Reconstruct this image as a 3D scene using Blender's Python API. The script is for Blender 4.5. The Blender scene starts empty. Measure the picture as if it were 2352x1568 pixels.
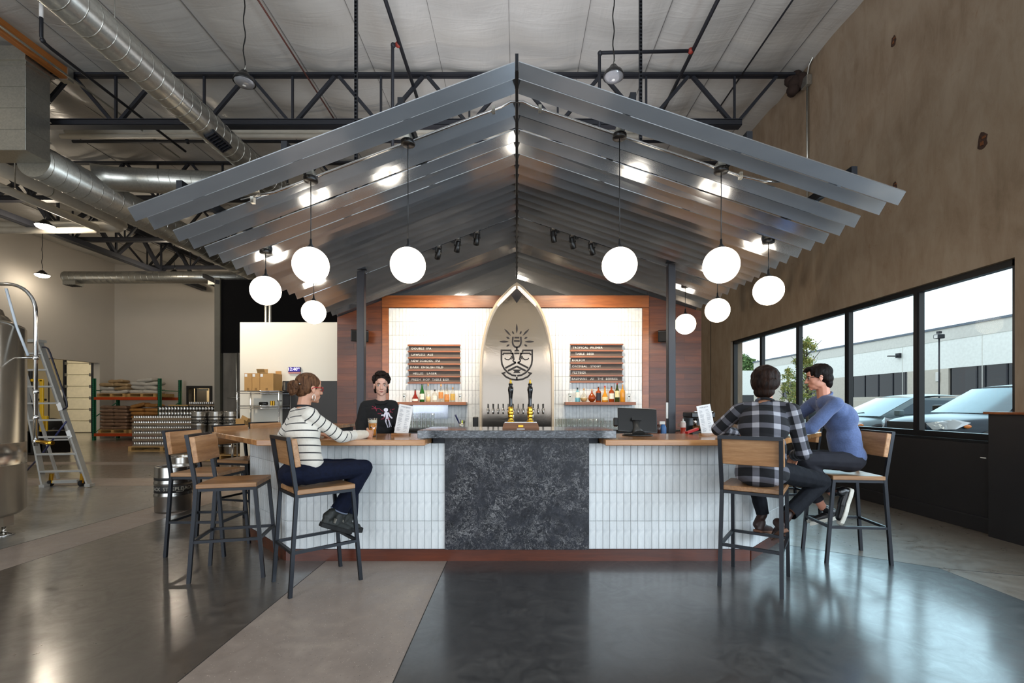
import bpy, bmesh, math, random
from mathutils import Vector, Matrix, noise, Euler
from mathutils.bvhtree import BVHTree
random.seed(7)
SC = bpy.context.scene
COL = SC.collection
PI = math.pi
V = Vector
# ------------------------------------------------------------------ camera, sky, lights, exposure
F_PX, CX, CY, CAM_Z = 1070.0, 1187.0, 930.0, 1.38
cam = bpy.data.cameras.new('camera')
camo = bpy.data.objects.new('camera', cam)
COL.objects.link(camo)
camo.location = (0, 0, CAM_Z)
camo.rotation_euler = (PI/2, 0, 0)
cam.sensor_width = 36.0
cam.lens = F_PX*36.0/2352.0
cam.shift_x = -(CX-1176.0)/2352.0
cam.shift_y = (CY-784.0)/2352.0
cam.clip_end = 400
SC.camera = camo
w = bpy.data.worlds.new('overcast_sky'); SC.world = w; w.use_nodes = True
nt = w.node_tree
bg = nt.nodes['Background']
tc = nt.nodes.new('ShaderNodeTexCoord'); sep = nt.nodes.new('ShaderNodeSeparateXYZ')
rp = nt.nodes.new('ShaderNodeValToRGB')
nt.links.new(tc.outputs['Generated'], sep.inputs[0]); nt.links.new(sep.outputs['Z'], rp.inputs[0])
rp.color_ramp.elements[0].position = 0.0; rp.color_ramp.elements[0].color = (0.93, 0.97, 1.0, 1)
rp.color_ramp.elements[1].position = 0.6; rp.color_ramp.elements[1].color = (0.84, 0.92, 1.0, 1)
nt.links.new(rp.outputs[0], bg.inputs[0])
bg.inputs[1].default_value = 1.75
SC.view_settings.view_transform = 'Standard'; SC.view_settings.look = 'None'
SC.view_settings.exposure = 0.0; SC.view_settings.gamma = 1.0
SC.view_settings.use_curve_mapping = False
cy = SC.cycles
cy.use_denoising = True
try:
    cy.denoiser = 'OPENIMAGEDENOISE'
except Exception:
    pass
cy.max_bounces = 7; cy.diffuse_bounces = 4; cy.glossy_bounces = 4; cy.transmission_bounces = 6
cy.transparent_max_bounces = 16; cy.sample_clamp_indirect = 5.0; cy.caustics_reflective = False
cy.caustics_refractive = False; cy.blur_glossy = 0.5

def area(name, loc, rot, sx, sy, power, col):
    l = bpy.data.lights.new(name, 'AREA'); l.shape = 'RECTANGLE'; l.size = sx; l.size_y = sy
    l.energy = power; l.color = col
    o = bpy.data.objects.new(name, l); COL.objects.link(o); o.location = loc; o.rotation_euler = rot
    return o
def spot(name, loc, target, power, col, ang=60, blend=0.6, r=0.04):
    l = bpy.data.lights.new(name, 'SPOT'); l.energy = power; l.color = col
    l.spot_size = math.radians(ang); l.spot_blend = blend; l.shadow_soft_size = r
    o = bpy.data.objects.new(name, l); COL.objects.link(o); o.location = loc
    o.rotation_euler = (V(target)-V(loc)).to_track_quat('-Z', 'Y').to_euler()
    return o
def point(name, loc, power, col, r=0.15):
    l = bpy.data.lights.new(name, 'POINT'); l.energy = power; l.color = col; l.shadow_soft_size = r
    o = bpy.data.objects.new(name, l); COL.objects.link(o); o.location = loc
    return o
DAY = (0.80, 0.90, 1.0); WARM = (1.0, 0.80, 0.58); LED = (1.0, 0.86, 0.68)
# daylight through the two street windows behind the camera (openings in wall_front) and the side glazing nearer than the frame
area('front_window_daylight', (-6.05, -5.9, 3.3), (PI/2, 0, 0), 6.9, 6.2, 420, DAY)
area('front_window_daylight_2', (3.75, -5.9, 3.3), (PI/2, 0, 0), 2.3, 6.2, 240, DAY)
area('side_window_daylight', (5.04, -0.8, 1.95), (PI/2, 0, PI/2), 8.6, 1.85, 500, (0.72, 0.87, 1.0))
sn = bpy.data.lights.new('overcast_sun', 'SUN'); sn.energy = 2.3; sn.angle = math.radians(60); sn.color = (0.50, 0.85, 1.0)
sno = bpy.data.objects.new('overcast_sun', sn); COL.objects.link(sno); sno.rotation_euler = (V((-0.62, -0.66, -0.42))).to_track_quat('-Z', 'Y').to_euler()
# added unseen area lights that brighten the ceiling, no fixtures modelled
area('ceiling_fill_canopy', (0.0, 7.2, 4.75), (PI, 0, 0), 5.0, 5.5, 100, (0.93, 0.93, 1.0))
area('ceiling_fill_room', (-3.5, 0.0, 4.6), (PI, 0, 0), 7.0, 1.2, 120, (0.88, 0.92, 1.0))
area('front_door_daylight', (0, -5.9, 1.5), (PI/2, 0, 0), 4.4, 2.5, 7, (0.66, 0.82, 1.0))
area('front_transom_daylight', (0, -5.9, 3.5), (PI/2, 0, 0), 5.0, 0.75, 15, (1.0, 0.95, 0.88))
spot('front_wall_fill', (0, -2.6, 5.9), (0, -6.0, 4.6), 240, WARM, 110, 0.8, 0.2)  # added unseen spot, brightens wall_front as mirrored in the arch plate
point('rear_slat_fill', (-0.9, 10.2, 2.3), 170, LED, 0.2)  # added hidden light for the canopy slats behind the back bar

# ------------------------------------------------------------------ materials
def lin(h):
    h = h.lstrip('#'); r = [int(h[i:i+2], 16)/255 for i in (0, 2, 4)]
    return tuple((c/12.92 if c <= 0.04045 else ((c+0.055)/1.055)**2.4) for c in r)
class NT:
    def __init__(s, name):
        s.m = bpy.data.materials.new(name); s.m.use_nodes = True
        s.t = s.m.node_tree; s.b = s.t.nodes['Principled BSDF']; s.out = s.t.nodes['Material Output']
    def n(s, typ, ins=None, **props):
        x = s.t.nodes.new('ShaderNode'+typ)
        for k, v in props.items(): setattr(x, k, v)
        for k, v in (ins or {}).items():
            if hasattr(v, 'is_output'): s.t.links.new(v, x.inputs[k])
            else: x.inputs[k].default_value = v
        return x
    def l(s, a, b): s.t.links.new(a, b)
    def coord(s, scale=(1, 1, 1), kind='Object', rot=(0, 0, 0)):
        c = s.n('TexCoord'); return s.n('Mapping', {0: c.outputs[kind], 'Scale': scale, 'Rotation': rot}).outputs[0]
    def noise(s, vec, scale, detail=4, rough=0.55, dist=0.0):
        return s.n('TexNoise', {'Vector': vec, 'Scale': scale, 'Detail': detail, 'Roughness': rough, 'Distortion': dist}).outputs['Fac']
    def ramp(s, fac, stops):
        r = s.n('ValToRGB', {0: fac}); e = r.color_ramp.elements
        while len(e) < len(stops): e.new(0.5)
        for i, (p, c) in enumerate(stops):
            e[i].position = p; e[i].color = (*c, 1) if len(c) == 3 else c
        return r.outputs[0]
    def g(s, v): return (v, v, v)
    def mix(s, fac, a, b, mode='MIX'):
        x = s.n('Mix', data_type='RGBA', blend_type=mode)
        for i, v in ((0, fac), (6, a), (7, b)):
            if hasattr(v, 'is_output'): s.l(v, x.inputs[i])
            elif i == 0: x.inputs[0].default_value = v
            else: x.inputs[i].default_value = (*v, 1)
        return x.outputs[2]
    def math(s, op, a, b=0.0, c=0.0):
        x = s.n('Math', operation=op)
        for i, v in enumerate((a, b, c)):
            if hasattr(v, 'is_output'): s.l(v, x.inputs[i])
            else: x.inputs[i].default_value = v
        return x.outputs[0]
    def bump(s, h, strength=0.2, dist=0.01):
        x = s.n('Bump', {'Height': h, 'Strength': strength, 'Distance': dist}); s.l(x.outputs[0], s.b.inputs['Normal'])
    def set(s, **k):
        for a, v in k.items():
            nm = {'col': 'Base Color', 'rough': 'Roughness', 'metal': 'Metallic', 'coat': 'Coat Weight', 'spec': 'Specular IOR Level',
                  'trans': 'Transmission Weight', 'ior': 'IOR', 'emis': 'Emission Color', 'estr': 'Emission Strength',
                  'sheen': 'Sheen Weight', 'aniso': 'Anisotropic', 'crough': 'Coat Roughness', 'alpha': 'Alpha', 'sss': 'Subsurface Weight'}[a]
            if hasattr(v, 'is_output'): s.l(v, s.b.inputs[nm])
            else: s.b.inputs[nm].default_value = (*v, 1) if isinstance(v, tuple) and len(v) == 3 else v
        return s
MATS = {}
def mk(name, col, rough=0.5, metal=0.0, var=None, bump=None, rnd=0.0, rvar=0.0, **kw):
    """plain procedural material: var=(scale, amount, stretch) colour mottling, bump=(scale, strength, stretch)"""
    if isinstance(col, str): col = lin(col)
    a = NT(name); c = col
    a.set(rough=rough, metal=metal, **kw)
    out = None
    sv = var or (6.0, 0.06, (1, 1, 1))
    f = a.noise(a.coord(sv[2]), sv[0], 5)
    lo = tuple(x*(1-sv[1]) for x in c); hi = tuple(min(1, x*(1+sv[1])) for x in c)
    out = a.ramp(f, [(0.3, lo), (0.7, hi)])
    if rnd:
        oi = a.n('ObjectInfo')
        k = a.n('MapRange', {0: oi.outputs['Random'], 3: 1-rnd, 4: 1+rnd*0.4}).outputs[0]
        out = a.mix(1.0, out, k, 'MULTIPLY')
    a.set(col=out)
    if rvar:
        r = a.n('MapRange', {0: f, 1: 0.3, 2: 0.7, 3: max(0.02, rough-rvar), 4: rough+rvar}).outputs[0]; a.set(rough=r)
    if bump:
        a.bump(a.noise(a.coord(bump[2] if len(bump) > 2 else (1, 1, 1)), bump[0], 4), bump[1], bump[3] if len(bump) > 3 else 0.01)
    MATS[name] = a.m
    return a.m
def wood(name, c1, c2, axis=0, scale=1.0, rough=0.35, strips=0.0, rnd=0.0, strip_axis=1, spec=0.5):
    if isinstance(c1, str): c1 = lin(c1)
    if isinstance(c2, str): c2 = lin(c2)
    a = NT(name); st = [9.0*scale]*3; st[axis] = 0.8*scale
    v = a.coord(tuple(st))
    oi = a.n('ObjectInfo')
    off = a.n('VectorMath', {0: v, 1: a.n('CombineXYZ', {0: a.math('MULTIPLY', oi.outputs['Random'], 17.0), 1: a.math('MULTIPLY', oi.outputs['Random'], 31.0)}).outputs[0]}, operation='ADD').outputs[0]
    f1 = a.noise(off, 1.6, 6, 0.6, 0.6)
    f2 = a.noise(off, 9.0, 3, 0.7, 0.2)
    f = a.math('ADD', a.math('MULTIPLY', f1, 0.75), a.math('MULTIPLY', f2, 0.3))
    dk = tuple(x*0.72 for x in c1)
    c = a.ramp(f, [(0.3, dk), (0.47, c1), (0.68, c2)])
    if strips:
        xyz = a.n('SeparateXYZ', {0: a.coord()}).outputs[strip_axis]
        idx = a.math('FLOOR', a.math('DIVIDE', xyz, strips))
        wn = a.n('TexWhiteNoise', {1: idx}, noise_dimensions='1D').outputs[0]
        c = a.mix(1.0, c, a.n('MapRange', {0: wn, 3: 0.72, 4: 1.18}).outputs[0], 'MULTIPLY')
    if rnd:
        c = a.mix(1.0, c, a.n('MapRange', {0: oi.outputs['Random'], 3: 1-rnd, 4: 1+rnd}).outputs[0], 'MULTIPLY')
    a.set(col=c, rough=rough, spec=spec)
    a.bump(f2, 0.08, 0.004)
    MATS[name] = a.m
    return a.m
def glassy(name, tint=(1, 1, 1), refl=0.08, rough=0.0):
    a = NT(name); a.t.nodes.remove(a.b)
    tr = a.n('BsdfTransparent', {0: (*tint, 1)}); gl = a.n('BsdfGlossy', {0: (1, 1, 1, 1), 'Roughness': rough})
    fr = a.n('LayerWeight', {0: 0.5})
    k = a.n('MapRange', {0: a.math('POWER', fr.outputs['Facing'], 3.5), 3: refl*0.5, 4: min(1, refl*8)}).outputs[0]
    mx = a.n('MixShader', {0: k, 1: tr.outputs[0], 2: gl.outputs[0]})
    a.l(mx.outputs[0], a.out.inputs[0])
    MATS[name] = a.m
    return a.m
def emit(name, col, strength):
    a = NT(name); a.set(col=(0.8, 0.8, 0.8), emis=col, estr=strength); MATS[name] = a.m
    return a.m

# floor concretes
def concrete_floor(name, dark, mid, light, rough=0.2, speck=0.0, spec=0.5, coat=0.7):
    a = NT(name); v = a.coord()
    f = a.noise(v, 0.9, 8, 0.62, 0.8); f2 = a.noise(v, 5.0, 6, 0.7, 1.5); f3 = a.noise(v, 40, 3, 0.6)
    k = a.math('ADD', a.math('MULTIPLY', f, 0.6), a.math('ADD', a.math('MULTIPLY', f2, 0.35), a.math('MULTIPLY', f3, 0.08)))
    c = a.ramp(k, [(0.36, dark), (0.52, mid), (0.68, light)])
    if speck:
        vo = a.n('TexVoronoi', {'Vector': v, 'Scale': 90.0}); d = vo.outputs['Distance']
        s1 = a.math('LESS_THAN', d, 0.22); wn = a.n('SeparateColor', {0: vo.outputs['Color']})
        s1 = a.math('MULTIPLY', s1, a.math('GREATER_THAN', wn.outputs[0], 1-speck))
        tone = a.ramp(wn.outputs[1], [(0.0, tuple(x*0.35 for x in dark)), (1.0, tuple(min(1, x*1.5) for x in light))])
        c = a.mix(s1, c, tone)
    a.set(col=c, spec=spec, coat=coat, crough=0.17)
    a.set(rough=a.n('MapRange', {0: f2, 1: 0.3, 2: 0.7, 3: rough*0.75, 4: rough*1.5}).outputs[0])
    a.bump(a.math('ADD', f2, a.math('MULTIPLY', f3, 0.4)), 0.02, 0.004)
    MATS[name] = a.m; return a.m
M_FLOOR = concrete_floor('concrete_grey', lin('6a6156'), lin('756b5f'), lin('80766a'), 0.32)
M_FDARK = concrete_floor('concrete_charcoal', lin('202020'), lin('2f2e2e'), lin('484644'), 0.4, 0.0, 0.7, 1.0)
M_FBROWN = concrete_floor('concrete_umber', lin('3d3832'), lin('4b443d'), lin('5c544b'), 0.35, 0.0, 0.7, 0.9)
M_FBAND = concrete_floor('concrete_exposed_aggregate', lin('7c6f66'), lin('8f8177'), lin('a39588'), 0.5, speck=0.35, coat=0.15)
M_FBLUE = concrete_floor('concrete_pale_grey', lin('72706c'), lin('7d7a75'), lin('88857e'), 0.34)
M_JOINT = mk('joint_filler', '#2b2825', 0.7)
# ceiling insulation sheet
a = NT('vinyl_insulation'); v = a.coord()
f = a.noise(a.coord((2.2, 0.6, 1)), 1.0, 4, 0.5, 1.2); f2 = a.noise(a.coord((0.7, 5.0, 1)), 1.0, 4, 0.55, 1.6)
a.set(col=a.ramp(a.noise(v, 0.5, 3), [(0.3, lin('b3b0aa')), (0.7, lin('c6c3bd'))]), rough=0.3, spec=0.5)
a.bump(a.math('ADD', f, a.math('MULTIPLY', f2, 0.6)), 0.28, 0.05); M_CEIL = a.m
# cast concrete wall
a = NT('cast_concrete'); v = a.coord()
f = a.noise(v, 0.55, 8, 0.6, 1.0); f2 = a.noise(a.coord((2.5, 2.5, 0.8)), 2.2, 8, 0.68, 0.5); f3 = a.noise(v, 26, 3)
k = a.math('ADD', a.math('MULTIPLY', f, 0.55), a.math('MULTIPLY', f2, 0.45))
c = a.ramp(k, [(0.34, lin('77644f')), (0.46, lin('8b7863')), (0.56, lin('968571')), (0.70, lin('a08f78'))])
stain = a.ramp(a.noise(v, 3.1, 7, 0.7, 1.5), [(0.63, (0, 0, 0)), (0.73, (1, 1, 1))])
c = a.mix(a.math('MULTIPLY', stain, 0.45), c, lin('7a5638'))
a.set(col=c, rough=0.62); a.bump(a.math('ADD', f2, a.math('MULTIPLY', f3, 0.3)), 0.18, 0.01); M_CONC = a.m
M_WHITE = mk('white_paint', '#bfb8ad', 0.6, var=(0.6, 0.03, (1, 1, 1)))
M_WHITE2 = mk('bright_white_paint', '#e2ddd0', 0.5, var=(0.6, 0.02, (1, 1, 1)))
M_OLDCONC = mk('grey_column_concrete', '#6c675f', 0.8, var=(3, 0.25, (1, 1, 0.4)), bump=(12, 0.3))
M_BLACKP = mk('matte_black_paint', '#1b1a19', 0.55)
M_WAINS = mk('charcoal_paint', '#242324', 0.45)
M_FRAME = mk('black_anodised_frame', '#0b1014', 0.4, 0.0)
# white glazed tile with slight unit-to-unit change
a = NT('white_glazed_tile'); oi = a.n('ObjectInfo')
c = a.mix(1.0, a.ramp(a.noise(a.coord(), 9, 5, 0.6, 0.6), [(0.35, lin('ccd0d2')), (0.6, lin('dfe2e2'))]), a.n('MapRange', {0: oi.outputs['Random'], 3: 0.9, 4: 1.03}).outputs[0], 'MULTIPLY')
a.set(col=c, rough=0.25); a.bump(a.noise(a.coord(), 9, 2), 0.03, 0.01); M_TILE = a.m
M_GROUT = mk('grey_grout', '#3f4044', 0.8)
# dark quartz with thin pale veins
a = NT('dark_veined_quartz'); v = a.coord()
wv = a.n('VectorMath', {0: v, 1: a.n('VectorMath', {0: a.n('TexNoise', {'Vector': v, 'Scale': 7.0, 'Detail': 5.0, 'Roughness': 0.6}).outputs['Color'], 'Scale': 0.32}, operation='SCALE').outputs[0]}, operation='ADD').outputs[0]
n1 = a.noise(wv, 8.0, 6, 0.62, 1.2); n2 = a.noise(wv, 15.0, 5, 0.6, 1.4)
v1 = a.ramp(a.math('ABSOLUTE', a.math('SUBTRACT', n1, 0.5)), [(0.0, a.g(1)), (0.016, a.g(0))])
v2 = a.ramp(a.math('ABSOLUTE', a.math('SUBTRACT', n2, 0.5)), [(0.0, a.g(1)), (0.014, a.g(0))])
msk = a.ramp(a.noise(v, 4.0, 4, 0.6), [(0.40, a.g(0.12)), (0.58, a.g(1))])
vv = a.math('MULTIPLY', a.math('MAXIMUM', v1, a.math('MULTIPLY', v2, 0.7)), msk)
base = a.ramp(a.noise(v, 18, 5), [(0.3, lin('16181d')), (0.7, lin('2a2c33'))])
a.set(col=a.mix(a.math('MULTIPLY', vv, 0.8), base, lin('a8a6a6')), rough=0.25, spec=0.35); M_QUARTZ = a.m
a = NT('speckled_granite'); v = a.coord()
c = a.ramp(a.noise(a.coord((1, 3, 3)), 26, 6, 0.75, 0.8), [(0.36, lin('16181b')), (0.52, lin('42464c')), (0.7, lin('83878c'))])
a.set(col=c, rough=0.07, spec=0.6); M_GRANITE = a.m
W_COUNTER = wood('oiled_oak', '#a9764a', '#bf8d5c', 0, 1.0, 0.16, strips=0.09, spec=0.6)
W_STOOL = wood('acacia_wood', '#9c7049', '#b98d63', 0, 1.6, 0.38, strips=0.13, rnd=0.12)
W_STOOLY = wood('acacia_board', '#9c7049', '#b98d63', 1, 1.6, 0.38, strips=0.11, rnd=0.12, strip_axis=2)
W_CEDAR = wood('cedar_board', '#562a13', '#6c3819', 0, 1.2, 0.38, rnd=0.28)
W_HEAD = wood('cedar_header', '#7e4622', '#985a2e', 0, 1.0, 0.3)
W_KICK = wood('mahogany_kick', '#4a2113', '#602c18', 0, 1.0, 0.3)
W_PALE = wood('pine_board', '#b08a52', '#c9a468', 0, 2.0, 0.6, rnd=0.15)
W_GLULAM = wood('glulam_timber', '#a5642a', '#b97638', 1, 1.0, 0.5)
# metals
M_STEEL = mk('black_steel', '#25272c', 0.42, 0.55)
M_TRUSS = mk('dark_primer_steel', '#22242b', 0.5, 0.2)
a = NT('satin_aluminium'); f = a.noise(a.coord((0.6, 8, 8)), 1.2, 4)
a.set(col=a.ramp(f, [(0.3, lin('b4bac2')), (0.7, lin('c2c7ce'))]), metal=0.86, rough=0.14); M_SLAT = a.m
a = NT('brushed_stainless'); f = a.noise(a.coord((0.5, 1, 60)), 3.0, 3); f2 = a.noise(a.coord(), 3.0, 4, 0.5, 1.2)
a.set(col=lin('a0978d'), metal=1.0, rough=a.n('MapRange', {0: f, 3: 0.09, 4: 0.16}).outputs[0]); a.bump(f2, 0.06, 0.02); M_STAIN = a.m
a = NT('galvanised_sheet'); vo = a.n('TexVoronoi', {'Vector': a.coord(), 'Scale': 40.0}); k = a.n('SeparateColor', {0: vo.outputs['Color']}).outputs[0]
a.set(col=a.ramp(k, [(0, lin('b2b1aa')), (1, lin('bfbeb6'))]), metal=0.85, rough=0.3); M_GALV = a.m
M_CHROME = mk('polished_steel', '#c6c6c6', 0.12, 1.0)
M_TANK = mk('polished_tank_steel', '#d6cbbb', 0.2, 0.92)
M_KEG = mk('keg_steel', '#a9a7a3', 0.25, 1.0, var=(4, 0.12, (1, 1, 1)), bump=(6, 0.06))
M_ALU = mk('aluminium', '#c2c2bf', 0.4, 0.6)
M_BRASS = mk('polished_brass', '#d9a83c', 0.15, 1.0)
M_BLACK = mk('black_plastic', '#0c0c0d', 0.35)
M_GLOSSB = mk('glossy_black', '#060608', 0.08)
M_WHITEPL = mk('white_plastic', '#dcdad4', 0.4)
M_RUBBER = mk('black_rubber', '#111111', 0.75)
M_GLASS = glassy('clear_glass', (0.96, 0.97, 0.96), 0.10)
M_PANE = glassy('window_glass', (0.95, 0.99, 1.0), 0.012)
M_GLOBE = emit('opal_globe_lit', (1.0, 0.85, 0.66), 8.0)
M_LEDON = emit('led_lens_lit', (1.0, 0.90, 0.74), 30.0)
M_CARD = mk('corrugated_cardboard', '#b58a52', 0.7)
M_PAPER = mk('white_paper', '#e6e4e2', 0.6)
M_RED = mk('red_plastic', '#b3171c', 0.35)
M_PINE = W_PALE
# ------------------------------------------------------------------ mesh helpers
ORG = {}
class MB:
    def __init__(s): s.v = []; s.f = []; s.mi = []; s.sm = []; s.cur = 0
    def add(s, vs, fs, smooth=False):
        o = len(s.v); s.v += [V(p) for p in vs]
        for f in fs: s.f.append([i+o for i in f]); s.mi.append(s.cur); s.sm.append(smooth)
        return s
    def box(s, x0, x1, y0, y1, z0, z1):
        vs = [(x, y, z) for z in (z0, z1) for y in (y0, y1) for x in (x0, x1)]
        return s.add(vs, [(0, 2, 3, 1), (4, 5, 7, 6), (0, 1, 5, 4), (2, 6, 7, 3), (0, 4, 6, 2), (1, 3, 7, 5)])
    def cbox(s, c, sx, sy, sz, m=None):
        vs = [V(((i & 1)-0.5, ((i >> 1) & 1)-0.5, ((i >> 2) & 1)-0.5)) for i in range(8)]
        vs = [V((p.x*sx, p.y*sy, p.z*sz)) for p in vs]
        if m is not None: vs = [m @ p for p in vs]
        return s.add([V(c)+p for p in vs], [(0, 2, 3, 1), (4, 5, 7, 6), (0, 1, 5, 4), (2, 6, 7, 3), (0, 4, 6, 2), (1, 3, 7, 5)])
    def bar(s, p0, p1, w, h=None, up=(0, 0, 1)):
        h = h or w; p0 = V(p0); p1 = V(p1); d = (p1-p0).normalized(); u = V(up)
        if abs(d.dot(u)) > 0.98: u = V((0, 1, 0)) if abs(d.y) < 0.9 else V((1, 0, 0))
        r = d.cross(u).normalized(); u = r.cross(d).normalized()
        vs = [p+r*(a*w/2)+u*(b*h/2) for p in (p0, p1) for a, b in ((-1, -1), (1, -1), (1, 1), (-1, 1))]
        return s.add(vs, [(3, 2, 1, 0), (4, 5, 6, 7), (0, 1, 5, 4), (1, 2, 6, 5), (2, 3, 7, 6), (3, 0, 4, 7)])
    def tube(s, pts, r, n=10, caps=True):
        pts = [V(p) for p in pts]; rs = r if isinstance(r, (list, tuple)) else [r]*len(pts)
        rings = []; u = None
        for i, p in enumerate(pts):
            d = (pts[min(i+1, len(pts)-1)]-pts[max(i-1, 0)]).normalized()
            if u is None:
                u = V((0, 0, 1)) if abs(d.z) < 0.9 else V((1, 0, 0))
            u = (u-d*u.dot(d)).normalized(); b = d.cross(u)
            rings.append([p+(u*math.cos(2*PI*k/n)+b*math.sin(2*PI*k/n))*rs[i] for k in range(n)])
        vs = [q for R in rings for q in R]; fs = []
        for i in range(len(pts)-1):
            for k in range(n): fs.append((i*n+k, i*n+(k+1) % n, (i+1)*n+(k+1) % n, (i+1)*n+k))
        s.add(vs, fs, True)
        if caps: s.add(rings[0], [tuple(range(n))[::-1]]); s.add(rings[-1], [tuple(range(n))])
        return s
    def lathe(s, c, prof, n=24, axis='z', smooth=True):
        c = V(c); vs = []
        for r, z in prof:
            for k in range(n):
                a = 2*PI*k/n; x, y = r*math.cos(a), r*math.sin(a)
                vs.append(c+(V((x, y, z)) if axis == 'z' else V((x, z, y)) if axis == 'y' else V((z, x, y))))
        fs = []
        for i in range(len(prof)-1):
            for k in range(n):
                q = (i*n+k, i*n+(k+1) % n, (i+1)*n+(k+1) % n, (i+1)*n+k)
                fs.append(q if axis != 'y' else q[::-1])
        return s.add(vs, fs, smooth)
    def sphere(s, c, r, n=24, m=12):
        r = r if isinstance(r, (tuple, list)) else (r, r, r)
        vs = []; fs = []
        for i in range(m+1):
            t = PI*i/m
            for k in range(n):
                a = 2*PI*k/n; vs.append((c[0]+r[0]*math.sin(t)*math.cos(a), c[1]+r[1]*math.sin(t)*math.sin(a), c[2]-r[2]*math.cos(t)))
        for i in range(m):
            for k in range(n): fs.append((i*n+k, i*n+(k+1) % n, (i+1)*n+(k+1) % n, (i+1)*n+k))
        return s.add(vs, fs, True)
    def prism(s, poly, lo, hi, axis='z'):
        """extrude a 2-D polygon: axis z -> (x,y), axis y -> (x,z), axis x -> (y,z)"""
        def P3(p, t): return (p[0], p[1], t) if axis == 'z' else (p[0], t, p[1]) if axis == 'y' else (t, p[0], p[1])
        n = len(poly); vs = [P3(p, lo) for p in poly]+[P3(p, hi) for p in poly]
        fs = [tuple(range(n))[::-1], tuple(range(n, 2*n))]+[(i, (i+1) % n, (i+1) % n+n, i+n) for i in range(n)]
        return s.add(vs, fs)
    def build(s, name, mat, parent=None, bevel=0.0, kind=None, smooth=None, seg=1):
        o = V((0, 0, 0))
        if parent is not None:
            o = ORG.get(parent.name, o)
        me = bpy.data.meshes.new(name)
        me.from_pydata([tuple(p-o) for p in s.v], [], s.f)
        mats = mat if isinstance(mat, (list, tuple)) else [mat]
        for m in mats: me.materials.append(m)
        for i, p in enumerate(me.polygons):
            p.material_index = min(s.mi[i], len(mats)-1); p.use_smooth = s.sm[i] if smooth is None else smooth
        bm = bmesh.new(); bm.from_mesh(me)
        bmesh.ops.remove_doubles(bm, verts=bm.verts, dist=1e-5)
        bmesh.ops.recalc_face_normals(bm, faces=bm.faces)
        if bevel:
            ed = [e for e in bm.edges if len(e.link_faces) == 2 and e.calc_face_angle(0) > 0.6]
            bmesh.ops.bevel(bm, geom=ed, offset=bevel, segments=seg, affect='EDGES', profile=0.6)
        bm.to_mesh(me); bm.free()
        ob = bpy.data.objects.new(name, me); COL.objects.link(ob)
        if parent is not None:
            ob.parent = parent; ORG[ob.name] = o
        if kind: ob['kind'] = kind
        return ob
def tag(o, label, cat, group=None, kind=None):
    o['label'] = label; o['category'] = cat
    if group: o['group'] = group
    if kind: o['kind'] = kind
    return o
def thing(name, label, cat, loc=(0, 0, 0), group=None, local=False):
    o = bpy.data.objects.new(name, None); COL.objects.link(o); o.location = loc
    o.empty_display_size = 0.1
    ORG[o.name] = V((0, 0, 0)) if local else V(loc)
    return tag(o, label, cat, group)
KIDS = {}
def dup(root, loc, rotz=None, label=None, group=None):
    def cp(o, par):
        c = o.copy(); COL.objects.link(c)
        if par is not None: c.parent = par
        for ch in list(o.children): cp(ch, c)
        return c
    r = cp(root, None); r.location = loc
    if rotz is not None: r.rotation_euler = (0, 0, rotz)
    if label: r['label'] = label
    if group: r['group'] = group
    return r
def struct(name, mb, mat, parent=None, **k):
    o = mb.build(name, mat, parent, **k); o['kind'] = 'structure'
    return o
def P(x, y, Y): return V(((x-CX)/F_PX*Y, Y, CAM_Z-(y-CY)/F_PX*Y))
def text(body, size, m, mat, parent, name='lettering', align='CENTER', ext=0.001, spacing=1.0):
    c = bpy.data.curves.new(name, 'FONT'); c.body = body; c.size = size; c.align_x = align; c.align_y = 'CENTER'
    c.extrude = ext; c.resolution_u = 2; c.space_character = spacing
    t = bpy.data.objects.new(name, c); COL.objects.link(t)
    dg = bpy.context.evaluated_depsgraph_get()
    me = bpy.data.meshes.new_from_object(t.evaluated_get(dg))
    bpy.data.objects.remove(t); bpy.data.curves.remove(c)
    me.materials.clear(); me.materials.append(mat)
    o = bpy.data.objects.new(name, me); COL.objects.link(o)
    off = ORG.get(parent.name, V((0, 0, 0))) if parent else V((0, 0, 0))
    me.transform(Matrix.Translation(-off) @ m)
    if parent: o.parent = parent; ORG[o.name] = off
    return o
def FACE(loc, nx=0.0):
    """matrix for text that stands upright and faces -Y (towards the camera), turned by nx about Z"""
    return Matrix.Translation(V(loc)) @ Matrix.Rotation(nx, 4, 'Z') @ Matrix.Rotation(PI/2, 4, 'X')
def stroke(mb, pts, wd, lo, hi, mp):
    """thick 2-D polyline -> prism; mp maps 2-D to the (x,z) plane"""
    n = len(pts); L = []; R = []
    for i in range(n):
        p = V(pts[i]).to_2d()
        a = (p-V(pts[i-1]).to_2d()).normalized() if i > 0 else None
        b = (V(pts[i+1]).to_2d()-p).normalized() if i < n-1 else None
        d = a if b is None else b if a is None else (a+b).normalized()
        nn = V((-d.y, d.x)); k = 1.0
        if a is not None and b is not None: k = 1.0/max(0.45, nn.dot(V((-a.y, a.x))))
        L.append(p+nn*wd/2*k); R.append(p-nn*wd/2*k)
    for i in range(n-1):
        mb.prism([mp(q) for q in (L[i], L[i+1], R[i+1], R[i])], lo, hi, 'y')
# ------------------------------------------------------------------ the setting
RWX = 5.12; CEIL = 7.42; BACK = 19.8; LWX = -17.1; FRONT = -6.0
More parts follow.
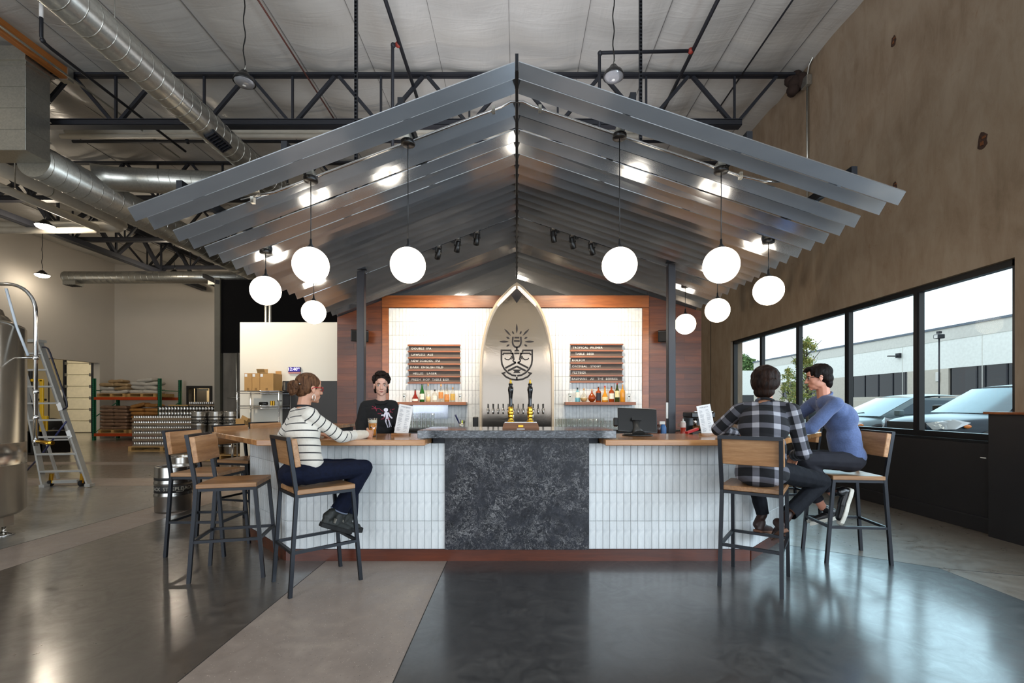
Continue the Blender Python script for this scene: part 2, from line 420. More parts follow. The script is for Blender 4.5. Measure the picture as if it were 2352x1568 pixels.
# floor: base slab and flush-poured bands
mb = MB(); mb.box(-27, RWX+0.3, FRONT-0.3, 24.0, -0.2, 0.0)
struct('floor', mb, M_FLOOR)
def zone(poly, z, m): struct('floor_band', MB().prism(poly, -0.05, z), m, bpy.data.objects['floor'])
zone([(-4.3, FRONT), (-1.69, FRONT), (-1.69, 4.9), (-2.6, 5.6), (-4.3, 6.6)], 0.0012, M_FBROWN)
zone([(-0.615, FRONT), (3.57, FRONT), (3.57, 3.95), (2.45, 4.75), (-0.615, 4.3)], 0.0012, M_FDARK)
zone([(-1.69, FRONT), (-0.615, FRONT), (-0.615, 4.3), (-1.69, 4.3)], 0.0008, M_FBAND)
zone([(-4.94, FRONT), (-4.3, FRONT), (-4.3, 9.0), (-4.94, 9.0)], 0.0010, M_FBAND)
zone([(-16.9, FRONT), (-4.95, FRONT), (-4.95, 7.95), (-16.9, 7.95)], 0.0010, M_FBLUE)
zone([(-16.9, 7.96), (-4.95, 7.96), (-4.95, 8.8), (-16.9, 8.8)], 0.0010, M_FBAND)
zone([(-16.9, 10.8), (-6.0, 10.8), (-6.0, 11.3), (-16.9, 11.3)], 0.0010, M_FBAND)
mb = MB()
for x in (-4.94, -4.3, -1.69, -0.615, 3.57): mb.box(x-0.003, x+0.003, FRONT, 4.3 if x in (-1.69, -0.615) else 3.95 if x > 3 else 7.9, -0.02, 0.0016)
mb.bar((3.57, 3.95, 0), (2.45, 4.75, 0), 0.006, 0.004); mb.bar((3.57, 3.95, 0), (5.1, 3.4, 0), 0.006, 0.004); mb.bar((-12.0, 7.955, 0), (-4.95, 7.955, 0), 0.006, 0.004)
struct('floor_joint', mb, M_JOINT, bpy.data.objects['floor'])
# ceiling: vinyl-faced insulation sagging between the purlins
nx, ny = 150, 150; xs = [LWX+(RWX-LWX+0.2)*i/nx for i in range(nx+1)]; ys = [FRONT+(BACK-FRONT)*j/ny for j in range(ny+1)]
vs = []
for y in ys:
    for x in xs:
        u = ((x+0.12) % 1.22)/1.22
        sag = 0.085*math.sin(PI*u)**0.8
        pin = 0.045*max(0, 1-abs(((y+1.0) % 2.9)-1.45)/0.35)
        nz = 0.035*noise.noise(V((x*0.9, y*2.2, 0)))+0.02*noise.noise(V((x*3.2, y*1.3, 5)))
        vs.append((x, y, CEIL-sag-pin*math.sin(PI*u)+nz*math.sin(PI*u)))
mb = MB(); mb.add(vs, [(j*(nx+1)+i, (j+1)*(nx+1)+i, (j+1)*(nx+1)+i+1, j*(nx+1)+i+1) for j in range(ny) for i in range(nx)], True)
struct('ceiling', mb, M_CEIL)
struct('roof_deck', MB().box(LWX-0.3, RWX+0.3, FRONT-0.3, BACK+0.3, CEIL+0.1, CEIL+0.3), M_WHITE, bpy.data.objects['ceiling'])
mb = MB()
x = -0.12-1.22*13
while x < RWX:
    mb.box(x-0.002, x+0.002, FRONT, BACK, CEIL-0.03, CEIL-0.012); x += 1.22
struct('ceiling_seam', mb, mk('seam_tape', '#6f6d6b', 0.6), bpy.data.objects['ceiling'])
# right wall with its glazing, plus the same glazing continuing towards the camera
WZ0, WZ1, WY0, WY1 = 0.99, 2.9, 4.79, 11.15
T = 0.28
mb = MB()
mb.box(RWX, RWX+T, FRONT, BACK, WZ1, CEIL+0.2); mb.box(RWX, RWX+T, FRONT, BACK, -0.1, WZ0)
mb.box(RWX, RWX+T, WY1, BACK, WZ0, WZ1); mb.box(RWX, RWX+T, 3.6, WY0, WZ0, WZ1); mb.box(RWX, RWX+T, FRONT, -5.2, WZ0, WZ1)
struct('wall_right', mb, M_CONC)
# rusty lifting-insert pits, conduit and foam on the right wall
for (y, z, s) in ((5.12*1070/(2053-CX), 0, 0), ):
    pass
def pit(px, py, sz):
    Y = RWX*F_PX/(px-CX); z = CAM_Z+(CY-py)/F_PX*Y
    mb = MB(); ring = []
    for k in range(14):
        a = 2*PI*k/14; r = sz*(0.75+0.35*random.random()); ring.append((Y+r*0.55*math.cos(a), z+r*math.sin(a)))
    mb.prism(ring, RWX-0.006, RWX+0.01, 'x'); o = struct('insert_pit', mb, mk('rusty_pit', '#3c271c', 0.8, var=(30, 0.4, (1, 1, 1))), bpy.data.objects['wall_right'])
    mb = MB(); mb.cbox((RWX-0.008, Y, z-sz*0.2), 0.012, sz*0.3, sz*0.4); mb.cbox((RWX-0.006, Y-sz*0.2, z+sz*0.35), 0.01, sz*0.4, sz*0.25)
    struct('rust_lug', mb, mk('rust', '#70401f', 0.8, var=(40, 0.4, (1, 1, 1))), o)
pit(2053, 95, 0.085); pit(2257, 325, 0.105); pit(2056, 428, 0.07)
mb = MB(); Y = RWX*F_PX/(1858-CX)
mb.tube([(RWX-0.03, Y, 5.0), (RWX-0.03, Y, 6.98)], 0.016); mb.tube([(RWX-0.03, Y, 7.1), (RWX-0.03, Y-0.05, 7.3), (RWX-0.03, Y-0.3, 7.45)], 0.016)
cdt = mb.build('wall_conduit', M_GALV); tag(cdt, 'thin grey conduit running down bare concrete wall from junction box', 'conduit')
mb = MB(); mb.box(RWX-0.09, RWX-0.001, Y-0.09, Y+0.09, 6.95, 7.12); mb.build('junction_box', M_GALV, cdt, bevel=0.006)
mb = MB()
for k in range(16):
    mb.sphere((RWX-0.06+random.uniform(-.12, .0), 8.35+random.uniform(-.12, .12), 7.22+random.uniform(-.2, .14)), random.uniform(.06, .12), 8, 5)
struct('trim_1', mb, mk('scorched_foam', '#2a1a12', 0.9, bump=(20, 0.6)))
def window(name, y0, y1, mull):
    root = thing(name, 'black framed window', 'window', (RWX, y0, WZ0)); del root['label']; del root['category']; root['kind'] = 'structure'
    fw, fd = 0.07, 0.085; x0, x1 = RWX+0.05, RWX+0.05+fd
    mb = MB(); mb.box(x0, x1, y0, y1, WZ0, WZ0+fw); mb.box(x0, x1, y0, y1, WZ1-fw, WZ1); mb.box(x0, x1, y0, y0+fw, WZ0, WZ1); mb.box(x0, x1, y1-fw, y1, WZ0, WZ1)
    struct('window_frame', mb, M_FRAME, root)
    ed = [y0]+mull+[y1]
    for m in mull:
        struct('mullion', MB().box(x0+0.0, x1-0.015, m-0.045, m+0.045, WZ0+fw, WZ1-fw).box(x0-0.008, x0, m-0.025, m+0.025, WZ0+fw, WZ1-fw), M_FRAME, root)
    for a, b in zip(ed[:-1], ed[1:]):
        struct('pane', MB().box(x0+0.055, x0+0.062, a+0.03, b-0.03, WZ0+fw*0.8, WZ1-fw*0.8), M_PANE, root)
    struct('window_sill', MB().box(RWX-0.035, RWX+0.06, y0, y1, WZ0-0.03, WZ0), M_FRAME, root)
window('window_1', WY0, WY1, [6.03, 7.30, 8.58, 9.87])
window('window_2', -5.2, 3.6, [-3.9, -2.6, -1.3, 0.0, 1.2, 2.4])
# black wainscot, its plinth and the taller boxed part at the right
struct('trim_2', MB().box(RWX-0.04, RWX-0.001, 4.9, 12.0, 0.16, WZ0-0.031), M_WAINS)
struct('baseboard_right', MB().box(RWX-0.075, RWX-0.001, 4.9, 12.0, 0.0, 0.16), M_WAINS, bevel=0.004)
bx = struct('trim_3', MB().box(RWX-0.16, RWX-0.001, 2.2, 4.90, 0.0, 1.285), M_WAINS)
struct('wood_cap', MB().box(RWX-0.19, RWX-0.001, 2.2, 4.93, 1.285, 1.31), W_HEAD, bx, bevel=0.003)
mb = MB()
for px in (2259, 2279):
    Y = (RWX-0.04)*F_PX/(px-CX); z = CAM_Z-(1051-CY)/F_PX*Y; mb.box(RWX-0.046, RWX-0.04, Y-0.03, Y+0.03, z-0.006, z+0.006)
struct('pale_mark', mb, M_WHITEPL, bpy.data.objects['trim_2'])  # two small pale marks on the wainscot
# back wall, left wall with its opening, the far loading bay
mb = MB(); D0, D1, DZ = -14.0, -12.85, 2.3
def wrow(mb, x0, x1, y0, y1): mb.box(x0, x1, y0, y1, 0, CEIL+0.2)
dx0, dx1 = (430-CX)/F_PX*BACK, (488-CX)/F_PX*BACK; dz = CAM_Z+(CY-886)/F_PX*BACK
wrow(mb, LWX-0.2, dx0, BACK, BACK+0.25); wrow(mb, dx1, RWX+0.3, BACK, BACK+0.25); mb.box(dx0, dx1, BACK, BACK+0.25, dz, CEIL+0.2)
struct('wall_back', mb, M_WHITE)
mb = MB(); LY0, LY1, LZ = 13.0, 19.1, 3.1
mb.box(LWX-0.25, LWX, FRONT, LY0, 0, CEIL+0.2); mb.box(LWX-0.25, LWX, LY1, BACK+0.2, 0, CEIL+0.2); mb.box(LWX-0.25, LWX, LY0, LY1, LZ, CEIL+0.2)
struct('wall_left', mb, M_WHITE)
M_BAY = mk('bay_concrete', '#a89c80', 0.7, var=(1, 0.1, (1, 1, 1)))
bay = struct('wall_bay', MB().box(-27, -16.9, 23.4, 23.6, 0, 4.2), M_BAY)
struct('bay_side', MB().box(-27.2, -27, 12, 23.6, 0, 4.2).box(-16.95, -16.8, 20.05, 23.5, 0, 4.2).box(-27.2, LWX-0.25, 11.9, 12.1, 0, 4.2).box(-27.2, -17.36, 12, 23.6, 4.2, 4.3), M_WHITE, bay)
struct('bay_joint', MB().box((112-CX)/F_PX*23.4, (112-CX)/F_PX*23.4+0.04, 23.37, 23.4, 0, 4.2), M_JOINT, bay)
d = thing('door_1', 'x', 'door', ((183-CX)/F_PX*23.3, 23.3, 0)); del d['label']; del d['category']; d['kind'] = 'structure'
gx0, gx1 = (155-CX)/F_PX*23.3, (211-CX)/F_PX*23.3
M_GDOOR = mk('cream_garage_door', '#d9d0b6', 0.5)
for k in range(7):
    struct('door_panel', MB().box(gx0, gx1, 23.24, 23.29, 0.02+k*0.575, 0.58+k*0.575), M_GDOOR, d, bevel=0.02)
    struct('hinge', MB().box(gx0-0.05, gx0+0.06, 23.2, 23.24, 0.52+k*0.575, 0.66+k*0.575).box(gx1-0.06, gx1+0.05, 23.2, 23.24, 0.52+k*0.575, 0.66+k*0.575), M_GALV, d)
struct('door_track', MB().box(gx0-0.13, gx0-0.05, 23.2, 23.38, 0, 4.1).box(gx1+0.05, gx1+0.13, 23.2, 23.38, 0, 4.1), M_TRUSS, d)
# dark framed doorway in the back wall
d = thing('door_3', 'x', 'door', (dx0, BACK, 0)); del d['label']; del d['category']; d['kind'] = 'structure'
struct('door_frame', MB().box(dx0, dx0+0.1, BACK-0.06, BACK+0.28, 0, dz).box(dx1-0.1, dx1, BACK-0.06, BACK+0.28, 0, dz).box(dx0+0.1, dx1-0.1, BACK-0.06, BACK+0.28, dz-0.1, dz), M_BLACKP, d)
struct('door_leaf', MB().box(dx0+0.12, dx0+0.2, BACK+0.3, BACK+0.95, 0, dz-0.1), M_BLACKP, d)
struct('lobby_wall', MB().box(dx0-0.5, dx1+0.5, BACK+1.9, BACK+2.0, 0, 3).box(dx0-0.5, dx0-0.4, BACK+0.25, BACK+2, 0, 3).box(dx1+0.4, dx1+0.5, BACK+0.25, BACK+2, 0, 3).box(dx0-0.5, dx1+0.5, BACK+0.25, BACK+2, 3, 3.1), M_BAY, d)
struct('closer', MB().box(dx1-0.5, dx1-0.15, BACK-0.09, BACK-0.03, dz-0.2, dz-0.12), M_GALV, d)
# wall behind the camera: pier walls between big street windows
mb = MB(); mb.box(LWX-0.2, -9.5, FRONT-0.25, FRONT, 0, CEIL+0.2); mb.box(-2.6, 2.6, FRONT-0.25, FRONT, 3.9, CEIL+0.2); mb.box(-2.6, 2.6, FRONT-0.25, FRONT, 2.8, 3.1); mb.box(-2.6, 2.6, FRONT-0.25, FRONT, 0, 0.2); mb.box(-2.6, -2.3, FRONT-0.25, FRONT, 0.2, 2.8); mb.box(2.3, 2.6, FRONT-0.25, FRONT, 0.2, 2.8); mb.box(4.9, RWX+0.3, FRONT-0.25, FRONT, 0, CEIL+0.2)
for xa, xb in ((-9.5, -2.6), (2.6, 4.9)): mb.box(xa, xb, FRONT-0.25, FRONT, 0, 0.3); mb.box(xa, xb, FRONT-0.25, FRONT, 6.6, CEIL+0.2)
struct('wall_front', mb, M_WHITE2)
# black upper wall over a bare concrete column, left of the bar
bx0, bx1 = (508-CX)/F_PX*14.0, -3.0
struct('wall_upper', MB().box(bx0, bx1, 14.0, 14.2, 2.95, 5.15), mk('dead_black_paint', '#080708', 0.9, spec=0.2))
struct('wall_lower', MB().box((551-CX)/F_PX*14.05, bx1, 14.05, 14.2, 0, 2.95), M_WHITE)
struct('trim_4', MB().box((495-CX)/F_PX*14.0, bx0-0.005, 13.95, 14.3, 0, 5.2), mk('grey_green_paint', '#6c695e', 0.6))
struct('trim_5', MB().box((512-CX)/F_PX*14.0, (551-CX)/F_PX*14.0, 14.02, 14.4, 0, 2.95), M_OLDCONC)
mb = MB(); x = (540-CX)/F_PX*13.9
mb.tube([(x, 13.98, 0.9), (x, 13.98, 2.94)], 0.02); mb.tube([(x-0.28, 13.98, 1.6), (x+0.1, 13.98, 1.6)], 0.012)
struct('column_conduit', mb, M_GALV, bpy.data.objects['trim_5'])
struct('wall_joint', MB().box(RWX-0.004, RWX+0.01, 12.28, 12.31, 0, CEIL), M_JOINT, bpy.data.objects['wall_right'])

# white partition left of the back bar, with the black cooler door
PY = 8.95; wx0, wx1 = (551-CX)/F_PX*PY, -3.30
pz = CAM_Z+(CY-740)/F_PX*PY
struct('wall_partition', MB().box(wx0, wx1, PY, PY+0.15, 0, pz).box(wx0, wx0+0.15, PY+0.15, 14.0, 0, pz), M_WHITE2)
d = thing('door_2', 'x', 'door', ((651-CX)/F_PX*PY, PY, 0)); del d['label']; del d['category']; d['kind'] = 'structure'
ax0, ax1, az = (652-CX)/F_PX*PY, wx1-0.01, CAM_Z+(CY-875)/F_PX*PY
M_DOORB = mk('charcoal_door', '#2c2a29', 0.5)
struct('door_leaf', MB().box(ax0, ax1, PY-0.06, PY-0.002, 0.01, az), M_DOORB, d, bevel=0.006)
mb = MB()
for z in (1.78, 1.18, 0.5): mb.box(ax1-0.05, ax1-0.02, PY-0.08, PY-0.06, z-0.06, z+0.06)
struct('hinge', mb, M_GALV, d)
struct('handle', MB().box(ax0+0.04, ax0+0.07, PY-0.1, PY-0.06, 1.66, 1.82), M_GALV, d)
# ground, facade, trees and cars outside
GZ = 0.12
struct('ground', MB().box(RWX+T, 70, -30, 130, GZ-0.3, GZ), mk('wet_asphalt', '#5b5f60', 0.35))
# ------------------------------------------------------------------ steel canopy over the bar
ZR = 4.29; WE = 3.30; ZL, ZRt = 3.05, 3.187; CXR = -0.02
def zc(x): return ZR-(ZR-ZL)*(-x)/WE if x < 0 else ZR-(ZR-ZRt)*x/WE
SY = [3.95, 4.16, 4.47, 4.68, 4.92, 5.15, 5.39, 5.62, 5.85, 6.06, 6.27, 6.46, 6.67, 6.92, 7.21, 7.46, 7.71, 7.98, 8.25, 8.52, 8.82, 9.12, 9.46, 9.75, 10.05, 10.35]
can = thing('gable_canopy', 'grey aluminium gable canopy of folded slats hanging over the bar', 'canopy', (0, 3.95, ZR))
prof = [(0, 0), (0.083, -0.078), (0.175, -0.006), (0.175, 0.0), (0.083, -0.071), (0.0, 0.008)]
for i, y in enumerate(SY):
    for sgn, ze in ((-1, ZL), (1, ZRt)):
        mb = MB(); jz = random.uniform(-0.004, 0.004)
        tl = random.uniform(-0.0035, 0.0035)
        a = [(sgn*0.016, y+p, ZR+q+jz+(tl*p*10)) for p, q in prof]; b = [(sgn*WE, y+p, ze+q+jz-(tl*p*10)) for p, q in prof]
        n = len(prof); mb.add(a+b, [tuple(range(n))[::-1], tuple(range(n, 2*n))]+[(k, (k+1) % n, (k+1) % n+n, k+n) for k in range(n)])
        mb.build('slat', M_SLAT, can)
MB().box(-0.014, 0.014, 3.99, 10.5, ZR-0.045, ZR+0.10).build('ridge_beam', M_STEEL, can)
for x in (-2.9, -2.0, -1.0, 1.0, 2.0, 2.9):
    mb = MB(); mb.bar((x, 4.0, zc(x)+0.07), (x, 10.45, zc(x)+0.07), 0.05, 0.08); mb.build('purlin', M_STEEL, can)
for y in (4.42, 6.95, 9.0):
    mb = MB(); mb.bar((-3.1, y, zc(-3.1)+0.17), (0, y, ZR+0.17), 0.06, 0.10); mb.bar((3.1, y, zc(3.1)+0.17), (0, y, ZR+0.17), 0.06, 0.10); mb.build('rafter', M_STEEL, can)
# bright conduit along the gap behind the second slat
pts = [(-2.62, 4.42, zc(-2.62)+0.03)]+[(x, 4.415, zc(x)-0.03) for x in (-2.3, -1.2, -0.15)]+[(-0.06, 4.415, ZR-0.035), (0.06, 4.415, ZR-0.035)]+[(x, 4.415, zc(x)-0.03) for x in (0.15, 1.2, 2.1)]+[(2.35, 4.42, zc(2.35)-0.0), (2.5, 4.42, zc(2.5)+0.05)]
cd = MB().tube(pts, 0.013, 10).build('canopy_conduit', M_CHROME); tag(cd, 'shiny steel conduit following the canopy gable behind second slat', 'conduit')
for x in (-2.5, -0.22, 0.22, 2.12): MB().cbox((x, 4.415, zc(x)-0.03), 0.03, 0.04, 0.06).build('clamp', M_GALV, cd)
# posts and hangers
for px, lab in ((830, 'dark steel post standing left of the tiled back bar'), (1541, 'dark steel post standing right of the tiled back bar')):
    X = (px-CX)/F_PX*7.0; t = thing('steel_post', lab, 'post', (X, 7.0, 0), 'canopy posts')
    MB().box(X-0.055, X+0.055, 6.945, 7.055, 0, zc(X)-0.02).build('shaft', mk('post_paint', '#33343a', 0.45, 0.2), t, bevel=0.006)
    MB().box(X-0.1, X+0.1, 6.9, 7.1, 0, 0.02).build('base_plate', M_STEEL, t); MB().box(X-0.09, X+0.09, 6.91, 7.09, zc(X)-0.02, zc(X)-0.008).build('cap_plate', M_STEEL, t)
    if px > 1500: MB().box(X-0.09, X-0.06, 6.94, 6.97, 1.18, 1.42).build('pull_handle', M_WHITEPL, t)
for px, lab in ((818, 'slotted black strut hanging from ceiling left of the canopy ridge'), (1471, 'slotted black strut hanging from ceiling right of the canopy ridge')):
    X = (px-CX)/F_PX*6.3; t = thing('hanger_strut', lab, 'strut', (X, 6.3, zc(X)), 'ceiling struts holding the canopy')
    mb = MB(); mb.box(X-0.02, X-0.015, 6.28, 6.32, zc(X)+0.05, CEIL-0.02); mb.box(X+0.015, X+0.02, 6.28, 6.32, zc(X)+0.05, CEIL-0.02); mb.box(X-0.02, X+0.02, 6.315, 6.32, zc(X)+0.05, CEIL-0.02)
    z = zc(X)+0.1
    while z < CEIL-0.1: mb.box(X-0.015, X+0.015, 6.281, 6.287, z, z+0.02); z += 0.05
    mb.build('channel', M_STEEL, t); MB().box(X-0.05, X+0.05, 6.26, 6.34, CEIL-0.08, CEIL-0.05).build('plate', M_STEEL, t)
# opal globe pendants
pend = [(-1.028, 4.4, 'glowing globe pendant left of the canopy ridge, front pair'), (-1.945, 4.4, 'glowing globe pendant above the woman in striped sweater'), (0.970, 4.4, 'glowing globe pendant right of the canopy ridge, front pair'),
        (1.93, 4.4, 'glowing globe pendant above the man in plaid shirt'), (-2.90, 5.38, 'outermost glowing globe pendant at the left canopy edge'), (2.906, 5.38, 'outermost glowing globe pendant at the right canopy edge'),
        (-2.89, 6.63, 'smallest glowing globe pendant at left, before the white partition'), (2.80, 6.5, 'glowing globe pendant below the one over the plaid man'), (2.75, 7.6, 'smallest glowing globe pendant, beside the right steel post')]
proto = None
for x, y, lab in pend:
    zt = zc(x)-0.03; zb = 2.70
    t = thing('pendant_lamp', lab, 'lamp', (x, y, zt), 'globe pendants under the canopy')
    MB().lathe((x, y, zt), [(0.0, 0.0), (0.064, 0.0), (0.066, -0.004), (0.066, -0.036), (0.062, -0.04), (0.0, -0.042)], 28).build('ceiling_cap', M_BLACK, t)
    MB().tube([(x, y, zt-0.04), (x, y, zb+0.2)], 0.0045, 8).build('cord', M_BLACK, t)
    MB().lathe((x, y, zb), [(0.004, 0.25), (0.010, 0.245), (0.012, 0.20), (0.03, 0.175), (0.055, 0.158), (0.0, 0.155)], 16).build('holder', M_BLACK, t)
    pr = [(0.0, 0.158), (0.05, 0.157)]+[(0.165*math.cos(a), 0.165*math.sin(a)) for a in [math.radians(70-10*k) for k in range(17)]]+[(0.0, -0.165)]
    MB().lathe((x, y, zb), pr, 40).build('globe', M_GLOBE, t)
    MB().box(x-0.035, x+0.035, y-0.02, y+0.05, zt, zt+0.06).build('junction_box', M_GALV, t)
# track spotlights on a rail in the deeper gap
trk = []
ty = 7.13
for sgn in (-1, 1):
    xs2 = [(1183+sgn*(88+k*44)) for k in range(3)]
    for k, px in enumerate(xs2):
        X = (px-CX)/F_PX*ty; trk.append((X, zc(X)))
names = {0: 'nearest the ridge', 1: 'in the middle of three', 2: 'farthest from the ridge'}
r = MB(); r.bar((-1.5, ty, zc(-1.5)+0.02), (-0.25, ty, zc(-0.25)+0.02), 0.035, 0.025); r.bar((0.25, ty, zc(0.25)+0.02), (1.5, ty, zc(1.5)+0.02), 0.035, 0.025)
tag(r.build('light_track', M_BLACK), 'black lighting track fixed in the gap between canopy slats', 'light track')
for i, (X, z) in enumerate(trk):
    side = 'left' if i < 3 else 'right'
    t = thing('track_spotlight', 'black track spotlight under the %s canopy slope, %s' % (side, names[i % 3]), 'spotlight', (X, ty, z), 'track spotlights aimed at the back bar')
    MB().box(X-0.025, X+0.025, ty-0.025, ty+0.025, z-0.03, z+0.01).build('mount', M_WHITEPL, t)
    MB().tube([(X-0.045, ty, z-0.03), (X-0.05, ty, z-0.13)], 0.006, 6).tube([(X+0.045, ty, z-0.03), (X+0.05, ty, z-0.13)], 0.006, 6).tube([(X-0.045, ty, z-0.03), (X+0.045, ty, z-0.03)], 0.006, 6).build('yoke', M_BLACK, t)
    tgt = V((X*1.5, 8.3, 2.5)); c = V((X, ty, z-0.14)); dr = (tgt-c).normalized()
    mb = MB(); mb.tube([c-dr*0.085, c-dr*0.08, c-dr*0.02, c-dr*0.015, c+dr*0.07, c+dr*0.085], [0.02, 0.032, 0.034, 0.045, 0.045, 0.047], 16); mb.build('lamp_head', M_BLACK, t)
    mb = MB(); mb.tube([c+dr*0.0855, c+dr*0.088], 0.036, 16); mb.build('lens', M_LEDON, t)
    spot('spotlight_beam', c+dr*0.12, tgt, 150, (1.0, 0.84, 0.64), 80, 0.8, 0.04)
# ------------------------------------------------------------------ the bar
BX = 2.06; BY = 4.14
base = thing('tiled_bar', 'white tiled bar base with a dark veined centre slab and wood kick', 'bar', (0, BY, 0))
outer = [(-2.78, 7.4), (-2.78, BY+0.735), (-2.045, BY), (2.065, BY), (2.80, BY+0.735), (2.80, 7.4)]
inner = [(2.62, 7.4), (2.62, BY+0.81), (1.98, BY+0.17), (-1.96, BY+0.17), (-2.60, BY+0.81), (-2.60, 7.4)]
mb = MB()
for k in range(5):
    o0, o1 = V(outer[k]), V(outer[k+1]); i0, i1 = V(inner[5-k]), V(inner[4-k])
    mb.prism([o0+(i0-o0)*0.06, i0, i1, o1+(i1-o1)*0.06], 0.0, 1.042)
mb.build('core_wall', M_GROUT, base)
TP, TZ0, TH = 0.0613, 0.1044, 0.2486
tile_mesh = {}
def tile(wd, ht):
    k = (round(wd, 4), round(ht, 4))
    if k in tile_mesh: return tile_mesh[k]
    m = MB(); b, d = 0.0016, 0.011
    vs = [(0, 0, 0), (wd, 0, 0), (wd, 0, ht), (0, 0, ht), (0, -d+b, 0), (wd, -d+b, 0), (wd, -d+b, ht), (0, -d+b, ht), (b, -d, b), (wd-b, -d, b), (wd-b, -d, ht-b), (b, -d, ht-b)]
    fs = [(8, 9, 10, 11), (0, 1, 5, 4), (1, 2, 6, 5), (2, 3, 7, 6), (3, 0, 4, 7), (4, 5, 9, 8), (5, 6, 10, 9), (6, 7, 11, 10), (7, 4, 8, 11)]
    me = bpy.data.meshes.new('tile'); me.from_pydata(vs, [], fs); me.materials.append(M_TILE)
    tile_mesh[k] = me
    return me
def tile_run(parent, p0, p1, z0, rows, pitch, rowh, gap=0.0022, skip=None, limit=None, count=[0]):
    p0 = V(p0); p1 = V(p1); L = (p1-p0).length; d = (p1-p0)/L; ang = math.atan2(d.y, d.x)
    n = max(1, round(L/pitch)); pw = L/n; org = ORG[parent.name]
    for r in range(rows):
        for i in range(n):
            h = rowh[r] if isinstance(rowh, list) else rowh
            zz = z0+(sum(rowh[:r]) if isinstance(rowh, list) else r*rowh)
            o = bpy.data.objects.new('tile', tile(pw-gap, h-gap)); COL.objects.link(o); o.parent = parent
            q = p0+d*(i*pw+gap/2)
            o.location = V((q.x, q.y, zz+gap/2))-org; o.rotation_euler = (random.uniform(-.002, .002), 0, ang+random.uniform(-.003, .003))
RH = [TH, TH, TH, 1.042-TZ0-3*TH]
tile_run(base, (-2.045, BY), (-0.636, BY), TZ0, 4, TP, RH)
tile_run(base, (0.638, BY), (2.065, BY), TZ0, 4, TP, RH)
tile_run(base, (-2.78, BY+0.735), (-2.049, BY+0.004), TZ0, 4, 0.063, RH)
tile_run(base, (2.069, BY+0.004), (2.80, BY+0.735), TZ0, 4, 0.063, RH)
MB().box(-0.636, 0.638, BY-0.03, BY+0.02, TZ0, 1.097).build('quartz_slab', M_QUARTZ, base, bevel=0.002)
def kick(p0, p1):
    p0 = V(p0); p1 = V(p1); d = (p1-p0).normalized(); nrm = V((d.y, -d.x)); a, b = p0+nrm*0.016, p1+nrm*0.016
    MB().prism([tuple(a), tuple(b), tuple(p1-nrm*0.01), tuple(p0-nrm*0.01)], 0.001, TZ0-0.002).build('kick_board', W_KICK, base)
kick((-2.045, BY), (2.065, BY)); kick((-2.78, BY+0.735), (-2.05, BY+0.005)); kick((2.07, BY+0.005), (2.80, BY+0.735)); kick((-2.78, 7.4), (-2.78, BY+0.74)); kick((2.80, BY+0.74), (2.80, 7.4))
ct0, ct1 = 1.044, 1.092
c1 = MB().prism([(-0.76, 3.86), (-0.76, 4.72), (-1.86, 4.72), (-2.55, 5.45), (-2.55, 7.4), (-3.27, 7.4), (-3.27, 5.0), (-2.16, 3.86)], ct0, ct1).build('wood_counter', W_COUNTER, bevel=0.004)
tag(c1, 'oiled oak bar counter on the left side, beneath the woman\'s arm', 'counter', 'oak counters of the bar')
c2 = MB().prism([(0.735, 3.86), (2.17, 3.86), (3.27, 5.0), (3.27, 7.4), (2.55, 7.4), (2.55, 5.45), (1.86, 4.72), (0.735, 4.72)], ct0, ct1).build('wood_counter', W_COUNTER, bevel=0.004)
tag(c2, 'oiled oak bar counter on the right side, beneath the tablet till', 'counter', 'oak counters of the bar')
GT = 1.166
g = MB().prism([(-0.84, 3.93), (0.84, 3.93), (0.84, 4.62), (-0.84, 4.62)], GT-0.066, GT).build('granite_counter', M_GRANITE, bevel=0.003)
tag(g, 'raised speckled grey granite counter in the middle of the bar', 'counter')
MB().box(-0.745, 0.72, 4.145, 4.6, ct0, GT-0.067).build('riser', M_STEEL, g)
# ------------------------------------------------------------------ back bar wall
WY = 8.5; K = WY/F_PX
bw = thing('back_bar_wall', 'tall cedar and white tile wall behind the bar', 'wall', (0, WY, 0))
TX0, TX1, TZt = (893-CX)*K, (1475-CX)*K, CAM_Z+(CY-707)*K
HZ = CAM_Z+(CY-679)*K
MB().box(-3.28, 3.37, WY+0.03, WY+0.2, 0, 2.9).box(TX0-0.1, TX1+0.1, WY+0.03, WY+0.2, 2.9, HZ-0.01).build('backing', M_BLACKP, bw)
MB().box(TX0, TX1, WY+0.012, WY+0.03, 0.8, TZt).build('grout_bed', M_GROUT, bw)
def wtop(x): return min(HZ, zc(x)-0.075)
def clip(poly, x0, z0, x1, z1):
    """keep the part of a 2-D polygon under the line through (x0,z0),(x1,z1)"""
    def s(p): return (z0+(z1-z0)*(p[0]-x0)/(x1-x0))-p[1]
    out = []
    for i in range(len(poly)):
        a, b = poly[i-1], poly[i]; sa, sb = s(a), s(b)
        if (sa >= 0) != (sb >= 0):
            t = sa/(sa-sb); out.append((a[0]+(b[0]-a[0])*t, a[1]+(b[1]-a[1])*t))
        if sb >= 0: out.append(b)
    return out
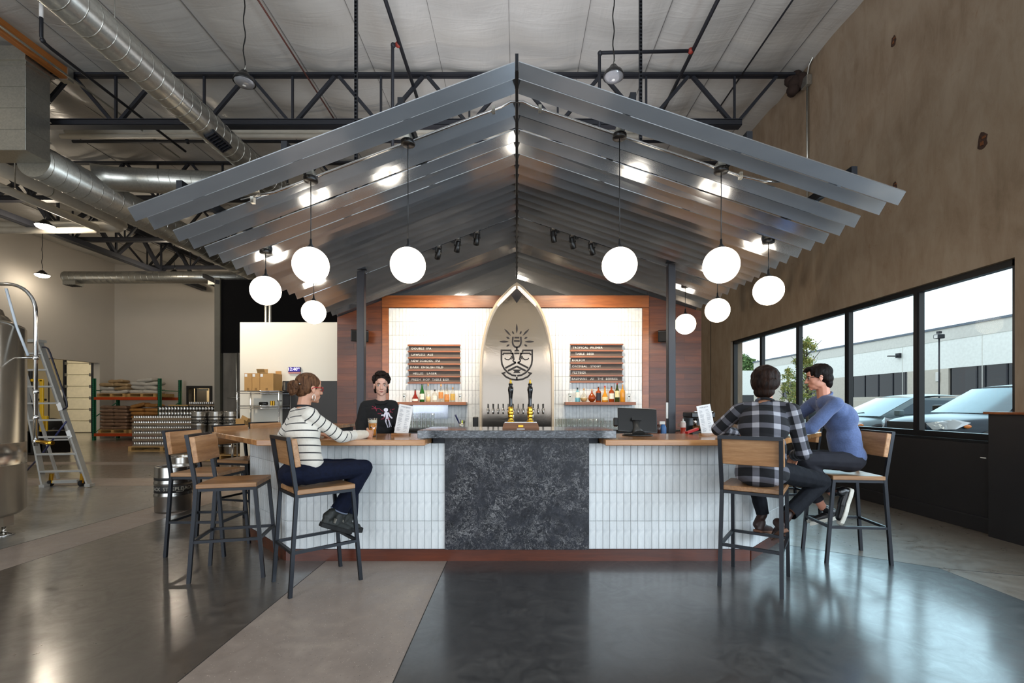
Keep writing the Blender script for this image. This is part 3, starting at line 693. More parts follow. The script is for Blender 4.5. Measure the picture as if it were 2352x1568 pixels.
def planks(x0, x1):
    z = 0.72; r = 0
    while z < HZ:
        cut = x0+(x1-x0)*((0.37 if r % 3 == 0 else 0.0) or (0.68 if r % 3 == 1 else 0.0) or 0.0)
        segs = [(x0, x1)] if r % 3 == 2 else [(x0, cut), (cut, x1)]
        for a, b in segs:
            poly = [(a+0.0005, z+0.0005), (b-0.0005, z+0.0005), (b-0.0005, z+0.1113), (a+0.0005, z+0.1113)]
            poly = clip(poly, x0, wtop(x0), x1, wtop(x1)+1e-4)
            if len(poly) >= 3:
                o = random.uniform(-0.0012, 0.0012); MB().prism(poly, WY+0.005+o, WY+0.03, 'y').build('plank', W_CEDAR, bw)
        z += 0.112; r += 1
planks(-3.28, TX0-0.12); planks(TX1+0.12, 3.37)
MB().box(TX0-0.118, TX0-0.002, WY-0.02, WY+0.03, 0.72, HZ-0.222).build('trim_board', W_HEAD, bw, bevel=0.002)
MB().box(TX1+0.002, TX1+0.118, WY-0.02, WY+0.03, 0.72, HZ-0.222).build('trim_board', W_HEAD, bw, bevel=0.002)
MB().box(TX0-0.118, TX1+0.118, WY-0.03, WY+0.03, HZ-0.22, HZ).build('header_board', W_HEAD, bw, bevel=0.003)
# white wall tiles: the 300 largest to see as pieces, the rest joined
cols = 73; pw = (TX1-TX0)/cols; rh = 0.2505; nrow = 10; top = TZt
cells = []
for r in range(nrow):
    for i in range(cols):
        x0 = TX0+i*pw; z1 = top-r*rh; z0 = max(0.82, z1-rh)
        xm, zm = x0+pw/2, (z0+z1)/2
        if abs(xm) < 0.58 and zm < 2.6: continue
        cells.append((x0, z0, z1, 0 if (1.0 < zm and abs(xm) > 0.66) else 1, abs(zm-2.2)))
cells.sort(key=lambda c: (c[3], c[4]))
for (x0, z0, z1, _, _) in cells[:300]:
    o = bpy.data.objects.new('tile', tile(pw-0.003, z1-z0-0.003)); COL.objects.link(o); o.parent = bw; o.location = V((x0+0.0015, WY+0.012, z0+0.0015))-ORG[bw.name]
mb = MB()
for (x0, z0, z1, _, _) in cells[300:]:
    mb.box(x0+0.0015, x0+pw-0.0015, WY+0.001, WY+0.012, z0+0.0015, z1-0.0015)
mb.build('wall_tiles', M_TILE, bw, kind='stuff')
# ------------------------------------------------------------------ stools
def make_stool():
    t = thing('bar_stool', 'x', 'stool', (0, 0, 0), 'bar stools', local=True)
    # faces +X in its own frame; seat about 0.42 square
    SEAT = 0.765; mb = MB()
    n = 8; top = []; bot = []
    for i in range(n+1):
        for j in range(n+1):
            u, v = i/n*2-1, j/n*2-1
            dip = -0.012*(1-u*u)*(1-v*v)
            top.append((0.215*u, 0.215*v, SEAT+dip)); bot.append((0.215*u, 0.215*v, SEAT-0.036))
    N = (n+1)**2; fs = []
    for i in range(n):
        for j in range(n):
            a = i*(n+1)+j; fs.append((a, a+n+1, a+n+2, a+1)); fs.append((N+a, N+a+1, N+a+n+2, N+a+n+1))
    for i in range(n):
        for a, b in ((i*(n+1), (i+1)*(n+1)), ((i+1)*(n+1)+n, i*(n+1)+n), (i+1, i), (n*(n+1)+i, n*(n+1)+i+1)):
            fs.append((a, b, N+b, N+a))
    mb.add(top+bot, fs); mb.build('seat', W_STOOL, t, bevel=0.004)
    w = 0.026; hz = SEAT-0.036
    for sy in (-1, 1):
        MB().bar((0.20, sy*0.198, hz), (0.262, sy*0.205, 0), w).build('leg', M_STEEL, t)
        MB().bar((-0.215, sy*0.20, hz), (-0.262, sy*0.208, 0), w).build('leg', M_STEEL, t)
        MB().bar((-0.213, sy*0.20, hz-0.01), (-0.275, sy*0.205, 1.145), w).build('back_post', M_STEEL, t)
    MB().bar((-0.275, -0.218, 1.137), (-0.275, 0.218, 1.137), w).build('top_rail', M_STEEL, t)
    mb = MB(); z = hz-0.012
    mb.bar((-0.212, -0.2, z), (-0.212, 0.2, z), 0.022); mb.bar((0.2, -0.2, z), (0.2, 0.2, z), 0.022); mb.bar((-0.2, -0.2, z), (0.2, -0.2, z), 0.022); mb.bar((-0.2, 0.2, z), (0.2, 0.2, z), 0.022)
    mb.build('seat_frame', M_STEEL, t)
    z = 0.315; k = (hz-z)/hz; fx, rx = 0.20+0.062*k, -0.215-0.047*k
    for a, b in (((rx, -0.203, z), (fx, -0.203, z)), ((rx, 0.203, z), (fx, 0.203, z)), ((fx, -0.203, z), (fx, 0.203, z)), ((rx, -0.203, z), (rx, 0.203, z))):
        MB().bar(a, b, 0.022).build('footrest', M_STEEL, t)
    # backrest plank in front of the posts, leaning with them
    mb = MB(); d = V((-0.275+0.213, 0, 1.145-hz)).normalized(); nx = V((d.z, 0, -d.x))
    z0 = V((-0.213, 0, hz))+d*0.20+nx*0.016; z1 = V((-0.213, 0, hz))+d*0.405+nx*0.016
    vs = []
    for p in (z0, z1):
        for off in (0.0, 0.038):
            for y in (-0.222, 0.222): vs.append(p+nx*off+V((0, y, 0)))
    mb.add(vs, [(0, 1, 3, 2), (4, 6, 7, 5), (0, 4, 5, 1), (2, 3, 7, 6), (0, 2, 6, 4), (1, 5, 7, 3)]); mb.build('backrest', W_STOOLY, t, bevel=0.004)
    return t
ST = make_stool()
st = [(-1.566, 3.66, 42, 'wood and black steel bar stool under the woman in striped sweater'), (-2.335, 3.87, 14, 'empty bar stool nearest the camera, next to the seated woman'),
      (-2.93, 4.44, 1, 'empty bar stool farthest left, in front of the kegs'), (-3.13, 5.42, -15, 'bar stool tucked at the left counter corner behind two empty stools'),
      (-3.22, 6.28, -24, 'bar stool farthest back along the left side of the bar'), (1.87, 3.657, 55, 'bar stool under the man in the plaid shirt'),
      (2.99, 4.25, 174, 'bar stool under the man in the blue shirt, by the windows'), (3.35, 5.75, 186, 'empty stool behind the blue shirted man, right side of bar')]
STOOLS = []
for i, (x, y, a, lab) in enumerate(st):
    o = ST if i == 0 else dup(ST, (0, 0, 0))
    o.location = (x, y, 0); o.rotation_euler = (0, 0, math.radians(a)); o['label'] = lab; STOOLS.append(o)
# ------------------------------------------------------------------ roof steel
def truss(Y, lab, x0=-12.9, k0=-6, k1=5):
    t = thing('roof_truss', lab, 'truss', (0, Y, 6.4), 'open web roof trusses')
    zt, zb = 7.27, 6.40; bn = [-4.008+1.58*k for k in range(k0, k1+1)]; tn = [-3.218+1.58*k for k in range(k0-1, k1+1)]
    MB().box(x0, 4.95, Y-0.06, Y-0.006, zt-0.018, zt+0.022).box(x0, 4.95, Y+0.006, Y+0.06, zt-0.018, zt+0.022).build('top_chord', M_TRUSS, t)
    MB().box(bn[0], bn[-1]+0.1, Y-0.08, Y-0.072, zb-0.055, zb+0.055).box(bn[0], bn[-1]+0.1, Y-0.08, Y+0.07, zb-0.06, zb-0.048).box(bn[0], bn[-1]+0.1, Y-0.08, Y+0.07, zb+0.03, zb+0.04).build('bottom_chord', M_TRUSS, t)
    for b in bn:
        MB().bar((b, Y, zb), (b, Y, zt), 0.035).build('web_vertical', M_TRUSS, t)
        for q in tn:
            if abs(abs(q-b)-0.79) < 0.05:
                MB().bar((b+(0.05 if q > b else -0.05), Y, zb+0.03), (q+(-0.04 if q > b else 0.04), Y, zt-0.02), 0.055).build('web_diagonal', M_TRUSS, t)
    return t
for Y, l in ((8.33, 'black roof truss nearest the camera, crossing just behind the canopy peak'), (11.35, 'second black roof truss back, seen left above the canopy edge'),
             (14.15, 'third black roof truss back over the warehouse'), (17.0, 'farthest black roof truss before the pale back wall')): truss(Y, l)
t = thing('roof_girder', 'heavy black lattice girder running back along the warehouse ceiling at left', 'girder', (-12.9, 3, 6.2))
for x in (-12.9,):
    MB().box(x-0.1, x-0.01, 3.0, 19.7, 7.2, 7.34).box(x+0.01, x+0.1, 3.0, 19.7, 7.2, 7.34).build('top_chord', M_TRUSS, t)
    MB().box(x-0.11, x-0.01, 3.0, 19.2, 6.1, 6.24).box(x+0.01, x+0.11, 3.0, 19.2, 6.1, 6.24).build('bottom_chord', M_TRUSS, t)
    y = 3.6; k = 0
    while y < 18.6:
        MB().bar((x, y, 6.2), (x, y+0.95, 7.25), 0.11, 0.09).build('web_diagonal', M_TRUSS, t); MB().bar((x, y+0.95, 7.25), (x, y+1.9, 6.2), 0.11, 0.09).build('web_diagonal', M_TRUSS, t)
        MB().bar((x, y, 6.2), (x, y, 7.25), 0.05).build('web_vertical', M_TRUSS, t); y += 1.9
mb = MB(); mb.bar((-10.2, 15.2, 5.6), (-8.93, 13.9, 5.05), 0.09, 0.12)
tag(mb.build('knee_brace', M_TRUSS), 'black diagonal brace ending at the grey wall edge', 'brace')
# ducts
def spiral(mb, p0, p1, r, pitch, th=0.008):
    p0 = V(p0); p1 = V(p1); d = (p1-p0); L = d.length; d /= L
    u = V((0, 0, 1)) if abs(d.z) < 0.9 else V((1, 0, 0)); u = (u-d*u.dot(d)).normalized(); b = d.cross(u)
    n = int(L/pitch*16); mb.tube([p0+d*(L*i/n)+(u*math.cos(2*PI*i/16)+b*math.sin(2*PI*i/16))*r for i in range(n+1)], th, 4)
def duct(name, lab, pts, r, pitch=0.22, straight=None):
    t = thing(name, lab, 'duct', pts[0])
    mb = MB(); mb.tube(pts, r, 28); mb.build('pipe_wall', M_GALV, t)
    mb = MB()
    for a, b in (straight or [(pts[0], pts[-1])]): spiral(mb, a, b, r, pitch)
    mb.build('spiral_seam', M_GALV, t)
    return t
d1 = duct('spiral_duct', 'large round spiral duct running back under the ceiling, upper left', [(-5.1, 2.6, 5.98), (-5.1, 12.5, 5.98)], 0.222, 0.19)
nrm = V((0.5, 0, -0.866)); c = V((-5.1, 7.78, 5.98))+nrm*0.20; tv = V((0.866, 0, 0.5)); yv = V((0, 1, 0))
R3 = Matrix((tv, yv, nrm)).transposed()
mb = MB()
for s in (-1, 1):
    mb.cbox(c+nrm*0.03+tv*s*0.085, 0.02, 0.46, 0.06, R3); mb.cbox(c+nrm*0.03+yv*s*0.22, 0.17, 0.02, 0.06, R3)
mb.build('grille_frame', M_TRUSS, d1); mb = MB()
for k in range(6): MB().cbox(c+nrm*0.04+yv*(-0.17+0.068*k), 0.15, 0.012, 0.05, R3).build('grille_blade', M_TRUSS, d1)
MB().cbox(c+nrm*0.012, 0.16, 0.43, 0.01, R3).build('grille_back', M_BLACKP, d1)
mb = MB(); mb.tube([(-5.1+0.3*math.cos(a), 10.2, 5.98+0.26*math.sin(a)) for a in [PI*k/10 for k in range(11)]], 0.01, 5); mb.tube([(-5.35, 6.2, 6.0), (-5.35, 6.2, 7.3)], 0.005, 5); mb.build('hanger', M_GALV, d1)
bx = thing('duct_plenum', 'large square sheet metal plenum box high at the left edge', 'duct box', (-8.6, 7.9, 5.56))
MB().box(-9.4, -8.06, 7.64, 8.05, 5.56, 7.28).build('box_shell', M_GALV, bx, bevel=0.006)
for z in (5.9, 6.25, 6.6, 6.95): MB().box(-9.41, -8.05, 7.63, 8.06, z, z+0.012).build('seam_strip', M_GALV, bx)
MB().box(-9.44, -8.02, 7.6, 8.09, 7.02, 7.07).build('flange', M_GALV, bx)
d2 = duct('spiral_duct', 'spiral duct leaving the square plenum and running back at left', [(-8.35, 8.05, 5.62), (-8.35, 15.4, 5.62)], 0.3, 0.24)
d3 = duct('spiral_duct', 'short spiral branch duct with an elbow passing behind canopy corner', [(-8.3, 9.1, 5.85), (-8.05, 9.32, 5.9), (-7.6, 9.42, 5.92), (-5.3, 9.7, 5.95)], 0.23, 0.2, [((-7.6, 9.42, 5.92), (-5.3, 9.7, 5.95))])
d4 = duct('spiral_duct', 'horizontal spiral duct low across the far warehouse wall', [(-15.1, 15.6, 5.65), (-8.2, 15.6, 5.65)], 0.2, 0.2)
for X in (-15.0, -10.2):
    MB().box(X, X+0.42, 15.38, 15.7, 5.36, 5.5).build('register_box', M_GALV, d4); mb = MB()
    for k in range(5): mb.box(X+0.04+k*0.075, X+0.08+k*0.075, 15.40, 15.68, 5.35, 5.36)
    mb.build('register_slots', M_BLACKP, d4, kind='stuff')
gl = MB().box(-7.98, -7.86, 4.0, 8.22, 7.08, 7.28).build('glulam_beam', W_GLULAM); tag(gl, 'orange glued timber beam below ceiling at upper left', 'beam')
MB().box(-8.0, -7.84, 8.14, 8.24, 7.06, 7.29).build('beam_shoe', M_GALV, gl)
# pipes
def pipe(name, lab, pts, r, m, cat='pipe'):
    o = MB().tube(pts, r, 12).build(name, m); return tag(o, lab, cat)
def fit(par, p, r, m=None): MB().sphere(p, r, 12, 8).build('fitting', m or M_TRUSS, par)
p = pipe('sprinkler_pipe', 'black pipe dropping from the ceiling then running back at upper left', [(-6.9, 6.76, 7.3), (-6.9, 6.76, 6.72), (-6.9, 6.80, 6.67), (-6.9, 6.9, 6.66), (-6.9, 9.7, 6.66)], 0.024, M_TRUSS); fit(p, (-6.9, 6.78, 6.68), 0.035)
MB().tube([(-6.9, 6.76, 7.0), (-6.9, 6.76, 7.2)], 0.0255, 12).build('pipe_label', M_PAPER, p)
p = pipe('sprinkler_main', 'black horizontal sprinkler main behind the nearest truss', [(-9.3, 9.76, 6.9), (4.8, 9.76, 6.9)], 0.032, M_TRUSS); fit(p, (-6.9, 9.76, 6.9), 0.05)
p = pipe('sprinkler_pipe', 'black sprinkler line left of the canopy peak with red coupling', [(-1.85, 3.2, 7.08), (-1.85, 9.6, 7.08)], 0.03, M_TRUSS)
M_REDF = mk('red_coupling', '#8a2a1c', 0.5)
q = pipe('sprinkler_drop', 'black drop pipe going down to the canopy, left of peak', [(-1.86, 7.37, 7.08), (-1.94, 7.37, 7.08), (-1.965, 7.37, 7.05), (-1.965, 7.37, 3.75)], 0.026, M_TRUSS); fit(q, (-1.88, 7.37, 7.08), 0.045, M_REDF); fit(q, (-1.955, 7.37, 7.07), 0.04)
p = pipe('sprinkler_pipe', 'black sprinkler line right of the canopy peak running back', [(2.83, 3.2, 7.08), (2.83, 9.6, 7.08)], 0.03, M_TRUSS)
q = pipe('sprinkler_drop', 'black pipe branching left then dropping behind the right canopy slope', [(2.8, 7.5, 7.08), (1.37, 7.5, 7.05), (1.33, 7.5, 7.01), (1.33, 7.5, 3.9)], 0.026, M_TRUSS); fit(q, (2.8, 7.5, 7.08), 0.048, M_REDF); fit(q, (1.34, 7.5, 7.04), 0.04)
p = pipe('thin_rod', 'thin dark rod under the right ceiling strip near concrete wall', [(4.0, 4.0, 7.25), (4.0, 9.3, 7.25)], 0.014, M_TRUSS, 'rod')
p = pipe('ceiling_conduit', 'thin reddish conduit crossing the ceiling left of centre', [(-3.75, 3.0, 7.25), (-3.75, 10.4, 7.25)], 0.014, mk('red_brown_conduit', '#6a4038', 0.5), 'conduit')
p = pipe('ceiling_conduit', 'thin grey conduit running back at the upper left corner', [(-7.6, 4.0, 6.95), (-7.6, 10.5, 6.95)], 0.018, M_GALV, 'conduit')
M_PVC = mk('white_pipe_jacket', '#c9c3b6', 0.4)
pipe('white_pipe', 'upper of two thin white pipes behind the nearest truss', [(-9.2, 9.5, 6.95), (3.6, 9.5, 6.95)], 0.045, M_PVC)
pipe('white_pipe', 'lower of two thin white pipes behind the nearest truss', [(-9.2, 9.4, 6.80), (3.6, 9.4, 6.80)], 0.045, M_PVC)
p = pipe('white_pipe', 'thick white insulated pipe coming forward at the left edge', [(-10.7, 5.0, 6.28), (-10.7, 12.5, 6.28), (-10.76, 12.66, 6.27), (-10.9, 12.72, 6.25), (-16.8, 12.72, 6.25)], 0.15, M_PVC)
for Y in (9.2, 10.6): MB().tube([(-10.7, Y, 6.28), (-10.7, Y+0.02, 6.28)], 0.154, 16).build('pipe_band', M_GALV, p)
pipe('white_pipe', 'thinner white insulated pipe beside the thick one at left', [(-11.1, 5.0, 6.06), (-11.1, 12.3, 6.06), (-11.2, 12.42, 6.05), (-16.8, 12.45, 6.03)], 0.09, M_PVC)
t = thing('pipe_hanger', 'thin steel trapeze rod hanger around the white pipes', 'hanger', (-11, 10, 6))
MB().tube([(-10.45, 9.7, 7.3), (-10.45, 9.7, 5.9), (-11.3, 9.7, 5.9), (-11.3, 9.7, 7.3)], 0.012, 6).build('rod', M_GALV, t)
# high-bay lamps
def highbay(loc, lab, lit, grp):
    x, y, z = loc; t = thing('high_bay_lamp', lab, 'lamp', loc, grp); hs = 1.5 if lit else 1.0
    MB().lathe(loc, [(0.0, 0.13), (0.04, 0.13), (0.06, 0.10), (0.075, 0.075), (0.09, 0.06), (0.125, 0.03), (0.145, -0.02), (0.148, -0.035), (0.138, -0.035), (0.13, -0.02), (0.0, 0.01)] if not lit else [(0.0, 0.13), (0.05, 0.13), (0.09, 0.08), (0.16, 0.02), (0.21, -0.015), (0.21, -0.03), (0.0, -0.03)], 28).build('housing', M_BLACK, t)
    MB().lathe(loc, [(0.0, -0.11), (0.12, -0.10), (0.175, -0.07), (0.2, -0.03)] if lit else [(0.0, -0.08), (0.07, -0.075), (0.115, -0.06), (0.134, -0.03)], 24).build('lens', M_LEDON if lit else mk('clear_lens_off', '#8e8e90', 0.15, 0.3), t)
    MB().lathe(loc, [(0.0, -0.115 if lit else -0.085), (0.02, -0.113 if lit else -0.083), (0.035, -0.10 if lit else -0.07)], 12).build('diode', M_LEDON if lit else M_WHITEPL, t)
    pts = []; zz = z+0.13; k = 0
    while zz < CEIL-0.05: pts.append((x+0.012*math.sin(k*1.1), y+0.008*math.cos(k*0.8), zz)); zz += 0.07; k += 1
    MB().tube(pts, 0.009, 6).build('cord', M_BLACK, t)
    MB().tube([(x, y, z+0.13), (x+0.02, y, z+0.2), (x, y, z+0.24), (x-0.02, y, z+0.2), (x, y, z+0.13)], 0.006, 5).build('hook', M_GALV, t)
    return t
highbay((-3.86, 6.6, 5.98), 'unlit black high bay lamp hanging left of the canopy', False, 'unlit high bay lamps')
highbay((1.37, 6.6, 6.06), 'unlit black high bay lamp hanging right of the canopy peak', False, 'unlit high bay lamps')
for (x, y, z), lab in (((-16.4, 16.1, 5.9), 'lit high bay lamp hanging lowest before the left white wall'), ((-11.9, 16.2, 5.95), 'lit high bay lamp below the far horizontal duct'), ((-12.1, 11.95, 6.0), 'lit high bay lamp among the white pipes and girder')):
    highbay((x, y, z), lab, True, 'lit high bay lamps in the warehouse')
    point('high_bay_beam', (x, y, z-0.24), 17 if x < -15 else 95, LED, 0.13)
# added unseen point lights that extend the lit high bay grid
for (x, y) in ((-16.4, 11.9), (-9.0, 12.0), (-16.0, 6.5), (-11.5, 7.0), (-8.5, 16.5), (-15.5, 1.0), (-10.5, 1.0)):
    if x < -9.5 and y < 9: point('high_bay_beam', (x, y, 5.7), 18 if x < -15 else 75, LED, 0.13)
spot('loading_bay_fill', (-20.0, 18.5, 4.1), (-20.5, 21.5, 1.0), 900, (1.0, 0.9, 0.72), 160, 0.6, 0.3)  # unseen spot added to brighten the bay and its garage door
spot('lobby_fill', ((dx0+dx1)/2, BACK+1.1, 2.9), ((dx0+dx1)/2, BACK+1.5, 0.8), 220, LED, 150, 0.6, 0.2)  # unseen spot added to light the space through the doorway
spot('partition_fill', (-5.6, 7.6, 4.2), (-4.5, 8.9, 1.8), 300, LED, 120, 0.8, 0.2)  # unseen spot added to lift the white partition
# ------------------------------------------------------------------ brewery floor at the left
def text_wrap(body, size, R, cen, a0, z, mat, parent, name='lettering'):
    c = bpy.data.curves.new(name, 'FONT'); c.body = body; c.size = size; c.align_x = 'CENTER'; c.align_y = 'CENTER'; c.resolution_u = 2
    t = bpy.data.objects.new(name, c); COL.objects.link(t); dg = bpy.context.evaluated_depsgraph_get()
    me = bpy.data.meshes.new_from_object(t.evaluated_get(dg)); bpy.data.objects.remove(t); bpy.data.curves.remove(c)
    o0 = ORG.get(parent.name, V((0, 0, 0)))
    for v in me.vertices:
        a = a0+v.co.x/R; v.co = V((cen[0]+R*math.cos(a), cen[1]+R*math.sin(a), z+v.co.y))-o0
    me.materials.clear(); me.materials.append(mat); o = bpy.data.objects.new(name, me); COL.objects.link(o); o.parent = parent; return o
M_LETT = mk('pale_print', '#a59f92', 0.5)
def make_keg(loc, lab, grp, a0=-2.0, R=0.205, words=True, hs=1.0):
    x, y, z = loc; t = thing('beer_keg', lab, 'keg', loc, grp, local=False)
    s = R/0.205
    pr = [(0.0, 0.03), (0.17, 0.03), (0.185, 0.0), (0.198, 0.0), (0.203, 0.02), (0.203, 0.12), (0.205, 0.125), (0.205, 0.19), (0.212, 0.205), (0.212, 0.225), (0.205, 0.24), (0.205, 0.35), (0.212, 0.365), (0.212, 0.385), (0.205, 0.40), (0.205, 0.47), (0.203, 0.475), (0.203, 0.575), (0.199, 0.588), (0.192, 0.588), (0.19, 0.575), (0.19, 0.51), (0.16, 0.505), (0.05, 0.525), (0.0, 0.525)]
    pr = [(r*s, h*hs) for r, h in pr]
    MB().lathe(loc, pr, 40).build('shell', M_KEG, t)
    MB().lathe(loc, [(0.2055*s, 0.255*hs), (0.207*s, 0.256*hs), (0.207*s, 0.345*hs), (0.2055*s, 0.346*hs)], 40).build('label_band', M_BLACKP, t)
    MB().lathe(loc, [(0.2055*s, 0.415*hs), (0.2065*s, 0.416*hs), (0.2065*s, 0.45*hs), (0.2055*s, 0.451*hs)], 40).build('rubber_ring', M_BLACKP, t)
    for k in (0, 1):
        mb = MB(); a = a0+0.35+k*PI; Rr = 0.2036*s; pts = []
        for q in range(16):
            b = 2*PI*q/16; aa = a+0.28*math.cos(b); pts.append(V((x+Rr*math.cos(aa), y+Rr*math.sin(aa), z+0.545*hs+0.014*math.sin(b))))
        mb.add(pts, [tuple(range(16))]); mb.build('hand_hole', M_BLACKP, t)
    MB().lathe((x, y, z+0.52*hs), [(0.0, 0.02), (0.025, 0.02), (0.03, 0.0)], 12).build('valve', M_CHROME, t)
    if words:
        text_wrap('STEEPLEJACK', 0.062, 0.2075*s, (x, y), a0, z+0.305*hs, M_LETT, t)
        text_wrap('BREWING', 0.018, 0.2075*s, (x, y), a0, z+0.268*hs, M_LETT, t)
        text_wrap('STEEPLEJACK', 0.062, 0.2075*s, (x, y), a0-1.9, z+0.305*hs, M_LETT, t)
    return t
make_keg((-4.51, 6.12, 0), 'steel keg standing alone on the pale floor strip beside stools', 'kegs standing on the floor', -0.62)
make_keg((-5.20, 7.25, 0), 'steel keg behind the leftmost stool, half hidden by backrests', 'kegs standing on the floor', -0.55)
def pallet(lab, x0, x1, y0, y1, z, m=None, rot=0):
    t = thing('wooden_pallet', lab, 'pallet', ((x0+x1)/2, (y0+y1)/2, z), 'wooden pallets'); m = m or W_PALE
    n = 7; w = (y1-y0)/n
    for k in range(n): MB().box(x0, x1, y0+k*w+0.008, y0+(k+1)*w-0.008, z+0.118, z+0.14).build('deck_board', m, t)
    for xx in (x0, (x0+x1)/2-0.05, x1-0.1): MB().box(xx, xx+0.1, y0, y1, z+0.022, z+0.118).build('stringer', m, t)
    for yy in (y0, (y0+y1)/2-0.05, y1-0.1): MB().box(x0, x1, yy, yy+0.1, z, z+0.022).build('bottom_board', m, t)
    return t
pallet('wooden pallet under the two-high stack of kegs', -8.3, -6.55, 11.6, 12.65, 0)
kn = ['left', 'second from left', 'third from left', 'right']
for k in range(4):
    X = (461, 497, 535, 573)[k]; X = (X-CX)/F_PX*11.87
    for j, (zz, w_) in enumerate(((0.14, 'lower'), (0.683, 'upper'))):
        make_keg((X, 11.85+0.05*(k % 2), zz), '%s keg in the %s layer of the keg stack' % (kn[k], w_), 'kegs stacked on the pallet', -1.05, 0.19, True, 0.918)
# pallets of cans
a = NT('can_aluminium'); a.set(col=lin('c8c6c2'), metal=1.0, rough=0.22); M_CAN = a.m
M_FILM = glassy('stretch_film', (0.93, 0.92, 0.90), 0.22, 0.12)
M_TRAY = mk('tray_cardboard', '#8f7b62', 0.7)
def can_block(t, x0, x1, y0, y1, z, h, r, name='cans'):
    mb = MB(); n = 8
    def one(x, y):
        pr = [(r*0.8, 0), (r, 0.012), (r, h-0.02), (r*0.8, h)]
        mb.lathe((x, y, z), pr, n); mb.add([(x+r*0.8*math.cos(2*PI*k/n), y+r*0.8*math.sin(2*PI*k/n), z+h-0.004) for k in range(n)], [tuple(range(n))])
    x = x0+r
    while x < x1-r*0.5: one(x, y0+r); one(x, y0+3.05*r); x += 2.05*r
    y = y0+5*r
    while y < y1: one(x1-r, y); y += 2.05*r
    mb.build(name, M_CAN, t, kind='stuff')
pallet('yellow pine pallet under the film wrapped trays of cans', -11.6, -9.6, 13.9, 15.0, 0)
t = thing('can_load', 'film wrapped stack of silver cans in cardboard trays, six layers', 'cans', (-10.6, 14.4, 0.145))
for k in range(6):
    z = 0.145+k*0.157
    can_block(t, -11.5, -9.68, 13.95, 14.9, z+0.004, 0.125, 0.034)
    MB().box(-11.51, -9.67, 13.94, 14.91, z, z+0.075 if k else z+0.05).build('tray', M_TRAY, t)
MB().box(-11.515, -9.665, 13.935, 14.915, 0.15, 0.80).build('wrap_film', M_FILM, t)
t = thing('can_load', 'taller stack of silver cans with a wood cover, behind wrapped trays', 'cans', (-11.3, 15.9, 0.0))
can_block(t, -11.95, -9.85, 15.5, 16.4, 1.16, 0.165, 0.05); can_block(t, -11.95, -9.85, 15.5, 16.4, 0.99, 0.165, 0.05)
can_block(t, -11.0, -9.85, 15.6, 16.3, 1.39, 0.1, 0.034)
MB().box(-12.0, -9.8, 15.48, 16.42, 1.335, 1.35).build('layer_pad', M_TRUSS, t); MB().box(-11.6, -10.95, 15.5, 16.35, 1.352, 1.39).build('cover_frame', W_PALE, t)
MB().box(-11.02, -9.83, 15.58, 16.33, 1.352, 1.388).build('tray', M_TRAY, t); MB().box(-11.98, -9.82, 15.49, 16.41, 0.14, 0.985).build('lower_cans', M_CAN, t); 
pallet('pallet under the taller stack of cans', -12.0, -9.8, 15.45, 16.45, 0)
# pallet rack with malt sacks
rk = thing('pallet_rack', 'green and orange pallet rack loaded with malt sacks', 'rack', (-15, 18.2, 0))
M_GREEN = mk('green_rack_paint', '#1f6b4c', 0.45); M_ORANGE = mk('orange_beam_paint', '#b8461c', 0.45)
RX0, RX1, RY0, RY1 = -16.55, -13.98, 18.2, 19.3
for x in (RX0, RX1):
    for y in (RY0, RY1):
        mb = MB(); mb.box(x-0.05, x+0.05, y, y+0.012, 0, 2.42); mb.box(x-0.05, x-0.04, y, y+0.08, 0, 2.42); mb.box(x+0.04, x+0.05, y, y+0.08, 0, 2.42); mb.build('upright', M_GREEN, rk)
        mb = MB(); z = 0.1
        while z < 2.38: mb.box(x-0.035, x-0.015, y-0.002, y+0.004, z, z+0.03); mb.box(x+0.015, x+0.035, y-0.002, y+0.004, z, z+0.03); z += 0.075
        mb.build('slots', M_BLACKP, rk, kind='stuff')
    for k, (za, zb) in enumerate(((0.3, 0.9), (0.9, 1.5), (1.95, 1.95), (0.25, 0.25))): MB().bar((x, RY0+0.05, za), (x, RY1, zb), 0.03).build('brace', M_GREEN, rk)
for y in (RY0-0.03, RY1+0.04):
    for z in (0.22, 1.64): MB().box(RX0+0.05, RX1-0.05, y, y+0.05, z-0.055, z+0.055).build('beam', M_ORANGE, rk)
def sack_mesh(name, m, L, W, H, seed):
    mb = MB(); nu, nv = 20, 12; vs = []; fs = []; e = 0.42
    for i in range(nu+1):
        u = -1+2*i/nu; k = (1-abs(u)**7)**0.5 if abs(u) < 1 else 0
        wv = 0.86+0.14*k
        for j in range(nv):
            a = 2*PI*j/nv; cx = math.copysign(abs(math.cos(a))**e, math.cos(a)); cz = math.copysign(abs(math.sin(a))**e, math.sin(a))
            p = V((u*L/2, cx*W/2*wv, cz*H/2*max(0.08, k)))
            nz = noise.noise(p*6+V((seed*7.1, 0, 0)))*0.02+noise.noise(p*15+V((seed, 3, 0)))*0.008
            vs.append((p.x, p.y, p.z*(1+nz*4)+nz*0.4*k))
    for i in range(nu):
        for j in range(nv): fs.append((i*nv+j, i*nv+(j+1) % nv, (i+1)*nv+(j+1) % nv, (i+1)*nv+j))
    fs += [tuple(range(nv))[::-1], tuple(nu*nv+j for j in range(nv))]
    mb.add(vs, fs, True); o = mb.build(name, m); bm = o.data; return bm, o
M_SBROWN = mk('brown_sack_paper', '#7d604a', 0.55, var=(5, 0.15, (1, 1, 1)), bump=(9, 0.5, (1, 1, 1), 0.02)); M_STAN = mk('tan_sack_paper', '#a08560', 0.5, var=(5, 0.15, (1, 1, 1)), bump=(9, 0.5, (1, 1, 1), 0.02))
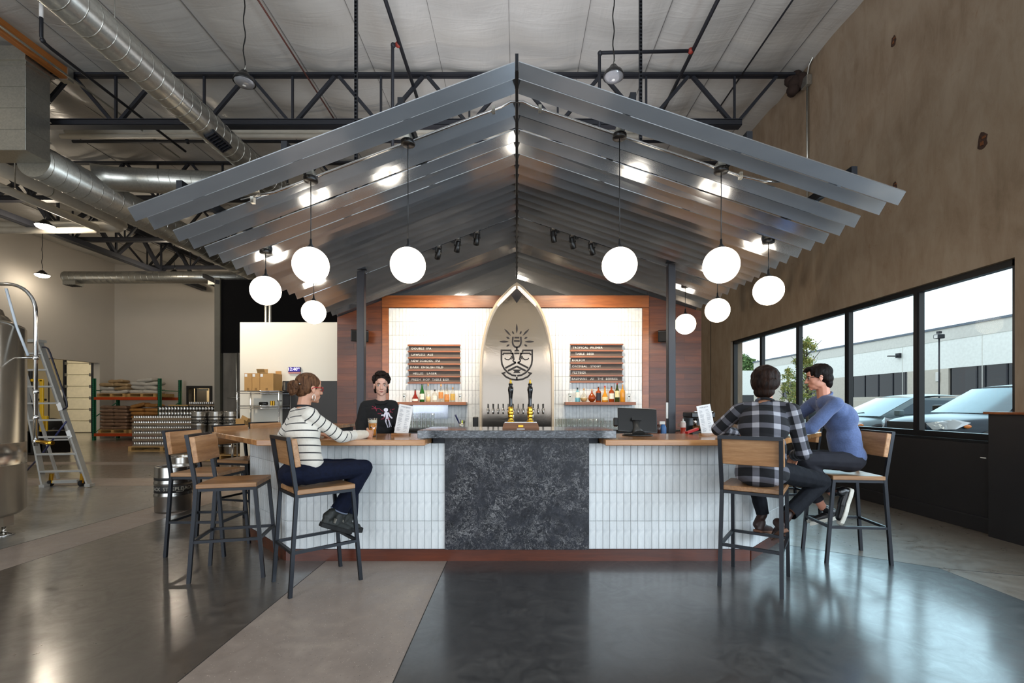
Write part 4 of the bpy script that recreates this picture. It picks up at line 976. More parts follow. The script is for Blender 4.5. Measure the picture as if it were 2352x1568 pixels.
M_SORANGE = mk('kraft_orange_sack', '#a5733a', 0.55, var=(5, 0.15, (1, 1, 1)), bump=(9, 0.5, (1, 1, 1), 0.02)); M_SWHITE = mk('white_woven_sack', '#b5b0a6', 0.5, var=(30, 0.08, (1, 1, 1)), bump=(9, 0.5, (1, 1, 1), 0.02))
sk = {}
def sack(kind, loc, rot, lab, grp, L=0.62, W=0.42, H=0.145):
    m = {'brown': M_SBROWN, 'tan': M_STAN, 'orange': M_SORANGE, 'white': M_SWHITE}[kind]; v = random.randint(0, 2); k = (kind, v, L, H)
    if k not in sk:
        sk[k], o = sack_mesh('malt_sack', m, L, W, H, v)
    else:
        o = bpy.data.objects.new('malt_sack', sk[k]); COL.objects.link(o)
    o.location = loc; o.rotation_euler = rot; tag(o, lab, 'sack', grp); return o
od = ['top', 'second', 'third', 'fourth', 'fifth', 'sixth', 'seventh']
pallet('pallet under the wrapped brown sacks, bottom level of rack', -16.4, -15.3, 18.25, 19.25, 0.275)
pallet('pallet under the orange sacks, bottom level of rack', -15.2, -14.1, 18.25, 19.25, 0.275)
pallet('pallet under the tan sacks, upper level of rack', -16.45, -15.35, 18.25, 19.25, 1.695)
pallet('pallet under the white sacks, upper level of rack', -15.25, -14.15, 18.25, 19.25, 1.695)
for k in range(7):
    for i, s in ((0, 'left'), (1, 'right')):
        sack('brown', (-16.13+0.545*i+random.uniform(-.02, .02), 18.5+random.uniform(-.02, .02), 0.415+0.066+0.134*(6-k)), (random.uniform(-.03, .03), random.uniform(-.04, .04), random.uniform(-.06, .06)), '%s brown malt sack in the %s layer from the top, wrapped lower stack' % (s, od[k]), 'brown malt sacks on the lower pallet', 0.56)
for k in range(7):
    kd = 'orange' if k < 4 else 'brown'
    for i, s in ((0, 'left'), (1, 'right')):
        z = 0.415+0.066+0.142*(6-k)+(0.03 if k == 0 else 0)
        sack(kd, (-14.92+0.53*i+random.uniform(-.03, .03), 18.5+random.uniform(-.03, .03), z), (random.uniform(-.05, .05), -0.25 if (k == 0 and i == 0) else random.uniform(-.05, .05), random.uniform(-.1, .1)), '%s %s malt sack in the %s layer from the top, lower right stack' % (s, 'orange-brown' if kd == 'orange' else 'dull brown', od[k]), 'malt sacks on the lower right pallet', 0.55)
for k, (n_, kd) in enumerate(((1, 'tan'), (2, 'tan'), (2, 'white'), (2, 'white'))):
    for i in range(n_):
        s = ['left', 'right'][i] if n_ == 2 else 'single'
        sack('tan' if (kd == 'tan' or (k == 2 and i == 1)) else 'white', (-15.9+(0.52*(i-0.5) if n_ == 2 else 0.05)+random.uniform(-.03, .03), 18.55+random.uniform(-.03, .03), 1.835+0.066+0.138*(3-k)), (random.uniform(-.08, .08), random.uniform(-.14, .14), random.uniform(-.12, .12)), '%s sack in the %s layer from the top, upper left pallet' % (s, od[k]), 'sacks on the upper left pallet', 0.58)
for k, n_ in enumerate((1, 2, 2, 2)):
    for i in range(n_):
        s = ['left', 'right'][i] if n_ == 2 else 'single'
        sack('white', (-14.72+(0.5*(i-0.5) if n_ == 2 else 0.02)+random.uniform(-.03, .03), 18.6+random.uniform(-.03, .03), 1.835+0.07+0.155*(3-k)), (random.uniform(-.08, .08), random.uniform(-.14, .14), random.uniform(-.12, .12)), '%s white sack in the %s layer from the top, upper right pallet' % (s, od[k]), 'white sacks on the upper right pallet', 0.62, 0.45, 0.165)
# stainless tank with its overflow arm
tx, ty_, tr = -5.86, 4.75, 0.6
t = thing('brewing_tank', 'polished stainless brewing tank cut by the left edge', 'tank', (tx, ty_, 0))
MB().lathe((tx, ty_, 0), [(0.08, 0.12), (0.2, 0.14), (0.56, 0.22), (tr, 0.26), (tr, 0.75), (tr+0.003, 0.752), (tr, 0.754), (tr, 0.98), (tr+0.003, 0.982), (tr, 0.984), (tr, 2.2), (0.585, 2.23), (0.5, 2.27)], 72).build('shell', M_TANK, t)
MB().lathe((tx, ty_, 0), [(0.5, 2.27), (0.46, 2.33), (0.44, 2.335), (0.42, 2.40), (0.40, 2.41), (0.36, 2.46), (0.25, 2.51), (0.0, 2.54)], 60).build('dome', M_TANK, t)
for k in range(4):
    a = math.radians(25+90*k); lx, ly = tx+0.46*math.cos(a), ty_+0.46*math.sin(a)
    g = MB().box(lx-0.05, lx+0.05, ly-0.05, ly+0.05, 0.10, 0.27).build('leg', M_TANK, t)
    MB().lathe((lx, ly, 0), [(0.0, 0.0), (0.085, 0.0), (0.08, 0.012), (0.03, 0.03), (0.018, 0.05), (0.018, 0.1), (0.0, 0.1)], 20).build('foot', M_CHROME, g)
MB().box(tx+0.33, tx+0.4, ty_-0.33, ty_-0.27, 2.3, 2.56).build('lifting_lug', M_TANK, t)
px_, py_ = -5.07, 4.93
arm = [(px_-1.2, py_, 2.66), (px_-0.32, py_, 2.66)]+[(px_-0.32+0.3*math.sin(a), py_, 2.36+0.3*math.cos(a)) for a in [PI/2*k/8 for k in range(1, 8)]]+[(px_-0.02, py_, 2.3), (px_-0.02, py_, 0.95)]
t = thing('overflow_pipe', 'polished bent pipe arching over and down beside the tank', 'pipe', (px_, py_, 0.9))
MB().tube(arm, 0.0175, 16).build('bent_tube', M_CHROME, t)
for z in (1.88, 1.52, 1.25, 1.0):
    MB().lathe((px_-0.02, py_, z), [(0.0175, -0.022), (0.027, -0.014), (0.027, 0.014), (0.0175, 0.022)], 16).build('clamp', M_CHROME, t)
MB().tube([(px_-0.02, py_, 1.88), (px_-0.36, py_-0.03, 1.88)], 0.01, 6).build('bracket', M_CHROME, t)
MB().tube([(px_-0.02, py_, 1.0), (px_+0.12, py_, 0.98), (px_+0.16, py_, 0.98)], 0.022, 10).build('valve', M_BRASS, t)
MB().tube([(px_-0.28, py_-0.05, 2.6), (px_-0.2, py_-0.02, 2.2), (px_-0.1, py_, 1.9)], 0.012, 8).build('sight_tube', mk('clear_hose', '#c9d2da', 0.2), t)
# wheeled platform ladder
L = thing('platform_ladder', 'wheeled aluminium platform ladder beside the tank', 'ladder', (-7.5, 7.9, 0))
def lp(px, py, Y): return P(px, py, Y)
FL, FR, TL, TR = lp(102, 1118, 7.85), lp(206, 1116, 7.85), lp(66, 786, 8.1), lp(92, 786, 8.1)
TL = V((TR.x-0.42, 8.1, TR.z))
MB().bar(FR, TR, 0.09, 0.03, (1, 0, 0)).build('side_rail', M_ALU, L); MB().bar(FL, TL, 0.09, 0.03, (1, 0, 0)).build('side_rail', M_ALU, L)
for k in range(8):
    f = (k+0.9)/8.6; a, b = FL.lerp(TL, f), FR.lerp(TR, f); MB().bar(a, b, 0.11, 0.028).build('step', M_ALU, L)
BL, BR = FL+V((-0.6, 0.85, 0)), FR+V((-0.9, 0.85, 0))
MB().bar(BL, TL, 0.05, 0.03).build('rear_leg', M_ALU, L); MB().bar(BR, TR+V((-0.05, 0, 0)), 0.05, 0.03).build('rear_leg', M_ALU, L)
MB().bar(TL+V((-0.02, 0, 0.02)), TR+V((0.03, 0, 0.02)), 0.18, 0.05).build('top_cap', M_ALU, L)
MB().bar(BL.lerp(TL, .3), BR.lerp(TR, .3), 0.03).build('rear_brace', M_ALU, L)
MB().tube([lp(97, 797, 7.95), lp(104, 797, 7.95), lp(110, 800, 7.95), lp(115, 810, 7.95), lp(153, 922, 7.95), lp(154, 934, 7.95), lp(150, 938, 7.95), lp(141, 941, 7.95)], 0.013, 10).build('handrail', mk('navy_rail', '#17182a', 0.4), L)
MB().tube([lp(152, 968, 7.9), lp(128, 1000, 7.95), lp(95, 1045, 8.2), lp(62, 1080, 8.5)], 0.014, 10).build('release_bar', mk('navy_rail_blue', '#2a2f5a', 0.4), L)
for px in (116, 187):
    c = lp(px, 1118, 7.95); c.z = 0.05; MB().lathe(c, [(0.0, -0.02), (0.05, -0.02), (0.05, 0.02), (0.0, 0.02)], 18, 'x').build('wheel', M_RUBBER, L)
    MB().bar(c, c+V((0, 0.02, 0.16)), 0.05, 0.03).build('caster_fork', M_BRASS, L)
MB().bar(lp(120, 1106, 8.0), lp(182, 1104, 8.0), 0.09, 0.05).build('base_channel', M_ALU, L)
for p_ in (FL, FR): MB().cbox(p_+V((0, 0, 0.02)), 0.09, 0.1, 0.05).build('rubber_foot', M_ALU, L)
for f, m in ((0.33, M_PAPER), (0.52, M_PAPER)): MB().bar(FR.lerp(TR, f)+V((0, -0.05, 0)), FR.lerp(TR, f+0.05)+V((0, -0.05, 0)), 0.075, 0.004, (0, 1, 0)).build('sticker', m, L)
# yellow lift truck behind the ladder
t = thing('lift_truck', 'yellow pallet lift truck seen through the ladder', 'lift truck', (-12.9, 13.2, 0)); M_YEL = mk('yellow_paint', '#e0b21e', 0.4)
def lb(name, x0, x1, y0, y1, Y, dp, m): 
    a, b = P(x0, y1, Y), P(x1, y0, Y); MB().box(a.x, b.x, Y, Y+dp, max(0, a.z), b.z).build(name, m, t, bevel=0.01)
lb('mast', 90, 98, 872, 1040, 12.9, 0.05, M_YEL); lb('mast', 64, 71, 850, 1040, 12.9, 0.06, M_BLACKP); lb('top_rail', 62, 97, 870, 876, 12.9, 0.05, M_YEL); lb('body', 60, 106, 955, 966, 12.88, 0.08, M_YEL); lb('battery', 58, 107, 990, 1044, 12.9, 0.7, M_BLACK); lb('post', 97, 106, 962, 1000, 13.0, 0.06, M_YEL); lb('carriage', 66, 76, 885, 950, 12.95, 0.08, M_BLACK); lb('crossbar', 62, 100, 915, 920, 12.95, 0.1, M_BLACKP)
c = P(119, 981, 16.5); c.z = 0.45; o = MB().lathe(c, [(0.15, -0.12), (0.45, -0.14), (0.47, 0.0), (0.45, 0.14), (0.15, 0.12)], 28, 'x').build('truck_tyre', M_RUBBER); tag(o, 'black tyre standing on the floor behind the ladder', 'tyre')
MB().lathe(c, [(0.0, -0.1), (0.15, -0.12), (0.15, 0.12), (0.0, 0.1)], 20, 'x').build('hub', M_TRUSS, o)
o = MB().box(-23.1, -22.72, 23.36, 23.39, 1.35, 2.15).build('notice_board', M_PAPER); tag(o, 'white notice sheets behind the ladder handrail', 'notice board')
# things along the white partition
PY0 = PY-0.02
t = thing('wire_shelf', 'chrome wire shelving unit against the white partition', 'shelf', (-4.8, 8.5, 0))
sx0, sx1, sy0, sy1 = (556-CX)/F_PX*8.6, (650-CX)/F_PX*8.6, 8.45, 8.88
for x in (sx0, sx1, ):
    for y in (sy0, sy1): MB().tube([(x, y, 0), (x, y, 1.62)], 0.013, 8).build('post', M_CHROME, t)
for zpx, in ((898,), (932,)):
    z = CAM_Z+(CY-zpx)/F_PX*8.5; mb = MB()
    for y in (sy0, sy1): mb.tube([(sx0, y, z), (sx1, y, z)], 0.008, 6); mb.tube([(sx0, y, z-0.04), (sx1, y, z-0.04)], 0.006, 6)
    for k in range(30): mb.tube([(sx0+(sx1-sx0)*k/29, sy0, z), (sx0+(sx1-sx0)*k/29, sy1, z)], 0.004, 4)
    mb.build('wire_deck', M_CHROME, t); MB().box(sx0+0.01, sx1-0.01, sy0+0.01, sy1-0.01, z+0.003, z+0.006).build('shelf_liner', M_GALV, t)
z1 = CAM_Z+(CY-898)/F_PX*8.5+0.008
for px0, px1, ytop, lab in ((561, 578.5, 857, 'left closed cardboard box on top wire shelf'), (579, 596.5, 857, 'middle closed cardboard box on top wire shelf'), (597, 628, 857, 'right cardboard box with raised open flaps on top wire shelf')):
    a0, a1 = (px0-CX)/F_PX*8.5, (px1-CX)/F_PX*8.5; zt = CAM_Z+(CY-ytop)/F_PX*8.5
    b = MB().box(a0, a1, 8.5, 8.82, z1, zt).build('cardboard_box', M_CARD, bevel=0.003); tag(b, lab, 'box', 'cardboard boxes on the wire shelf')
    MB().box(a0+0.01, a0+0.055, 8.497, 8.5, zt-0.065, zt-0.01).build('paper_label', M_PAPER, b); MB().box((a0+a1)/2-0.02, (a0+a1)/2+0.02, 8.498, 8.5, z1+0.01, z1+0.05).build('tape', mk('brown_tape', '#8f6a3c', 0.4), b)
    if px1 > 600:
        MB().bar((a0+0.02, 8.51, zt), (a0+0.02, 8.47, zt+0.075), 0.14, 0.004, (0, 1, 0)).cbox((a0+0.075, 8.5, zt+0.037), 0.14, 0.006, 0.075).build('flap', M_CARD, b); MB().cbox((a1-0.06, 8.8, zt+0.03), 0.11, 0.006, 0.06).build('flap', M_CARD, b)
z2 = CAM_Z+(CY-932)/F_PX*8.5+0.008
o = MB().tube([(-4.72, 8.55, z2+0.035), (-4.58, 8.55, z2+0.035)], 0.032, 12).build('dark_roll', M_BLACK); tag(o, 'dark rolled item lying on second wire shelf', 'roll')
M_GOLD = mk('gold_tin', '#b48b2e', 0.3, 0.8)
for k, px in enumerate((623, 628.5)):
    X = (px-CX)/F_PX*8.55; o = MB().lathe((X, 8.55, z2), [(0, 0), (0.022, 0), (0.022, 0.085), (0, 0.085)], 14).build('gold_can', M_GOLD, smooth=False); tag(o, '%s of two gold cans on second wire shelf' % ('left', 'right')[k], 'can', 'gold cans on the wire shelf')
for k, px in enumerate((639, 645)):
    X = (px-CX)/F_PX*8.55; o = MB().lathe((X, 8.55, z2), [(0, 0), (0.024, 0), (0.024, 0.07), (0.016, 0.078), (0.016, 0.09), (0, 0.09)], 14).build('glass_jar', M_GLASS); tag(o, '%s clear jar with black lid on second wire shelf' % ('left', 'right')[k], 'jar', 'jars on the wire shelf')
    MB().lathe((X, 8.55, z2+0.078), [(0, 0), (0.019, 0), (0.019, 0.016), (0, 0.016)], 14).build('lid', M_BLACK, o)
b = MB().box(-4.95, -4.8, 8.2, 8.4, 0.98, 1.14).build('cardboard_box', M_CARD); tag(b, 'small open cardboard box behind the keg stack', 'box')
MB().cbox((-4.79, 8.2, 1.15), 0.12, 0.005, 0.06, Matrix.Rotation(0.5, 3, 'Y')).build('flap', M_CARD, b)
tb = thing('prep_table', 'stainless prep table in front of the wire shelf', 'table', (-4.6, 8.1, 0))
MB().box(-5.15, -3.75, 7.85, 8.4, 0.93, 0.97).build('table_top', M_STAIN, tb, bevel=0.005)
for x in (-5.1, -3.8):
    for y in (7.9, 8.35): MB().tube([(x, y, 0), (x, y, 0.93)], 0.02, 8).build('leg', M_STAIN, tb)
for k in range(5):
    o = MB().lathe((-4.35+0.09*k, 8.0, 0.971), [(0, 0), (0.03, 0), (0.036, 0.085), (0.034, 0.085), (0.028, 0.006), (0, 0.006)], 14).build('drinking_glass', M_GLASS); tag(o, ['first', 'second', 'third', 'fourth', 'fifth'][k]+' clear tumbler from left in the row on stainless prep table', 'glass', 'tumblers on the prep table')
# digital clock
cx_, cz_ = (676-CX)/F_PX*8.92, CAM_Z+(CY-850)/F_PX*8.92
ck = thing('wall_clock', 'blue digital clock reading 12:40 on the white partition', 'clock', (cx_, 8.93, cz_))
MB().box(cx_-0.115, cx_+0.115, 8.915, 8.945, cz_-0.03, cz_+0.06).build('case', M_BLACK, ck)
a = emit('clock_face_blue', (0.035, 0.01, 0.30), 1.0); a.node_tree.nodes['Principled BSDF'].inputs['Base Color'].default_value = (0.01, 0.01, 0.03, 1); MB().box(cx_-0.11, cx_+0.11, 8.912, 8.915, cz_-0.026, cz_+0.056).build('screen', a, ck)
M_DIG = emit('clock_digits', (0.75, 0.7, 1.0), 1.6)
text('12:40', 0.085, FACE((cx_-0.03, 8.911, cz_+0.017)), M_DIG, ck, 'digits'); text('PM', 0.03, FACE((cx_+0.085, 8.911, cz_+0.035)), M_DIG, ck, 'digits')
MB().box(cx_-0.115, cx_+0.115, 8.92, 8.945, cz_-0.062, cz_-0.032).build('stand', mk('pink_strip', '#c98a86', 0.5), ck)
for px in (611, 620):
    X = (px-CX)/F_PX*9.6; o = MB().tube([(X, 9.6, 0), (X, 9.6, 5.2)], 0.03, 10).build('vertical_conduit', M_GALV); tag(o, '%s grey conduit rising behind the white partition' % ('left', 'right')[px > 615], 'conduit', 'conduits behind the partition')
# ------------------------------------------------------------------ tap wall (lancet arch) and its crest
AY = 8.14; AK = AY/F_PX; ACX = 0.0
half = [(0.642, 0.75), (0.642, 1.971), (0.627, 2.241), (0.597, 2.474), (0.543, 2.726), (0.462, 2.96), (0.354, 3.157), (0.228, 3.301), (0.102, 3.427), (0.0, 3.50)]
def smooth_half(h, sub=4):
    out = []
    for i in range(len(h)-1):
        p0 = V(h[max(0, i-1)]); p1 = V(h[i]); p2 = V(h[i+1]); p3 = V(h[min(len(h)-1, i+2)])
        if i < 1: out.append(p1); continue
        if i == 1: p0 = V((0.642, 1.7))
        if i == len(h)-2: p3 = p2+(p2-p1)
        for k in range(sub):
            t = k/sub; out.append(0.5*((2*p1)+(p2-p0)*t+(2*p0-5*p1+4*p2-p3)*t*t+(3*p1-p0-3*p2+p3)*t**3))
    out.append(V(h[-1])); return out
hs = smooth_half(half)
def arch_poly(ins):
    r = []
    for i, p in enumerate(hs):
        d = (hs[min(i+1, len(hs)-1)]-hs[max(i-1, 0)]).normalized(); n = V((-d.y, d.x))
        q = p+n*ins
        if i == len(hs)-1: q = V((0, p.y-ins*1.35))
        if i == 0: q = V((p.x-ins, p.y))
        q.x = max(0.0, q.x); r.append(q)
    return [(p.x, p.y) for p in r]+[(-p.x, p.y) for p in r[-2::-1]]
aw = thing('tap_arch', 'pointed stainless steel arch with taps and crest behind the bar', 'arch', (0, AY, 0.75))
MB().prism(arch_poly(0.03), AY+0.03, AY+0.05, 'y').build('arch_plate', M_STAIN, aw)
po, pi = arch_poly(0.0), arch_poly(0.034); mb = MB(); n = len(po)
mb.add([(x, AY-0.10, z) for x, z in po]+[(x, AY-0.10, z) for x, z in pi]+[(x, WY-0.003, z) for x, z in po]+[(x, AY+0.05, z) for x, z in pi],
       [f for i in range(n-1) for f in ((i, i+1, n+i+1, n+i), (2*n+i, i+0, i+1, 2*n+i+1), (n+i, n+i+1, 3*n+i+1, 3*n+i))])
M_RIM = mk('satin_rim_steel', '#b9a58c', 0.38, 0.85)
mb.build('arch_rim', M_RIM, aw)
M_CUT = mk('dark_umber', '#1c1310', 0.6)
MB().prism([(-0.10, 3.31), (0, 3.165), (0.10, 3.31), (0, 3.43)], AY+0.024, AY+0.03, 'y').build('apex_panel', M_CUT, aw)  # flat dark kite laid on the arch plate
mb = MB()
for s in (-1, 1): mb.bar((s*0.02, AY-0.03, 3.44), (s*0.34, AY-0.03, 3.12), 0.012, 0.008)
mb.build('light_strip', emit('strip_lit', (1.0, 0.93, 0.82), 9.0), aw)
def em(q): return ((q[0]-630)/1287.0*0.98, CAM_Z-((730+q[1]/9.8)-CY)*AK)
mb = MB(); lo, hi = AY+0.022, AY+0.031
def lens_(a, b, wd):
    a, b = V(a), V(b); d = b-a; nn = V((-d.y, d.x)).normalized(); pts = []
    for k in range(9): t = k/8; pts.append(a+d*t+nn*(wd/2*math.sin(PI*t)))
    for k in range(7, 0, -1): t = k/8; pts.append(a+d*t-nn*(wd/2*math.sin(PI*t)))
    mb.prism([em(p) for p in pts], lo, hi, 'y')
for a, b, wd in (((630, 118), (630, 345), 44), ((340, 238), (495, 395), 42), ((918, 240), (762, 395), 42), ((228, 528), (444, 528), 44), ((816, 528), (1034, 528), 44), ((522, 290), (567, 364), 40), ((738, 287), (698, 364), 40), ((386, 424), (464, 462), 40), ((876, 424), (800, 464), 40), ((386, 634), (466, 595), 40), ((797, 595), (876, 634), 40)): lens_(a, b, wd)
def st_(p, wd): stroke(mb, p, wd, lo, hi, em)
st_([(542, 418), (532, 540), (546, 600), (580, 640), (630, 656), (680, 640), (714, 600), (730, 540), (722, 418)], 38)
st_([(574, 437), (690, 437)], 34); st_([(564, 510), (696, 510)], 38); st_([(630, 650), (630, 718)], 42)
mb.prism([em(p) for p in ((568, 746), (590, 712), (670, 712), (692, 746))], lo, hi, 'y')
for s in (1, -1):
    def mm(p): return [((x if s > 0 else 1260-x), y) for x, y in p]
    st_(mm([(505, 768), (486, 724), (276, 724), (276, 940), (290, 1040), (340, 1140), (420, 1225), (520, 1283), (618, 1300)]), 38)
    st_(mm([(306, 828), (330, 792), (546, 792)]), 34)
    mb.prism([em(p) for p in mm([(500, 780), (553, 780), (582, 930), (560, 958), (612, 985), (618, 1005), (580, 1022), (528, 965), (545, 900), (500, 938), (525, 850)])], lo, hi, 'y')
    st_(mm([(352, 900), (385, 930), (440, 938), (488, 908), (512, 850)]), 24)
    st_(mm([(612, 1000), (364, 1124)]), 40); st_(mm([(424, 1188), (630, 1086)]), 42)
    st_(mm([(372, 1222), (304, 1244), (380, 1322), (500, 1378), (630, 1394)]), 38)
st_([(570, 793), (692, 793)], 34); st_([(630, 1325), (630, 1394)], 40)
mb.prism([em(p) for p in ((524, 1158), (736, 1158), (686, 1196), (712, 1236), (550, 1236), (576, 1196))], lo, hi, 'y')
mb.build('crest', M_CUT, aw)
# twelve beer taps
for k in range(12):
    px = 1120.5+k*11.62; X = (px-CX)/F_PX*8.05+0.0; z = CAM_Z-(941-CY)/F_PX*8.05
    t = thing('beer_tap', '%s beer tap from the left on the steel arch' % ['first', 'second', 'third', 'fourth', 'fifth', 'sixth', 'seventh', 'eighth', 'ninth', 'tenth', 'eleventh', 'twelfth'][k], 'tap', (X, AY+0.03, z), 'beer taps on the arch')
    MB().lathe((X, AY+0.03, z), [(0, -0.02), (0.026, -0.02), (0.026, 0.0), (0, 0.0)], 14, 'y').tube([(X, AY+0.02, z), (X, 8.06, z)], 0.011, 10).build('shank', M_CHROME, t)
    MB().tube([(X, 8.06, z+0.035), (X, 8.06, z-0.005), (X, 8.045, z-0.03), (X, 8.04, z-0.07)], [0.014, 0.016, 0.012, 0.009], 10).build('faucet', M_CHROME, t)
    MB().tube([(X, 8.06, z+0.035), (X, 8.06, z+0.05), (X, 8.06, z+0.105)], [0.006, 0.008, 0.011 if k % 2 else 0.006], 8).build('tap_handle', M_BLACK, t)
# ------------------------------------------------------------------ letter boards
M_BOARD = mk('grey_brown_board', '#55483f', 0.6); M_LETW = mk('white_letters', '#f2efe6', 0.5)
def board(px0, px1, pyt, pyb, rows, lab):
    Y = 8.46; s = Y/F_PX; x0, x1, zt, zb = (px0-CX)*s, (px1-CX)*s, CAM_Z+(CY-pyt)*s, CAM_Z+(CY-pyb)*s
    t = thing('beer_board', lab, 'menu board', ((x0+x1)/2, Y, zb), 'beer letter boards'); h = (zt-zb)/6
    MB().box(x0+0.015, x1-0.015, Y+0.005, Y+0.03, zb, zt).build('panel', M_BOARD, t)
    for k in range(7): MB().box(x0, x1, Y-0.03, Y+0.005, zt-k*h-0.014, zt-k*h+0.014).build('rail', W_HEAD, t)
    for k, (dx, body) in enumerate(rows):
        o = text(body, 0.056, FACE((x0+dx*s, Y+0.002, zt-(k+0.5)*h)), M_LETW, t, 'lettering', 'LEFT', 0.002, 1.12)
board(937, 1058, 793, 879, [(8, 'DOUBLE  IPA'), (8, 'LAWLESS  ALE'), (7, 'NEW SCHOOL  IPA'), (5, 'DARK  ENGLISH MILD'), (11, 'HELLES   LAGER'), (8, 'FRESH  HOP  TABLE BIER')], 'cedar letter board left of the arch, headed DOUBLE IPA')
board(1309, 1431, 791, 877, [(6, 'TROPICAL  PILSNER'), (12, 'TABLE  BEER'), (5, 'KOLSCH'), (5, 'OATMEAL   STOUT'), (6, 'FESTBIER'), (4, 'BAUMANS   All   THE  BERRIES')], 'cedar letter board right of the arch, headed TROPICAL PILSNER')
# ------------------------------------------------------------------ bottle shelves
def px2(px, Y): return (px-CX)/F_PX*Y
BYY = 8.36
shz = CAM_Z-(923-CY)/F_PX*BYY
for px0, px1, lab in ((900, 1072, 'cedar bottle shelf left of the steel arch'), (1297, 1457, 'cedar bottle shelf right of the steel arch')):
    o = MB().box(px2(px0, BYY), px2(px1, BYY), 8.24, 8.49, shz-0.055, shz).build('bottle_shelf', W_HEAD, bevel=0.003); tag(o, lab, 'shelf', 'bottle shelves')
def bottle(px, htop, prof, glass, label, cap, lab, liquid=None, lab_z=(0.25, 0.55)):
    X = px2(px, BYY); H = (923-htop)/F_PX*BYY; t = thing('spirit_bottle', lab, 'bottle', (X, BYY, shz+0.001), 'bottles on the back bar shelves')
    prof = [(r*1.22 if r > 0.014 else r, f) for r, f in prof]; pr = [(r, f*H) for r, f in prof]; rmax = max(r for r, _ in prof)
    MB().lathe((X, BYY, shz+0.001), pr, 20).build('glass_body', glass, t)
    if liquid is not None:
        fill = liquid[1]; pl = [(max(0, r-0.003), f*H) for r, f in prof if f <= fill]; pl = [(0, pl[0][1]+0.004)]+[(r, max(z, pl[0][1]+0.004)) for r, z in pl]+[(pl[-1][0], fill*H), (0, fill*H)]
        MB().lathe((X, BYY, shz+0.001), pl, 18).build('spirit', liquid[0], t)
    top = prof[-1]; MB().lathe((X, BYY, shz+0.001), [(0.0135, (0.86)*H), (0.0145, 0.87*H), (0.0145, H), (0.0, H)], 14).build('cap', cap, t)
    if label is not None:
        a, b = lab_z; rr = None
        for i in range(len(prof)-1):
            if prof[i][1] <= (a+b)/2 <= prof[i+1][1]: rr = max(prof[i][0], prof[i+1][0])
        rr = (rr or rmax)+0.0012; n = 14; vs = []
        for zz in (a*H, b*H):
            for k in range(n+1):
                an = math.radians(-90-62+124*k/n); vs.append((X+rr*math.cos(an), BYY+rr*math.sin(an), shz+zz))
        MB().add(vs, [(k, k+1, n+1+k+1, n+1+k) for k in range(n)], True).build('paper_label', label, t)
        MB().add([V((X-rr*0.5, BYY-rr*0.9, shz+(a+(b-a)*f)*H)) for f in (0.45, 0.6)]+[V((X+rr*0.5, BYY-rr*0.9, shz+(a+(b-a)*f)*H)) for f in (0.6, 0.45)], [(0, 1, 2, 3)]).build('label_print', M_BLACKP, t)
    return t
STD = [(0.0, 0.0), (0.036, 0.0), (0.038, 0.02), (0.038, 0.55), (0.033, 0.64), (0.016, 0.74), (0.0135, 0.80), (0.0135, 0.97)]
TALL = [(0.0, 0.0), (0.034, 0.0), (0.036, 0.02), (0.036, 0.50), (0.028, 0.62), (0.015, 0.76), (0.0135, 0.98)]
BULB = [(0.0, 0.0), (0.025, 0.0), (0.05, 0.16), (0.056, 0.28), (0.046, 0.48), (0.02, 0.64), (0.0135, 0.74), (0.0135, 0.97)]
BELL = [(0.0, 0.0), (0.044, 0.0), (0.047, 0.03), (0.046, 0.30), (0.03, 0.46), (0.015, 0.62), (0.0135, 0.97)]
SQ = [(0.0, 0.0), (0.037, 0.0), (0.039, 0.03), (0.039, 0.62), (0.034, 0.7), (0.015, 0.76), (0.0135, 0.97)]
def col(n, h, r=0.12): return mk(n, h, r)
G_CL = glassy('bottle_clear', (0.95, 0.93, 0.88), 0.12); G_GR = mk('green_bottle_glass', '#1f5a24', 0.08); G_AM = mk('amber_spirit', '#8f3a0c', 0.08); G_RED = mk('red_brown_glass', '#7d1f14', 0.08)
G_GOLD = mk('golden_spirit', '#c98a2a', 0.1); G_PALE = mk('pale_spirit', '#e0c792', 0.1); G_BLUE = glassy('pale_blue_glass', (0.55, 0.85, 0.92), 0.12); G_OLIVE = mk('olive_glass', '#2f3a14', 0.08)
L_W = mk('bottle_label_white', '#e8e2d4', 0.6); L_OR = mk('bottle_label_orange', '#d08a4a', 0.6); L_BK = mk('bottle_label_dark', '#2c2a33', 0.6); L_YE = mk('bottle_label_ochre', '#c9a24c', 0.6); L_CR = mk('bottle_label_cream', '#e6d9a8', 0.6)
C_BK = M_BLACK; C_RED = M_RED; C_CORK = mk('cork', '#b48a5a', 0.7)
bottle(953.7, 894, BELL, G_RED, L_W, C_BK, 'round shouldered red-brown bottle, first at left of left shelf', None, (0.06, 0.26))
bottle(969.5, 882, TALL, G_GR, L_W, C_BK, 'tall green glass bottle with white label on left shelf', None, (0.14, 0.46))
bottle(983.5, 881, TALL, G_CL, None, C_CORK, 'tall clear empty looking bottle beside the green bottle', (G_PALE, 0.3))
bottle(998.5, 894, SQ, G_CL, L_W, C_BK, 'short clear bottle with black stopper and white label, left shelf', None, (0.16, 0.5))
bottle(1013, 882, STD, G_CL, L_OR, C_CORK, 'clear bottle with pale orange label and pale stopper, left shelf', None, (0.2, 0.55))
bottle(1026.5, 884, SQ, G_CL, L_OR, M_GLASS, 'squat bottle with orange lower label, sixth on left shelf', (G_GOLD, 0.3), (0.1, 0.45))
bottle(1040, 889, STD, G_CL, L_YE, C_CORK, 'clear bottle with oval ochre label, last on left shelf', None, (0.12, 0.55))
bottle(1326.5, 890, SQ, G_BLUE, L_W, C_BK, 'pale blue square bottle, first at left of right shelf', None, (0.3, 0.68))
